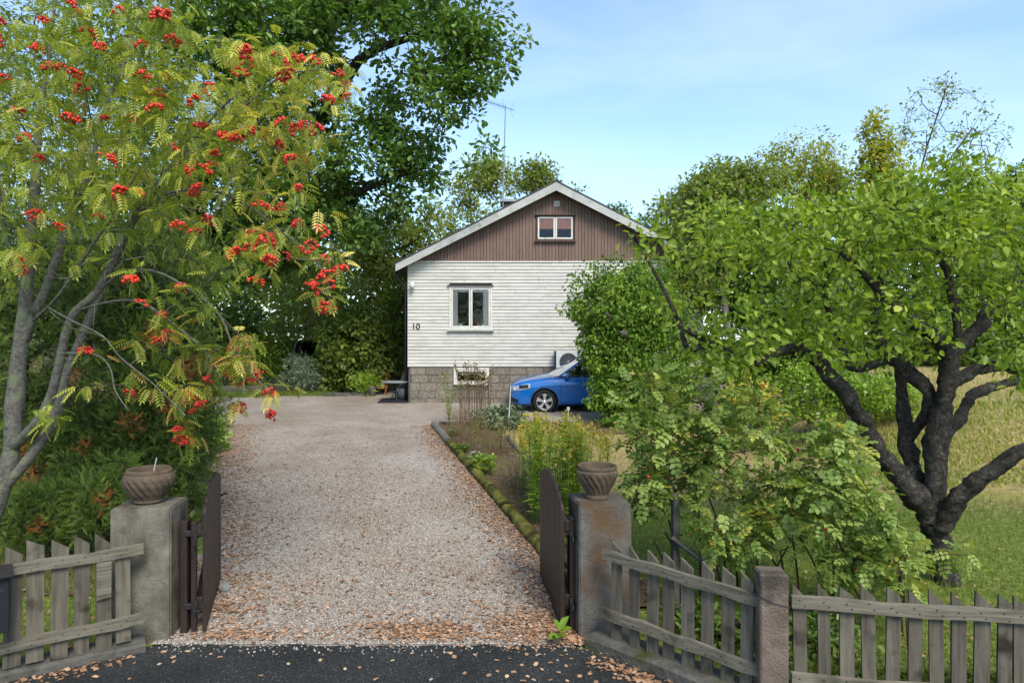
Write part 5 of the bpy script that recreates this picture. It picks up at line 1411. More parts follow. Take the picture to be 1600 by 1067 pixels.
bp_ = [(120, 3), (242, 10), (68, 25), (140, 42), (215, 62), (57, 64), (5, 25), (3, 52), (155, 65), (160, 180), (232, 160), (228, 110), (270, 55), (185, 10), (257, 15), (26, 165), (8, 122), (32, 205), (75, 95), (122, 130), (108, 177), (203, 178),
       (160, 230), (90, 100), (115, 110), (372, 75), (385, 70), (396, 90), (380, 105), (430, 78), (448, 95), (460, 80), (440, 110), (492, 88), (532, 108), (538, 125), (512, 145), (533, 145), (370, 205), (365, 210), (430, 185), (400, 195), (410, 200), (435, 217), (445, 240),
       (475, 245), (480, 185), (488, 195), (462, 192), (322, 130), (350, 205), (262, 113), (250, 140), (300, 145), (325, 258), (290, 257), (305, 285), (310, 300), (410, 310), (440, 320), (388, 357), (395, 375), (360, 390), (285, 345), (300, 352), (328, 335), (412, 365), (425, 367), (460, 345), (510, 355), (487, 380), (510, 400), (505, 425), (515, 430), (525, 415), (500, 470), (515, 475), (495, 440), (420, 395), (400, 430),
       (203, 430), (278, 442), (228, 467), (258, 490), (240, 525), (268, 515), (132, 540), (32, 420), (30, 395), (205, 605), (278, 665), (275, 680), (290, 682), (300, 642), (310, 625), (308, 608), (335, 563), (352, 540), (370, 540), (372, 575), (390, 560), (400, 580), (365, 582), (385, 590), (372, 628), (420, 608), (432, 612), (425, 640), (350, 575), (330, 590), (180, 290), (220, 300), (150, 330), (60, 330), (95, 345), (340, 240), (320, 190), (180, 245), (275, 225), (60, 240), (465, 290), (450, 395)]
bpos = np.array([P(x + rng.normal() * 2, y + rng.normal() * 2, rng.uniform(5.7, 6.1) if y > 480 else rng.uniform(5.2, 5.6) if x > 60 else rng.uniform(5.4, 5.9)) for x, y in bp_])
rw_poly_top = [(-60, -60), (290, -60), (300, 0), (290, 40), (375, 60), (470, 75), (545, 100), (545, 150), (490, 160), (500, 240), (480, 260), (440, 300), (380, 320), (250, 330), (100, 330), (-60, 340)]
rw_poly_mid = [(-60, 330), (250, 330), (430, 330), (520, 370), (530, 430), (500, 470), (440, 400), (380, 430), (260, 480), (180, 480), (100, 460), (-60, 500)]
rw_poly_low = [(200, 470), (360, 440), (400, 520), (430, 600), (420, 640), (370, 600), (330, 610), (300, 690), (260, 650), (220, 560), (190, 520)]
t1 = poly_sample(rw_poly_top, 560, 5.3, 7.6); t2 = poly_sample(rw_poly_mid, 75, 5.2, 7.2); t3 = poly_sample(rw_poly_low, 24, 5.3, 6.2)
t4 = np.array([P(x, y, 5.9) for x, y in ((65, 635), (90, 650), (75, 660), (235, 600), (200, 575), (140, 600), (290, 600), (330, 500))])
t5 = bpos + rng.normal(size=bpos.shape) * .05 + [0, 0, .03]
tg = np.concatenate([t1, t2, t3, t4, t5])
bare = np.concatenate([poly_sample([(-20, 300), (250, 300), (330, 420), (280, 560), (150, 560), (40, 480)], 120, 5.4, 7.2), poly_sample([(0, 60), (300, 120), (300, 320), (0, 320)], 60, 5.3, 6.2)])
sk.grow(np.concatenate([tg, bare]), step=.2, bend=.14, sag=.08, skip=20)
obj('trunk', sk.mesh(.0028, .40, gnarl=.1), M['bark_rowan'], rowan, smooth=True)
pos, d, n, sz, tn = clump_leaves(tg, rng.integers(3, 8, len(tg)), .1, .128, up=1.1, out=.7, droop=.35, flat=.6, cvar=.45, szvar=.25)
pxx = 800 + pos[:, 0] / pos[:, 1] * FPX; tn = np.where((pxx > 360) & (rng.random(len(pos)) < .3), rng.uniform(.86, .975, len(pos)), tn)
browner = (pos[:, 2] < 2.7) & (rng.random(len(pos)) < .18)
tn[browner] = .985
put_leaves(rowan, T_ROWAN, pos, d, n, sz, tn, M['l_rowan'], 'crown', 300, 'leaf', key='rowan_leaf')
def berry_mesh(seed):
    r = random.Random(seed); bm = bmesh.new(); k = r.randint(16, 30)
    for i in range(k):
        a = r.random() * 6.28; q = math.sqrt(r.random()); x, y = q * math.cos(a) * .05, q * math.sin(a) * .042
        z = -.012 - .03 * q * q + r.uniform(-.014, .008)
        bmesh.ops.create_icosphere(bm, subdivisions=1, radius=r.uniform(.0085, .0115), matrix=Matrix.Translation((x, y, z)))
    V, F = from_bm(bm)
    return mesh_np('berry_cluster', V, F, M['berry'], smooth=True)
bms = [berry_mesh(s) for s in range(6)]
for i, p in enumerate(bpos):
    o = link('berry_cluster', bms[i % 6], rowan, p)
    o.rotation_euler = (rng.uniform(-.7, .7), rng.uniform(-.7, .7), rng.uniform(0, 6.3)); s = rng.uniform(.9, 1.6); o.scale = (s * rng.uniform(.8, 1.2), s, s)

# ---- junipers behind the left fence
def E(px, py, Y, rpx, rpy, ry=None):
    k = Y / FPX
    return (P(px, py, Y), (rpx * k, (ry if ry else rpx * k), rpy * k))
plant('juniper_shrub', 'tall dark juniper with browning sprays behind the rowan trunk', 'juniper', (-4.5, 8.4, gz(-4.5, 8.4)),
      [E(215, 640, 8.4, 115, 190, .8), E(300, 660, 8.6, 40, 70, .5), E(190, 480, 8.6, 100, 110, .8), E(240, 500, 8.7, 95, 120, .8), E(150, 720, 8.2, 95, 110, .7), E(280, 720, 8.2, 48, 90, .5), E(270, 590, 8.4, 62, 100, .6), E(250, 420, 9.0, 80, 80, .8)],
      1800, 26, .15, T_SPRAY, .115, M['l_juniper'], M['bark_dark'], bias=2.4, up=.4, out=1.0, droop=-.35, flat=.9, cvar=.7, trunk=[([np.array([-4.6, 8.5, .1]), np.array([-4.5, 8.6, 1.2]), np.array([-4.45, 8.7, 2.4])], [.12, .1, .06])])
plant('juniper_shrub', 'broad dark juniper at the left edge behind the grey fence', 'juniper', (-6.3, 8.3, gz(-6.3, 8.3)),
      [E(20, 700, 8.2, 130, 150, .8), E(40, 540, 8.5, 110, 130, .8), E(-20, 420, 8.8, 110, 120, .8), E(100, 440, 9.0, 90, 110, .7)],
      950, 26, .15, T_SPRAY, .12, M['l_juniper'], M['bark_dark'], bias=2.4, up=.4, out=1.0, droop=-.35, flat=.9, cvar=.7, trunk=[([np.array([-6.3, 8.3, .1]), np.array([-6.2, 8.5, 1.3]), np.array([-6.2, 8.7, 2.6])], [.13, .1, .06])])
plant('juniper_shrub', 'low green juniper bush right behind the left gate pillar', 'juniper', (-4.0, 7.3, gz(-4, 7.3)),
      [E(150, 790, 7.3, 75, 60, .4), E(60, 800, 7.4, 80, 50, .4), E(185, 760, 7.4, 30, 50, .3)], 330, 24, .12, T_SPRAY, .1, M['l_juniper'], M['bark_dark'], bias=2.2, up=.4, out=1.0, droop=-.4, flat=.9, tone=(.25, .97), cvar=.4)

for o in [o for o in COL.objects if o.name.startswith('crown') and o.parent and o.parent.name.startswith('juniper')]:
    me = o.data; k = len(T_SPRAY[0]); co = np.zeros(len(me.vertices) * 3, np.float32); me.vertices.foreach_get('co', co); c = co.reshape(-1, k, 3)[:, 0] + ORIG[o]
    at = me.attributes['tone']; tv = np.zeros(len(me.vertices), np.float32); at.data.foreach_get('value', tv); tv = tv.reshape(-1, k) * .925
    pj = np.column_stack([800 + c[:, 0] / c[:, 1] * FPX, 533.5 - (c[:, 2] - CAMZ) / c[:, 1] * FPX])
    for (x, y, r_) in ((50, 735, 22), (35, 705, 18), (130, 700, 12), (205, 665, 20), (290, 575, 26), (310, 625, 20), (240, 530, 20), (160, 780, 14), (60, 820, 12), (265, 640, 18), (110, 590, 16)):
        m = (np.hypot(pj[:, 0] - x, pj[:, 1] - y) < r_ * rng.uniform(.5, 1.2, len(pj))) & (rng.random(len(pj)) < .75)
        tv[m] = rng.uniform(.945, .999, (int(m.sum()), 1))
    at.data.foreach_set('value', tv.ravel())

# ---- the big oak
ok_l = [E(330, 40, 19, 120, 110), E(450, 90, 19, 120, 120), E(560, 30, 19, 110, 90), E(660, 50, 18.5, 95, 90), E(745, 75, 18, 62, 75), E(772, 60, 18, 38, 60), E(705, 140, 18, 60, 45), E(540, 230, 19.5, 105, 90), E(470, 300, 20, 110, 90), E(620, 255, 19.5, 80, 70), E(690, 245, 19, 55, 45),
        E(560, 330, 20, 70, 60), E(440, 400, 20, 85, 75), E(300, 250, 20, 120, 150), E(610, 170, 19.5, 60, 50), E(400, -60, 20, 200, 80), E(620, -40, 20, 150, 70), E(350, 380, 20, 80, 90)]
ok_b = np.array([-10.2, 21.5, gz(-10.2, 21.5)])
plant('oak_tree', 'large dark green oak towering over the left side of the house', 'tree', ok_b, ok_l, 1250, 46, .42, T_OAKCL, .17, M['l_oak'], M['bark_dark'], bias=2.6, gap=.36, gscale=.6, tip=.012, up=.8, out=.8, droop=.1, flat=.7, cvar=.4,
      trunk=[([ok_b, ok_b + [.1, -.2, 3], ok_b + [.6, -.6, 6.5], ok_b + [3.0, -1.2, 10]], [.5, .42, .34, .2]), ([ok_b + [.3, -.4, 4.6], P(500, 190, 20), P(560, 95, 19.2), P(640, 60, 18.6), P(720, 40, 18)], [.22, .17, .13, .09, .05]), ([ok_b + [.1, -.3, 3.6], P(480, 330, 20.5), P(560, 300, 20), P(640, 270, 19.4)], [.2, .15, .1, .05])],
      extra=np.array([P(x, y, 18.3) for x, y in ((815, 55), (800, 75), (790, 100), (780, 20), (765, 130), (740, 180), (725, 160), (765, 235), (760, 225), (735, 260))]), step=.6)

# ---- ivy-clad stump beside the car
iv = np.array([2.95, 16.8, gz(2.95, 16.8)])
ivy = plant('ivy_clad_tree', 'rounded column of ivy smothering a cut tree, in front of the car', 'tree', iv,
            [E(985, 480, 16.7, 88, 62, 1.1), E(972, 545, 16.7, 62, 85, 1.0), E(1010, 570, 16.8, 85, 85, 1.1), E(1000, 620, 16.6, 75, 45, 1.0), E(933, 470, 16.7, 40, 40, .7), E(1000, 440, 16.8, 58, 26, .8), E(950, 620, 16.4, 28, 32, .4)],
            900, 44, .23, T_DIAMOND, .095, M['l_ivy'], M['bark_grey'], bias=3.2, up=.35, out=.9, droop=.7, flat=.9, cvar=.65, tip=.006, crown='ivy', gap=.12, gscale=1.6, extra=np.array([P(x, y, 16.2 + .5 * rng.random()) for x, y in ((884, 480), (905, 428), (925, 415), (960, 405), (985, 408), (1010, 402), (1030, 408), (893, 445), (940, 412), (1000, 410))]),
            trunk=[([iv - [0, 0, .1], iv + [0, 0, 1.5], iv + [.05, .1, 2.9]], [.3, .26, .2]), ([iv + [0, 0, 1.9], P(975, 520, 15.75)], [.09, .075]), ([iv + [0, 0, 2.2], P(945, 490, 15.85)], [.07, .06])])

# ---- rose bushes behind the right fence
def rose(label, polys, bases, ncl, per):
    b = np.mean(np.array(bases), axis=0)
    root = thing('rose_bush', label, 'rose bush', (b[0], b[1], gz(b[0], b[1])))
    s = Skel()
    for q in bases:
        for k in range(2):
            h = rng.uniform(.7, 1.1); dx, dy = rng.normal() * .22, rng.normal() * .15; g = gz(q[0], q[1])
            p0 = np.array([q[0] + rng.normal() * .04, q[1] + rng.normal() * .04, g - .03])
            s.limb([p0, p0 + [dx * .3, dy * .3, h * .5], p0 + [dx, dy, h]], [.012, .010, .008], -1, 3)
    tg = np.concatenate([poly_sample(p, int(ncl * w), a, c) for p, w, a, c in polys])
    s.grow(tg, step=.18, bend=.12, sag=.02, lower=.8)
    obj('canes', s.mesh(.0032, .36), M['cane'], root, smooth=True)
    pos, d, n, sz, tn = clump_leaves(tg, per, .11, .125, up=1.1, out=.8, droop=.1, flat=.7, cvar=.35)
    put_leaves(root, T_ROSE, pos, d, n, sz, tn, M['l_rose'], 'foliage', 110, 'leaf', key='rose_leaf')
    return root, tg
r1, tg1 = rose('tall rose bush with dark canes behind the right gate pillar', [([(975, 600), (1010, 575), (1090, 590), (1130, 640), (1130, 740), (1060, 780), (990, 760), (970, 740), (985, 660)], .8, 6.0, 7.0), ([(985, 740), (1040, 720), (1060, 830), (1000, 800)], .2, 5.9, 6.5)],
               [(1.55, 6.2), (1.75, 6.35), (1.95, 6.2), (2.1, 6.5)], 92, 7)
r2, tg2 = rose('tall rose bush with yellowing leaves behind the concrete fence post', [([(1090, 600), (1180, 590), (1240, 640), (1320, 650), (1345, 720), (1330, 800), (1230, 820), (1130, 790), (1090, 720)], .82, 5.7, 7.0), ([(1090, 790), (1240, 810), (1250, 860), (1100, 860)], .18, 5.6, 6.2)],
               [(2.2, 6.1), (2.4, 5.8), (2.6, 6.2), (2.85, 5.95), (3.0, 6.3)], 140, 7)
r3, tg3 = rose('lower rose bush spreading in front of the apple trunk', [([(1260, 760), (1335, 725), (1378, 765), (1405, 835), (1432, 880), (1420, 915), (1350, 900), (1280, 900)], .9, 5.3, 6.3), ([(1470, 860), (1530, 870), (1500, 900)], .05, 5.5, 6.0)],
               [(2.9, 5.6), (3.15, 5.5), (3.3, 5.75)], 95, 7)
hip_m = mesh_np('rose_hip', *lathe([(.0, -.016), (.012, -.01), (.014, 0), (.010, .011), (.004, .014)], 10), M['hip'], smooth=True)
for root, tgx in ((r1, tg1), (r2, tg2), (r3, tg3)):
    for i in rng.choice(len(tgx), 7, replace=False):
        link('rose_hip', hip_m, root, tgx[i] + [0, -.1, .03])

# ---- behind the house and along the horizon
BT = 'garden trees beyond the house'
def tree(name, label, lobes, base, ncl, per, rcl, T, ls, lm, bk=None, **kw):
    b = np.array([base[0], base[1], gz(base[0], base[1])])
    top = np.mean([l[0] for l in lobes], axis=0)
    tr = kw.pop('trunk', None) or [([b - [0, 0, .1], b * .6 + np.array([top[0], top[1], top[2]]) * .4, top], [kw.pop('tr', .16), .1, .04])]
    kw.pop('tr', None)
    return plant(name, label, 'tree', b, lobes, ncl, per, rcl, T, ls, lm, bk or M['bark_grey'], trunk=tr, **kw)
tree('slender_tree', 'airy pale green tree behind the left roof slope, under the aerial', [E(745, 300, 32, 42, 55), E(775, 270, 32, 35, 30), E(720, 340, 32, 35, 45), E(700, 370, 31, 30, 40)], (-1.6, 32), 150, 26, .5, T_DIAMOND, .2, M['l_pale'], gap=.3, tip=.01)
tree('slender_tree', 'thin crowned tree directly behind the roof ridge, with olive leaves', [E(835, 268, 34, 28, 25), E(850, 285, 34, 38, 25), E(808, 290, 34, 22, 20), E(905, 300, 34, 14, 12)], (1.3, 34), 90, 24, .5, T_DIAMOND, .2, M['l_light'], gap=.25, tip=.01)
tree('slender_tree', 'small leafy tree peeping over the right roof slope', [E(975, 335, 33, 22, 14), E(1005, 352, 33, 28, 16), E(1000, 380, 33, 40, 24)], (5.6, 33), 70, 24, .45, T_DIAMOND, .2, M['l_mid'], gap=.15, tip=.01)
tree('broad_tree', 'light green broadleaf tree left of the house eave', [E(590, 400, 27, 65, 70), E(560, 360, 27, 45, 50), E(640, 380, 28, 32, 50), E(600, 470, 27, 60, 60), E(660, 350, 28, 30, 35)], (-5.2, 27), 330, 30, .5, T_DIAMOND, .2, M['l_pale'], gap=.2, tip=.01)
tree('broad_tree', 'mid green tree with a bare stem behind the round shrub', [E(480, 440, 30, 75, 80), E(400, 400, 30, 60, 80), E(520, 500, 29, 60, 60)], (-8.8, 30), 260, 28, .6, T_DIAMOND, .24, M['l_pale'], gap=.1, tip=.012)
tree('broad_tree', 'dark tree at the far left behind the junipers', [E(330, 420, 24, 80, 110), E(300, 540, 24, 80, 70), E(200, 380, 26, 120, 150)], (-11.5, 24), 360, 28, .6, T_DIAMOND, .22, M['l_mid'], tip=.012)
plant('shrub', 'wispy brown-green shrub with a fan of bare stems by the dark shed', 'shrub', (-7.0, 22.9, gz(-7.0, 22.9)), [E(480, 470, 22.8, 55, 60, 1.2), E(520, 440, 23, 45, 45, 1.0), E(450, 500, 22.8, 30, 40, .8)], 200, 24, .32, T_DIAMOND, .1, M['l_pale'], M['bark_grey'],
      bases=[(-7.0 + dx, 22.9, gz(-7, 22.9)) for dx in (-.2, -.1, 0, .1, .2)], tone=(.0, .6), tip=.007)
plant('shrub', 'big round mid green maple-leaved shrub left of the garden table', 'shrub', (-5.2, 22.6, gz(-5.2, 22.6)), [E(552, 545, 22.4, 55, 60, 1.1), E(520, 580, 22.4, 32, 32, .7), E(585, 575, 22.4, 28, 38, .7), E(560, 500, 22.5, 38, 30, .8)], 330, 26, .26, T_OVAL, .17, M['l_light'], M['bark_grey'], bias=3.2, tone=(0, .6), cvar=.5, droop=.3)
plant('shrub', 'silvery grey-green small shrub in front of the dark shed', 'shrub', (-7.2, 21.9, gz(-7.2, 21.9)), [E(470, 580, 21.8, 24, 28, .5), E(485, 592, 21.8, 20, 18, .4)], 110, 24, .16, T_NARROW, .14, M['l_grey'], M['bark_grey'], bias=2.6, up=.4)
plant('hedge', 'clipped light green hedge end left of the dark shed', 'hedge', (-8.6, 23.0, gz(-8.6, 23)), [E(425, 550, 22.8, 26, 50, .8), E(405, 560, 22.8, 30, 42, .8), E(375, 560, 22.8, 30, 45, .8)], 280, 30, .2, T_DIAMOND, .1, M['l_ivy'], M['bark_grey'], bias=5, tone=(.25, 1))
plant('shrub', 'dark green shrub filling the gap left of the clipped hedge', 'shrub', (-9.9, 22.5, gz(-9.9, 22.5)), [E(335, 545, 22.4, 42, 60, .9), E(380, 520, 23.2, 40, 45, .9)], 240, 26, .25, T_DIAMOND, .14, M['l_mid'], M['bark_grey'], bias=3)
plant('shrub', 'leafy shrub with reddish shoots between the round shrub and the house', 'shrub', (-4.1, 23.6, gz(-4.1, 23.6)), [E(612, 540, 23.4, 26, 45, .8), E(625, 490, 23.8, 22, 50, .8), E(630, 440, 24, 20, 35, .6)], 200, 26, .26, T_OVAL, .14, M['l_light'], M['bark_grey'], bias=2.6, tone=(0, .9))
plant('shrub', 'low yellow-green fern clump beside the orange chair', 'shrub', (-4.9, 21.6, gz(-4.9, 21.6)), [E(568, 600, 21.5, 20, 14, .3)], 40, 16, .14, T_NARROW, .22, M['l_lime'], M['green_stem'], up=.4, out=.6, droop=-.5)
tree('broad_tree', 'yellow-green tree filling the space behind the rowan stems', [E(40, 120, 13, 130, 130), E(180, 60, 13, 110, 100), E(100, 300, 13, 130, 110), E(240, 180, 13, 80, 90), E(-40, 330, 13, 100, 140), E(230, 330, 13.5, 80, 80)], (-9.2, 13.2), 520, 30, .36, T_DIAMOND, .11, M['l_light'], M['bark_grey'], tone=(0, .8), gap=.1)
# right hand side
tree('fruit_tree', 'dark leaved cherry tree rising just right of the roof', [E(1098, 325, 19, 42, 42), E(1120, 300, 19, 45, 45), E(1085, 385, 19, 36, 48), E(1150, 360, 19, 60, 60), E(1180, 290, 19, 50, 40), E(1090, 440, 19.5, 60, 50)], (6.2, 19), 460, 26, .36, T_OVAL, .14, M['l_pale'], gap=.25, tone=(0, .6), droop=.4)
tree('broad_tree', 'pale green tree behind the right end of the roof', [E(1052, 345, 32, 30, 45), E(1090, 320, 32, 36, 45), E(1035, 370, 32, 25, 30), E(1120, 300, 32, 40, 45)], (8.2, 32), 260, 26, .5, T_DIAMOND, .22, M['l_pale'], gap=.15, tone=(0, .7))
tree('autumn_tree', 'yellowing fine twigged tree in the middle of the right skyline', [E(1250, 270, 22, 70, 60), E(1290, 250, 22, 50, 42), E(1200, 300, 22, 50, 55), E(1320, 310, 22, 60, 60), E(1250, 340, 22, 80, 50), E(1180, 330, 22, 60, 50), E(1320, 280, 22, 40, 40)], (9.5, 22), 520, 26, .45, T_DIAMOND, .12, M['l_yellow'], M['bark_dark'], gap=.25, tone=(0, .85), droop=.3, bias=2)
tree('autumn_tree', 'narrow upright tree with orange-tinged top right of the skyline gap', [E(1362, 200, 20, 20, 32), E(1375, 240, 20, 30, 38), E(1385, 290, 20, 36, 45), E(1370, 330, 20, 40, 40), E(1355, 270, 20, 22, 35)], (10.8, 20), 260, 22, .28, T_DIAMOND, .13, M['l_yellow'], M['bark_dark'], gap=.1, tone=(.05, 1.0), bias=1.8)
birch_t = np.concatenate([poly_sample([(1395, 230), (1420, 150), (1480, 115), (1540, 160), (1580, 225), (1560, 280), (1520, 330), (1440, 340), (1400, 300)], 190, 20, 23.5)])
bb = np.array([12.6, 21.5, gz(12.6, 21.5)])
plant('birch_tree', 'wispy half bare birch fanning its thin twigs against the sky', 'tree', bb, [E(1470, 300, 21.5, 60, 40)], 20, 8, .3, T_DIAMOND, .11, M['l_light'], M['bark_dark'], trunk=[([bb, P(1430, 400, 21.5), P(1435, 330, 21.5)], [.1, .08, .06]), ([P(1435, 335, 21.5), P(1470, 270, 21.5), P(1520, 200, 21.6)], [.04, .025, .012]), ([P(1435, 335, 21.5), P(1500, 290, 21.5), P(1555, 240, 21.4)], [.035, .02, .01]), ([P(1435, 335, 21.5), P(1440, 260, 21.3), P(1475, 150, 21.3)], [.035, .02, .01])], extra=birch_t, tip=.008, power=.4, gap=.2, tone=(.1, 1.0), step=.35)
tree('broad_tree', 'dark rounded tree cut by the right edge of the picture', [E(1610, 300, 24, 45, 50), E(1580, 340, 24, 42, 45), E(1640, 350, 24, 60, 70)], (18, 24), 260, 24, .4, T_DIAMOND, .18, M['l_mid'], tone=(.1, 1), gap=.1)
tree('autumn_tree', 'low yellow-green tree under the birch on the right', [E(1470, 350, 21, 60, 45), E(1540, 360, 21, 60, 40), E(1420, 370, 21, 50, 40)], (13.3, 21), 260, 22, .36, T_DIAMOND, .13, M['l_light'], gap=.15)
tree('broad_tree', 'dense dark tree mass behind the apple crown', [E(1138, 480, 21, 34, 55), E(1200, 430, 20, 90, 70), E(1320, 420, 20, 90, 70), E(1450, 430, 21, 100, 70), E(1580, 430, 22, 100, 70), E(1280, 500, 19.5, 90, 45), E(1420, 500, 20, 90, 45), E(1560, 500, 21, 90, 50)], (11.5, 20.5), 620, 24, .42, T_DIAMOND, .19, M['l_mid'], bias=2.6, tone=(0, .9))
plant('shrub', 'dark green shrub behind the left apple limb', 'shrub', (6.3, 15.5, gz(6.3, 15.5)), [E(1235, 520, 15.3, 60, 60, .9), E(1190, 560, 15.4, 35, 40, .6)], 230, 22, .24, T_OVAL, .12, M['l_mid'], M['bark_dark'], bias=3, tone=(0, .7), droop=.3)
plant('shrub', 'bright yellow-green round shrub under the bent apple limb', 'shrub', (6.0, 14.0, gz(6.0, 14)), [E(1262, 610, 13.6, 55, 48, .8), E(1330, 600, 13.8, 55, 52, .8), E(1390, 620, 14, 40, 40, .7)], 330, 26, .18, T_DIAMOND, .085, M['l_lime'], M['bark_grey'], bias=3.6, tone=(0, .8), up=.6)
plant('shrub', 'small golden-yellow shrub between rose and green shrub', 'shrub', (4.45, 13.0, gz(4.45, 13)), [E(1165, 618, 12.9, 40, 30, .5), E(1185, 640, 12.9, 30, 20, .4)], 90, 24, .14, T_DIAMOND, .075, M['l_gold'], M['bark_grey'], tone=(0, .6))
plant('shrub', 'dark shrub along the far end of the house by the porch', 'shrub', (7.9, 19.2, gz(7.9, 19.2)), [E(1230, 560, 19, 45, 50, .7), E(1290, 580, 19, 40, 40, .6), E(1180, 480, 19.6, 45, 40, .6)], 200, 22, .26, T_OVAL, .14, M['l_mid'], M['bark_dark'], tone=(0, .6))
plant('hedge', 'dark hedge closing the garden behind the mound', 'hedge', (17, 19, gz(17, 19)), [E(1480, 560, 19.5, 120, 55, .9), E(1600, 560, 19.5, 100, 50, .9), E(1370, 570, 19.5, 60, 45, .8)], 380, 24, .3, T_DIAMOND, .15, M['l_mid'], M['bark_dark'], bias=3, tone=(0, .8))
n = 2200; x = np.concatenate([rng.uniform(-70, -14, n // 2), rng.uniform(12, 90, n // 2)]); x[:120] = rng.uniform(-14, 12, 120); y = rng.uniform(46, 62, n)
c = np.column_stack([x, y, ground(x, y) + rng.random(n) ** .8 * (8.2 + 1.8 * np.sin(x * .21) + 1.2 * np.cos(x * .53))])
pos, d, nn, sz, tn = clump_leaves(c, 26, 1.0, .55, cvar=.6)
V, F = leaves_mesh(T_DIAMOND, pos, d, nn, sz); tag(obj('treeline', (V, F), M['l_mid'], tone=np.repeat(tn, 4)), kind='stuff')
gp = P(1192, 605, 13.2)
ger = thing('red_flowers', 'few bright red flowers between the yellow and lime shrubs', 'flowers', (gp[0], gp[1], gz(gp[0], gp[1])))
for k, (x, y) in enumerate(((1191, 603), (1207, 608), (1200, 615))):
    c = P(x, y, 12.6); V, F = leaves_mesh(T_DIAMOND, np.repeat(c[None], 12, 0), rand_dir(12) + [0, -.3, .5], rand_dir(12), np.full(12, .055)); obj('flower', (V, F), M['red_petal'], ger)
    obj('stalk', tube([c - [0, 0, .5], c], .006, 4), M['green_stem'], ger)

# ---- stalky plants
def stalks(name, label, cat, xy, spread, n, h, leaf=None, plume=None, stemmat='green_stem', stem_r=.005, lean=.12, leaf_range=(.1, .85), leaf_n=26, leaf_size=.12, leaf_T=T_NARROW, plume_n=24, plume_size=.05, plume_len=.25, hv=.15, leaf_tone=(0, 1)):
    g = gz(*xy); t = thing(name, label, cat, (xy[0], xy[1], g))
    parts = []; lp, ldr, ltn = [], [], []; pp_, pdr = [], []
    for i in range(n):
        x, y = xy[0] + rng.uniform(-1, 1) * spread[0], xy[1] + rng.uniform(-1, 1) * spread[1]; hh = h * (1 + rng.uniform(-hv, hv)); g = gz(x, y)
        L_ = np.array([rng.normal() * lean * hh, rng.normal() * lean * hh, 0])
        pts = [np.array([x, y, g]) + L_ * q * q + np.array([0, 0, hh * q]) for q in np.linspace(0, 1, 5)]
        parts.append(tube(pts, [stem_r, stem_r * .9, stem_r * .8, stem_r * .7, stem_r * .5], 4))
        pts = np.array(pts)
        if leaf:
            q = rng.uniform(*leaf_range, leaf_n); c = np.column_stack([np.interp(q, np.linspace(0, 1, 5), pts[:, k]) for k in range(3)]); lp.append(c)
            a = rng.random(leaf_n) * 6.28; ldr.append(np.column_stack([np.cos(a), np.sin(a), rng.uniform(.1, .9, leaf_n)]))
        if plume:
            q = rng.uniform(1 - plume_len / hh, 1.02, plume_n); c = np.column_stack([np.interp(q, np.linspace(0, 1, 5), pts[:, k]) for k in range(3)])
            a = rng.random(plume_n) * 6.28; wv = (1.03 - q)[:, None] * .35 * hh; dirs = np.column_stack([np.cos(a), np.sin(a), rng.uniform(.3, 1.0, plume_n)])
            pp_.append(c + dirs * wv * rng.random((plume_n, 1)) * .6); pdr.append(dirs)
    obj('stems', join(*parts), M[stemmat], t, kind='stuff')
    if leaf:
        lp, ldr = np.concatenate(lp), np.concatenate(ldr)
        V, F = leaves_mesh(leaf_T, lp, ldr, rand_dir(len(lp)) * .4 + [0, 0, 1], leaf_size * rng.uniform(.6, 1.2, len(lp)))
        obj('leaves', (V, F), M[leaf], t, tone=np.repeat(rng.uniform(*leaf_tone, len(lp)), len(leaf_T[0])), kind='stuff')
    if plume:
        pp_, pdr = np.concatenate(pp_), np.concatenate(pdr)
        V, F = leaves_mesh(T_DIAMOND, pp_, pdr, rand_dir(len(pp_)), plume_size * rng.uniform(.6, 1.3, len(pp_)))
        obj('flower_plumes', (V, F), M[plume], t, tone=np.repeat(rng.random(len(pp_)), 4), kind='stuff')
    return t
stalks('goldenrod', 'tall bright green goldenrod with fading yellow plumes behind the right gate', 'flower clump', (.62, 9.1), (.36, .55), 60, 1.2, 'l_lime', 'l_gold', leaf_n=85, leaf_size=.14, plume_n=24, plume_size=.04, plume_len=.22, lean=.07, leaf_range=(.12, .93))
stalks('goldenrod', 'smaller goldenrod tuft with golden tips right of the tall clump', 'flower clump', (1.15, 9.9), (.28, .3), 16, 1.0, 'l_lime', 'l_gold', leaf_n=34, leaf_size=.11, plume_n=40, plume_size=.05, plume_len=.25, lean=.08)
stalks('goldenrod', 'golden plumes left of the tall clump beside the thin edging', 'flower clump', (.25, 10.2), (.2, .35), 16, .95, 'l_lime', 'l_gold', leaf_n=30, leaf_size=.1, plume_n=40, plume_size=.05, plume_len=.25, lean=.08)
stalks('dried_flower_stalks', 'reddish brown dried flower stalks before the basement window', 'flower clump', (-.88, 16.2), (.4, .22), 48, 1.28, 'l_light', 'l_dry', 'dry_cane', .006, .05, (.6, .97), 9, .07, leaf_tone=(.4, 1), plume_n=12, plume_size=.05, plume_len=.3, hv=.25)
stalks('feathery_plant', 'single feathery yellow-green plant leaning left at the bed corner', 'plant', (-1.45, 16.0), (.06, .06), 3, 1.25, 'l_lime', None, 'green_stem', .006, .18, (.1, 1.0), 90, .16)
stalks('dried_flower_stalks', 'short dull brown stalks in the flower bed near the corner', 'flower clump', (-.9, 14.3), (.45, .9), 70, .55, 'l_dry', None, 'dry_cane', .004, .12, (.3, 1.0), 14, .07, leaf_tone=(.2, 1))
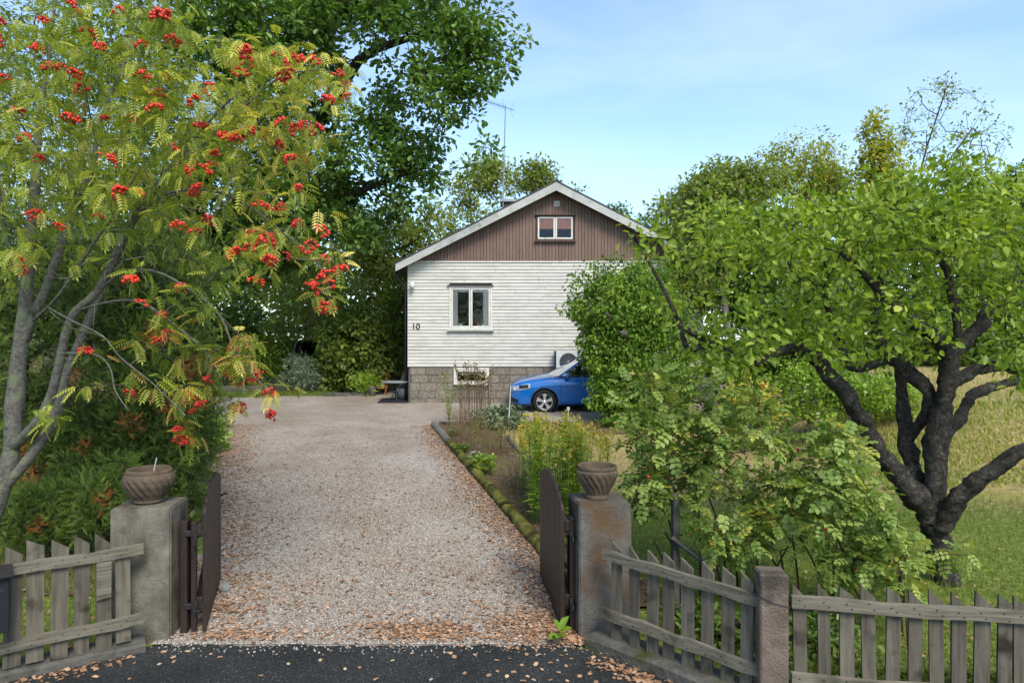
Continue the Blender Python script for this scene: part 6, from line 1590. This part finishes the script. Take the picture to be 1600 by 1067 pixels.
stalks('bed_perennial', 'yellow-green airy perennial in the middle of the flower bed', 'plant', (-.35, 12.9), (.4, .5), 46, .62, 'l_light', None, 'dry_cane', .004, .12, (.25, 1.0), 22, .07, leaf_tone=(.3, 1))
stalks('bed_perennial', 'low lime green perennial by the mossy timber', 'plant', (-.45, 11.4), (.18, .25), 18, .3, 'l_lime', None, 'green_stem', .004, .3, (.3, 1.0), 18, .08, T_DIAMOND)
stalks('bed_perennial', 'straw coloured clump halfway along the flower bed', 'plant', (.15, 10.6), (.22, .4), 40, .4, 'l_dry', None, 'dry_cane', .004, .25, (.2, 1.0), 16, .08, leaf_tone=(.3, 1))
stalks('bed_perennial', 'low pale leafy weeds in the bed close to the right gate', 'plant', (.72, 8.4), (.22, .8), 44, .2, 'l_light', None, 'green_stem', .003, .4, (.2, 1.0), 10, .07, T_DIAMOND)
for k, (x, y, lb) in enumerate([(-.95, 13.0, 'small green tuft by the timber at the middle of the bed'), (-.62, 12.2, 'bluish green tuft beside the mossy timber'), (-1.25, 14.6, 'small green tuft near the grey corner timber')]):
    stalks('green_tuft', lb, 'plant', (x, y), (.14, .14), 14, .16, 'l_grey' if k == 1 else 'l_mid', None, 'green_stem', .003, .4, (.2, 1), 12, .08, T_DIAMOND)
plant('evergreen_shrub', 'low rounded grey-green evergreen shrub in front of the car nose', 'shrub', (-.3, 15.75, gz(-.3, 15.75)), [E(780, 655, 15.7, 36, 16, .5), E(762, 652, 15.8, 22, 14, .35), E(800, 650, 15.8, 20, 15, .35)], 170, 18, .12, T_DIAMOND, .09, M['l_grey'], M['bark_dark'], bias=3, up=.8)
plant('ground_ivy', 'dark green creeping plants at the foot of the ivy column', 'plant', (3.0, 15.6, gz(3, 15.6)), [((2.9, 15.7, gz(2.9, 15.7) + .1), (1.1, .35, .14)), ((3.9, 15.4, gz(3.9, 15.4) + .1), (.7, .4, .2))], 170, 14, .13, T_OVAL, .1, M['l_ivy'], M['green_stem'], tone=(0, .7))

# left of the drive: leafy ground cover and weeds
plant('leafy_weeds', 'lime green leafy weeds by the edging stones left of the drive', 'plant', (-5.9, 13.2, gz(-5.9, 13.2)), [((-6.1, 13.0, gz(-6, 13) + .25), (.55, .9, .3)), ((-6.5, 12.4, gz(-6.5, 12.4) + .3), (.5, .7, .4)), ((-6.4, 14.2, gz(-6.4, 14.2) + .3), (.5, .6, .35))], 170, 14, .18, T_OVAL, .13, M['l_lime'], M['green_stem'], up=1.2, tone=(0, .8), droop=.1)
plant('leafy_weeds', 'yellowish low weeds behind the left gate leaf', 'plant', (-4.6, 9.4, gz(-4.6, 9.4)), [((-4.75, 9.6, gz(-4.7, 9.6) + .1), (.4, .8, .16)), ((-4.3, 8.3, gz(-4.3, 8.3) + .08), (.4, .7, .14)), ((-5.1, 10.6, gz(-5.1, 10.6) + .1), (.35, .6, .18))], 190, 12, .14, T_OVAL, .085, M['l_light'], M['green_stem'], up=1.1, tone=(.2, 1))
plant('leafy_weeds', 'tall green weeds where the drive bends left', 'plant', (-7.4, 15.4, gz(-7.4, 15.4)), [((-7.5, 15.2, gz(-7.5, 15.2) + .3), (.6, .7, .4)), ((-8.2, 16.2, gz(-8.2, 16.2) + .3), (.6, .6, .4))], 120, 16, .2, T_DIAMOND, .12, M['l_light'], M['green_stem'], tone=(0, .8))

plant('leafy_weeds', 'tangled dark weeds under the roses behind the short right fence', 'plant', (1.75, 5.7, gz(1.75, 5.7)), [((1.5, 5.75, .12), (.35, .3, .16)), ((2.0, 5.4, .12), (.4, .35, .16)), ((2.4, 5.5, .15), (.4, .35, .18))], 130, 12, .12, T_OVAL, .06, M['l_mid'], M['cane'], tone=(0, .9))
plant('leafy_weeds', 'yellow-green weeds at the foot of the long right fence', 'plant', (3.0, 4.95, 0), [((2.5, 4.95, .08), (.5, .2, .12)), ((3.4, 4.85, .08), (.6, .2, .1))], 90, 11, .1, T_OVAL, .05, M['l_light'], M['green_stem'], tone=(0, .9))
wd = thing('weed', 'small bright green broadleaf weed at the foot of the right pillar', 'weed', (.5, 5.6, 0))
wc = P(874, 1000, 5.62)
dirs = [(-1, -.2, .35), (-.8, -.6, .1), (-.2, -.9, .25), (.35, -.8, .15), (.9, -.3, .5), (.5, .2, .8), (-.4, .1, .8)]
obj('stem', tube([wc - [0, 0, .04], wc + [0, 0, .05]], .004, 5), M['green_stem'], wd)
for k, dd in enumerate(dirs):
    V, F = leaves_mesh(T_OVAL, (wc + [0, 0, .03 + .01 * k])[None], np.array([dd]), np.array([[0, -.2, 1.0]]), np.array([.10 + .02 * (k % 3)])); obj('leaf', (V, F), M['l_lime'], wd, tone=np.full(len(V), .15 + .1 * (k % 3)))

# ---- grass
def blades(name, n, fx, fy, hgt, tone, T=T_BLADE1, keep=None):
    x = fx(n); y = fy(n)
    if keep is not None: m = keep(x, y); x, y = x[m], y[m]
    N = len(x); pos = np.column_stack([x, y, ground(x, y) - .01])
    h = hgt * rng.uniform(.5, 1.3, N); d = np.column_stack([rng.normal(size=N) * .35, rng.normal(size=N) * .35, np.ones(N)])
    nn = rand_dir(N); nn[:, 2] = 0
    V, F = leaves_mesh(T, pos, d, unit(nn) + [0, 0, .01], h)
    tn = np.clip(tone(x, y) + rng.normal(size=N) * .12, 0, 1)
    o = obj(name, (V, F), M['l_grass'], tone=np.repeat(tn, len(T[0])))
    return tag(o, None, None, kind='stuff')
U = lambda a, b: (lambda n: rng.uniform(a, b, n))
patch_n = lambda x, y: np.array([mnoise.noise(Vector((a * .7, b * .7, 3))) for a, b in zip(x, y)])
def lawn_tone(x, y):
    dryness = .15 + .6 * S((y - 8.8) / 2.0) + .18 * S((1.5 - x) / 2) + .35 * patch_n(x, y)
    return np.clip(dryness, .05, .95)
blades('grass', 42000, U(.9, 7.5), lambda n: 5.0 + 5.6 * rng.random(n) ** 1.3, .085, lawn_tone, keep=lambda x, y: (x > np.interp(y, [6.2, 11.9], [1.35, .4])) & (x < y * .8) & (y > np.interp(x, [.9, 2, 4.6, 8], [6.3, 4.75, 4.3, 4.0])))
blades('dry_grass', 30000, U(-.2, 9.0), U(10.0, 15.4), .07, lawn_tone, keep=lambda x, y: (x > np.interp(y, [6.2, 11.9, 14.1, 16.3], [1.5, .38, -.05, -.2])) & (x < .8 * y))
blades('dry_grass', 14000, U(6.5, 13), U(11.5, 17), .16, lambda x, y: np.clip(.62 + .4 * patch_n(x, y) + .25 * S((y - 13.5) / 1.5), 0, 1), T_BLADE)
blades('grass', 12000, U(-6.0, -2.9), U(5.2, 8.6), .10, lambda x, y: .35 + .4 * patch_n(x, y), keep=lambda x, y: (x < np.interp(y, [5.2, 5.6, 8.6], [-3.6, -3.35, -3.9])) & (y > np.interp(x, [-6, -3.9, -3.0], [3.6, 5.0, 5.7])))
blades('grass', 12000, U(-8.5, -3.6), U(8.4, 15.5), .13, lambda x, y: .4 + .35 * patch_n(x, y), keep=lambda x, y: (x < dl(y) - .15) & (x > dl(y) - 2.4))
blades('grass', 9000, lambda n: rng.uniform(-9.6, -5.6, n), lambda n: rng.uniform(20.9, 22.2, n), .14, lambda x, y: .15 + .2 * patch_n(x, y), keep=lambda x, y: (y > 21.1 + .25 * np.sin(x * 1.7)))
blades('ground_cover', 7000, U(5.8, 11), U(10.5, 13.5), .07, lambda x, y: .45 + .4 * patch_n(x, y), T_DIAMOND, keep=lambda x, y: x < .8 * y)

# ================================================================== SMALL THINGS
# mailbox at the left edge
mb = thing('mailbox', 'dark metal mailbox on the left fence, cut by the picture edge', 'mailbox', (-3.92, 4.88, 0))
mbx = P(-16, 935, 4.88)
ma = rotz(.62)
obj('box_body', xf(box(-.16, .115, -.07, .07, -.24, .14, .006), ma, mbx), M['black_plastic'], mb)
obj('lid', xf(prism([(-.10, .145), (.09, .18), (.09, .205), (-.115, .165)], 'x', -.175, .13), ma, mbx), M['shed_dark'], mb)
obj('slot', xf(box(-.12, .08, -.074, -.069, .05, .08), ma, mbx), M['iron'], mb)
# stone by the left gate
sp_ = P(352, 911, 6.7); sp_[2] = gz(sp_[0], sp_[1])
st_ = thing('stone', 'fist sized grey stone beside the left gate leaf', 'stone', sp_)
bm = bmesh.new(); bmesh.ops.create_icosphere(bm, subdivisions=3, radius=.058)
for v in bm.verts: v.co *= 1 + .3 * mnoise.noise(v.co * 14 + Vector((3, 1, 2))); v.co.z *= .8
obj('rock', xf(from_bm(bm), loc=sp_ + [0, 0, .035]), M['stone'], st_)
# canes
c0 = P(794, 668, 15.4); c0[2] = gz(c0[0], 15.4); c1 = P(798, 603, 15.4)
obj('cane_shaft', tube([c0 - [0, 0, .05], c1], .012, 6), M['white_gloss'], thing('garden_cane', 'thin white garden cane standing in front of the car nose', 'cane', c0))
c0 = P(888, 650, 16.6); c0[2] = gz(c0[0], 16.6); tt = thing('plant_marker', 'short pale marker stick before the car door', 'marker', c0)
obj('marker_stick', tube([c0 - [0, 0, .03], c0 + [0, 0, .3]], .012, 6), M['verge'], tt); obj('marker_head', xf(box(-.035, .035, -.008, .008, .28, .36, .003), loc=c0), M['verge'], tt)
# dark stake among the roses
c0 = P(1055, 900, 6.0); c0[2] = gz(c0[0], 6.0); tt = thing('wooden_stake', 'old dark wooden stake among the rose canes by the right pillar', 'stake', c0)
obj('stake_shaft', xf(box(-.03, .03, -.03, .03, -.05, P(1055, 772, 6.0)[2] - c0[2], .006), rotz(.2), c0), M['dark_wood'], tt)
obj('crossbar', tube([P(1050, 840, 5.95), P(1110, 885, 5.75)], .022, 6), M['dark_wood'], tt)
# garden table with its base
ty = 20.15; tc_ = P(618, 597, ty); tg_ = gz(tc_[0], ty)
tb = thing('garden_table', 'round grey-green metal garden table with curved black legs at the house corner', 'table', (tc_[0], ty, tg_))
h_ = tc_[2] - tg_
obj('table_top', xf(lathe([(.05, -.01), (.40, -.01), (.41, .0), (.41, .02), (.40, .028), (.05, .028)], 28), loc=(tc_[0], ty, tc_[2])), M['table_top'], tb)
for k in range(4):
    a = k * math.pi / 2 + .3; dx, dy = math.cos(a), math.sin(a)
    pts = [(tc_[0] + dx * r_, ty + dy * r_, tg_ + z * h_) for r_, z in ((.32, .97), (.2, .82), (.09, .6), (.06, .42), (.1, .22), (.24, .02))]
    obj('leg', tube(pts, .014, 6), M['iron'], tb, smooth=True)
obj('leg_ring', xf(lathe([(.065, -.01), (.08, -.01), (.08, .01), (.065, .01)], 14, close=True), loc=(tc_[0], ty, tg_ + .47 * h_)), M['iron'], tb)
tr_ = thing('doormat', 'flat black mat under the garden table', 'mat', (tc_[0], ty - .05, tg_))
obj('mat_sheet', xf(box(-.45, .42, -.35, .35, .012, .05, .008), rotx(math.atan(.0503)), (tc_[0], ty - .05, tg_)), M['rubber'], tr_)
bk_c = P(631, 612, 20.5); bk_c[2] = gz(bk_c[0], 20.5)
bt = thing('rain_barrel', 'grey rain barrel behind the garden table under the downpipe', 'barrel', bk_c)
obj('barrel_body', xf(lathe([(.2, 0), (.23, .15), (.235, .3), (.22, .45), (.21, .45), (.19, .1)], 18), loc=bk_c), M['steel'], bt, smooth=True)
oc = P(592, 603, 21.8); oc[2] = gz(oc[0], 21.8)
ch_ = thing('garden_chair', 'low orange-brown wooden deck chair behind the table', 'chair', oc)
for k in range(5): obj('seat_slat', xf(box(-.22, .22, -.04, .04, -.012, .012), rotx(.15), oc + [0, -.2 + k * .1, .22 + k * .015]), M['orange_wood'], ch_)
for k in range(5): obj('back_slat', xf(box(-.22, .22, -.012, .012, -.035, .035), rotx(-.5), oc + [0, .28 + k * .05, .32 + k * .085]), M['orange_wood'], ch_)
for sg in (-1, 1):
    obj('leg', tube([oc + [sg * .23, -.3, 0], oc + [sg * .23, .25, .3], oc + [sg * .23, .5, .75]], .018, 5), M['orange_wood'], ch_); obj('leg', tube([oc + [sg * .2, .4, 0], oc + [sg * .2, -.2, .25]], .018, 5), M['orange_wood'], ch_)
bc = P(581, 608, 21.4); bc[2] = gz(bc[0], 21.4)
bu = thing('bucket', 'small grey bucket on the edge of the gravel yard', 'bucket', bc)
obj('pail', xf(lathe([(.11, 0), (.15, .3), (.16, .31), (.14, .3), (.1, .03)], 16), loc=bc), M['steel'], bu, smooth=True); obj('handle', xf(tube([(-.15, 0, .29), (-.08, 0, .4), (.08, 0, .4), (.15, 0, .29)], .006, 4), loc=bc), M['iron'], bu)
fl = P(560, 611, 21.2); fl[2] = gz(fl[0], 21.2)
pb = thing('plank', 'pale plank lying on the ground left of the bucket', 'plank', fl); obj('board', xf(box(-.35, .3, -.06, .06, .0, .05, .005), loc=fl), M['plank'], pb)
lt = P(545, 614, 21.3); lt[2] = gz(lt[0], 21.3)
pb = thing('edging_timber', 'dark timber edging the grass below the round shrub', 'edging', lt); obj('timber', xf(box(-.75, .5, -.07, .07, -.02, .12, .01), loc=lt), M['dark_wood'], pb)
# sheds
sx0, sx1 = P(448, 0, 24.4)[0], P(482, 0, 24.4)[0]; sg0 = gz(-8, 24)
sh = thing('garden_shed', 'dark open fronted garden shed between hedge and shrubs', 'shed', ((sx0 + sx1) / 2, 24.5, sg0))
obj('shed_wall', join(box(sx0, sx0 + .06, 24.3, 25.8, sg0, 2.45), box(sx1 + .3, sx1 + .36, 24.3, 25.8, sg0, 2.45), box(sx0 + .06, sx1 + .3, 25.74, 25.8, sg0, 2.45)), M['shed_dark'], sh)
obj('shed_roof', xf(box(sx0 - .1, sx1 + .45, 24.1, 25.95, 2.455, 2.53), None), M['shed_dark'], sh)
obj('shed_door', box(sx0 + .1, sx0 + .5, 24.42, 24.47, sg0 + .02, 2.4), M['dark_wood'], sh)
bx0, bx1 = P(603, 0, 26)[0], P(640, 0, 26)[0]
bs_ = thing('garden_shed', 'brown board shed wall seen between shrub and house corner', 'shed', ((bx0 + bx1) / 2, 26.1, gz(-4.5, 26)))
for k in range(8): obj('wall_board', box(bx0 + k * (bx1 - bx0) / 8, bx0 + (k + 1) * (bx1 - bx0) / 8 - .012, 26.0, 26.03, gz(-4.5, 26), 2.05), M['shed_brown'], bs_)
obj('shed_core', box(bx0 + .01, bx1 - .02, 26.05, 27.5, gz(-4.5, 26), 2.03), M['shed_dark'], bs_); obj('shed_roof', box(bx0 - .1, bx1 + .1, 25.85, 27.6, 2.06, 2.12), M['shed_dark'], bs_)
for k, (a, b, lb) in enumerate([((628, 600), (636, 572), 'pale plank leaning on the house corner, the steeper one'), ((620, 600), (633, 578), 'pale plank leaning on the house corner, the flatter one')]):
    p0, p1 = P(*a, 21.8), P(*b, 22.2); p0[2] = gz(p0[0], 21.8); t = thing('plank', lb, 'plank', p0); obj('board', tube([p0, p1], .05, 4), M['plank'], t)
# raised beds
def raised(lab, x0, x1, y0, y1, z, nb):
    g = gz((x0 + x1) / 2, y0); t = thing('raised_bed', lab, 'raised bed', ((x0 + x1) / 2, y0, g))
    for k in range(nb):
        za, zb = g - .03 + k * z / nb, g - .03 + (k + 1) * z / nb - .008
        obj('plank', box(x0, x1, y0, y0 + .05, za, zb, .006), M['plank'], t); obj('plank', box(x1 - .05, x1, y0 + .055, y1, za, zb, .006), M['plank'], t); obj('plank', box(x0, x0 + .05, y0 + .055, y1, za, zb, .006), M['plank'], t)
    obj('bed_soil', box(x0 + .055, x1 - .055, y0 + .055, y1, g - .03, g + z - .09), M['soil'], t)
a, b = P(325, 0, 21.6)[0], P(418, 0, 21.6)[0]
raised('grey timber raised bed on the left beyond the drive bend', a, b, 21.6, 22.3, .34, 2)
a, b = P(425, 0, 22.4)[0], P(470, 0, 22.4)[0]
raised('smaller low timber bed before the dark shed', a, b, 22.35, 23.0, .28, 2)
# kettle barbecue by the porch
kb = P(1160, 574, 19.0); kg = gz(kb[0], 19.0)
kt = thing('barbecue', 'dark round kettle barbecue by the brick porch', 'barbecue', (kb[0], 19.0, kg))
obj('kettle', xf(lathe([(.03, -.24), (.2, -.17), (.285, -.02), (.29, .0), (.285, .02), (.2, .18), (.05, .25), (.02, .27)], 22), loc=(kb[0], 19.0, kb[2])), M['black_plastic'], kt, smooth=True)
for k in range(3):
    a = k * 2.1 + .4; obj('leg', tube([(kb[0] + .18 * math.cos(a), 19 + .18 * math.sin(a), kb[2] - .15), (kb[0] + .28 * math.cos(a), 19 + .28 * math.sin(a), kg)], .012, 5), M['steel'], kt)
pm = P(1152, 530, 18.8); pt = thing('parasol', 'folded cream parasol or cover above the porch rail', 'parasol', (pm[0], 18.8, gz(pm[0], 18.8)))
obj('pole', tube([(pm[0], 18.8, gz(pm[0], 18.8)), (pm[0], 18.8, pm[2] + .1)], .02, 6), M['steel'], pt); obj('canopy', xf(lathe([(.42, 0), (.4, .06), (.2, .12), (.03, .16)], 16), loc=(pm[0], 18.8, pm[2] - .05)), M['curtain'], pt)

# gravel chips and fallen leaves
def chips(n):
    V0 = np.array([(-.5, -.4, 0), (.5, -.35, 0), (.45, .4, 0), (-.4, .5, 0), (-.25, -.2, .5), (.25, -.15, .55), (.2, .25, .5), (-.2, .2, .6)], float)
    F0 = np.array([[0, 1, 5, 4], [1, 2, 6, 5], [2, 3, 7, 6], [3, 0, 4, 7], [4, 5, 6, 7]])
    y = 5.63 + 6.0 * rng.random(n) ** 1.7; x = dl(y) + (dr(np.maximum(y, 6.3)) - dl(y)) * rng.random(n)
    pos = np.column_stack([x, y, ground(x, y) + .010]); a = rng.random(n) * 6.28
    V, F = leaves_mesh((V0, F0), pos, np.column_stack([np.cos(a), np.sin(a), rng.normal(size=n) * .15]), np.array([0, 0, 1.0]) + rand_dir(n) * .2, rng.uniform(.006, .019, n))
    return V, F, np.repeat(rng.random(n), 8)
V, F, tn = chips(42000)
V0c = V.reshape(-1, 8, 3); ng = 380
sel = V0c[:ng].copy(); cen = sel[:, :4].mean(axis=1, keepdims=True); gx_ = rng.uniform(-2.95, .65, ng); gy_ = 5.66 - np.abs(rng.normal(size=ng)) * .11
sel = sel - cen + np.stack([gx_, gy_, np.full(ng, .006)], 1)[:, None]; F = np.concatenate([F, F[:ng * 5] + len(V)]); V = np.concatenate([V, sel.reshape(-1, 3)]); tn = np.concatenate([tn, np.repeat(rng.random(ng), 8)])
M['chip'] = leafmat('chip', [(0, (0.12, 0.105, 0.088)), (.4, (.24, .212, .18)), (.8, (.36, .32, .272)), (1, (.47, .42, .365))], 0.0, .85, .2)
tag(obj('gravel', (V, F), M['chip'], tone=tn), kind='stuff')

lx_, ly_, lt_ = [], [], []
def scatter(n, fx, fy, keep=None):
    x, y = fx(n), fy(n)
    if keep is not None: m = keep(x, y); x, y = x[m], y[m]
    lx_.append(x); ly_.append(y)
def gauss(cx, cy, sx, sy): return (lambda n: rng.normal(cx, sx, n)), (lambda n: rng.normal(cy, sy, n))
drive = lambda x, y: (x > dl(y) - .1) & (x < dr(y) + .05) & (y > 5.5)
# thick along both edges of the drive, thin in its middle
y = 5.6 + 10.4 * rng.random(5200) ** 1.3; s = np.abs(rng.normal(size=5200)) * .24; lx_.append(np.minimum(dr(np.maximum(y, 6.4)) - s, 2)); ly_.append(y)
y = 6.2 + 10 * rng.random(4000) ** 1.2; s = np.abs(rng.normal(size=4000)) * .4; lx_.append(dl(y) + s); ly_.append(y)
y = 5.7 + 11 * rng.random(2400) ** 1.1; lx_.append(dl(y) + (dr(np.maximum(y, 6.4)) - dl(y)) * rng.random(2400)); ly_.append(y)
scatter(700, *gauss(-.72, 5.83, .24, .09), keep=drive); scatter(160, *gauss(-1.0, 5.98, .3, .1), keep=drive); scatter(800, *gauss(.14, 5.92, .26, .22), keep=drive); scatter(240, *gauss(-2.35, 5.78, .22, .06), keep=drive); scatter(120, *gauss(-2.5, 6.1, .15, .2), keep=drive); scatter(90, *gauss(-1.6, 5.75, .5, .05), keep=drive); scatter(260, *gauss(-.3, 6.6, .8, .5), keep=drive); scatter(160, *gauss(-2.1, 6.7, .35, .5), keep=drive)
# along the kerbs and under the fences
q = rng.random(420) ** 1.2; lx_.append(.72 + q * 1.0 + rng.normal(size=420) * .07 - .05); ly_.append(5.38 - q * .98 + rng.normal(size=420) * .06 - .03)
q = rng.random(170); lx_.append(-3.0 - q * 1.1 + rng.normal(size=170) * .06); ly_.append(5.42 - q * .75 + rng.normal(size=170) * .05 - .02)
scatter(700, U(-5.6, -3.2), U(5.3, 8.4), keep=lambda x, y: (y > np.interp(x, [-6, -3.9, -3.0], [3.6, 5.15, 5.75])) & (x < dl(y)))
scatter(500, U(1.0, 5.0), U(4.6, 7.0), keep=lambda x, y: y > np.interp(x, [.9, 2, 4.6, 8], [5.9, 4.75, 4.3, 4.0]))
scatter(2200, lambda n: rng.uniform(-1.6, 1.4, n), U(6.6, 15.8), keep=lambda x, y: (x > dr(y) + .1) & (x < np.interp(y, [6.2, 11.9, 14.1, 16.3], [1.5, .33, -.1, -.3]))); scatter(1300, U(-.9, 5.0), U(15.0, 16.4)); scatter(500, U(1.5, 8), U(5.5, 14))
lx, ly = np.concatenate(lx_), np.concatenate(ly_)
on_road = ly < np.interp(lx, RE[:, 0], RE[:, 1]) - .01
on_road_z = np.where(on_road, .006, ground(lx, ly) + .018 + rng.random(len(lx)) * .012)
kd = (lx > .6) & (lx < 2) & on_road
pos = np.column_stack([lx, ly, on_road_z]); N = len(pos); a = rng.random(N) * 6.28
d = np.column_stack([np.cos(a), np.sin(a), rng.normal(size=N) * .15]); nn = np.array([0, 0, 1.0]) + rand_dir(N) * .35
put = np.clip(rng.normal(.5, .26, N), 0, .92)
crumbs = np.zeros(0)
nc_ = 9000; cy = 5.7 + 11 * rng.random(nc_) ** 1.2; mid = dl(cy) + (dr(np.maximum(cy, 6.4)) - dl(cy)) * np.where(rng.random(nc_) < .6, rng.normal(.52, .09, nc_), rng.random(nc_))
cp = np.column_stack([mid, cy, ground(mid, cy) + .016]); ca = rng.random(nc_) * 6.28
pos = np.concatenate([pos, cp]); d = np.concatenate([d, np.column_stack([np.cos(ca), np.sin(ca), rng.normal(size=nc_) * .1])]); nn = np.concatenate([nn, np.array([0, 0, 1.0]) + rand_dir(nc_) * .3]); put = np.concatenate([put, np.clip(rng.normal(.3, .25, nc_), 0, .92)])
V, F = leaves_mesh(T_FALLEN, pos, d, nn, np.concatenate([rng.uniform(.014, .036, N) + .03 * rng.random(N) ** 3, rng.uniform(.008, .022, nc_)]))
tag(obj('leaf_litter', (V, F), M['l_fallen'], tone=np.repeat(put, 6)), kind='stuff')
# single leaves lying on the tar
LV = leaf_variants('fallen', T_FALLEN, M['l_fallen'])
spots = []
for px, py in ((100, 1060), (155, 1058), (197, 1030), (160, 1012), (262, 1018), (275, 1025), (272, 1032), (330, 1024), (348, 1026), (200, 1063), (150, 1045), (298, 1018), (245, 1040), (515, 1018), (500, 1030), (540, 1048), (560, 1045), (405, 1056), (110, 1048), (675, 1060), (697, 1020), (702, 1023), (710, 1030), (745, 1025), (780, 1032), (800, 1030), (812, 1040), (798, 1050), (790, 1060), (825, 1025), (835, 1042), (845, 1022), (856, 1036), (870, 1050), (882, 1042), (885, 1066), (862, 1062), (828, 1058), (905, 1060), (918, 1055), (930, 1064), (640, 1022), (610, 1033), (590, 1060), (450, 1040), (432, 1022), (380, 1018), (850, 1048), (838, 1064), (812, 1064), (775, 1048), (760, 1058), (727, 1050), (940, 1045), (925, 1040), (896, 1030), (880, 1025)):
    Y = CAMZ / ((py - 533.5) / FPX); spots.append(((px - 800) / FPX * Y, Y))
groups = {'l': ('tan fallen leaf lying alone on the asphalt before the left fence', 'leaves on the asphalt at the left'), 'm': ('tan fallen leaf lying alone on the asphalt across the gateway', 'leaves on the asphalt across the gateway'), 'r': ('tan fallen leaf lying on the asphalt near the right pillar', 'leaves on the asphalt near the right pillar')}
for i, (x, y) in enumerate(spots):
    px = 800 + x / y * FPX; key = 'l' if px < 310 else 'm' if px < 720 else 'r'
    o = bpy.data.objects.new('fallen_leaf', LV[int(rng.integers(5, 10))]); COL.objects.link(o)
    o.location = (x, y, .007); s = rng.uniform(.035, .06); o.scale = (s, s, s); o.rotation_euler = (rng.normal() * .12, rng.normal() * .12, rng.uniform(0, 6.28))
    tag(o, groups[key][0], 'leaf', groups[key][1])
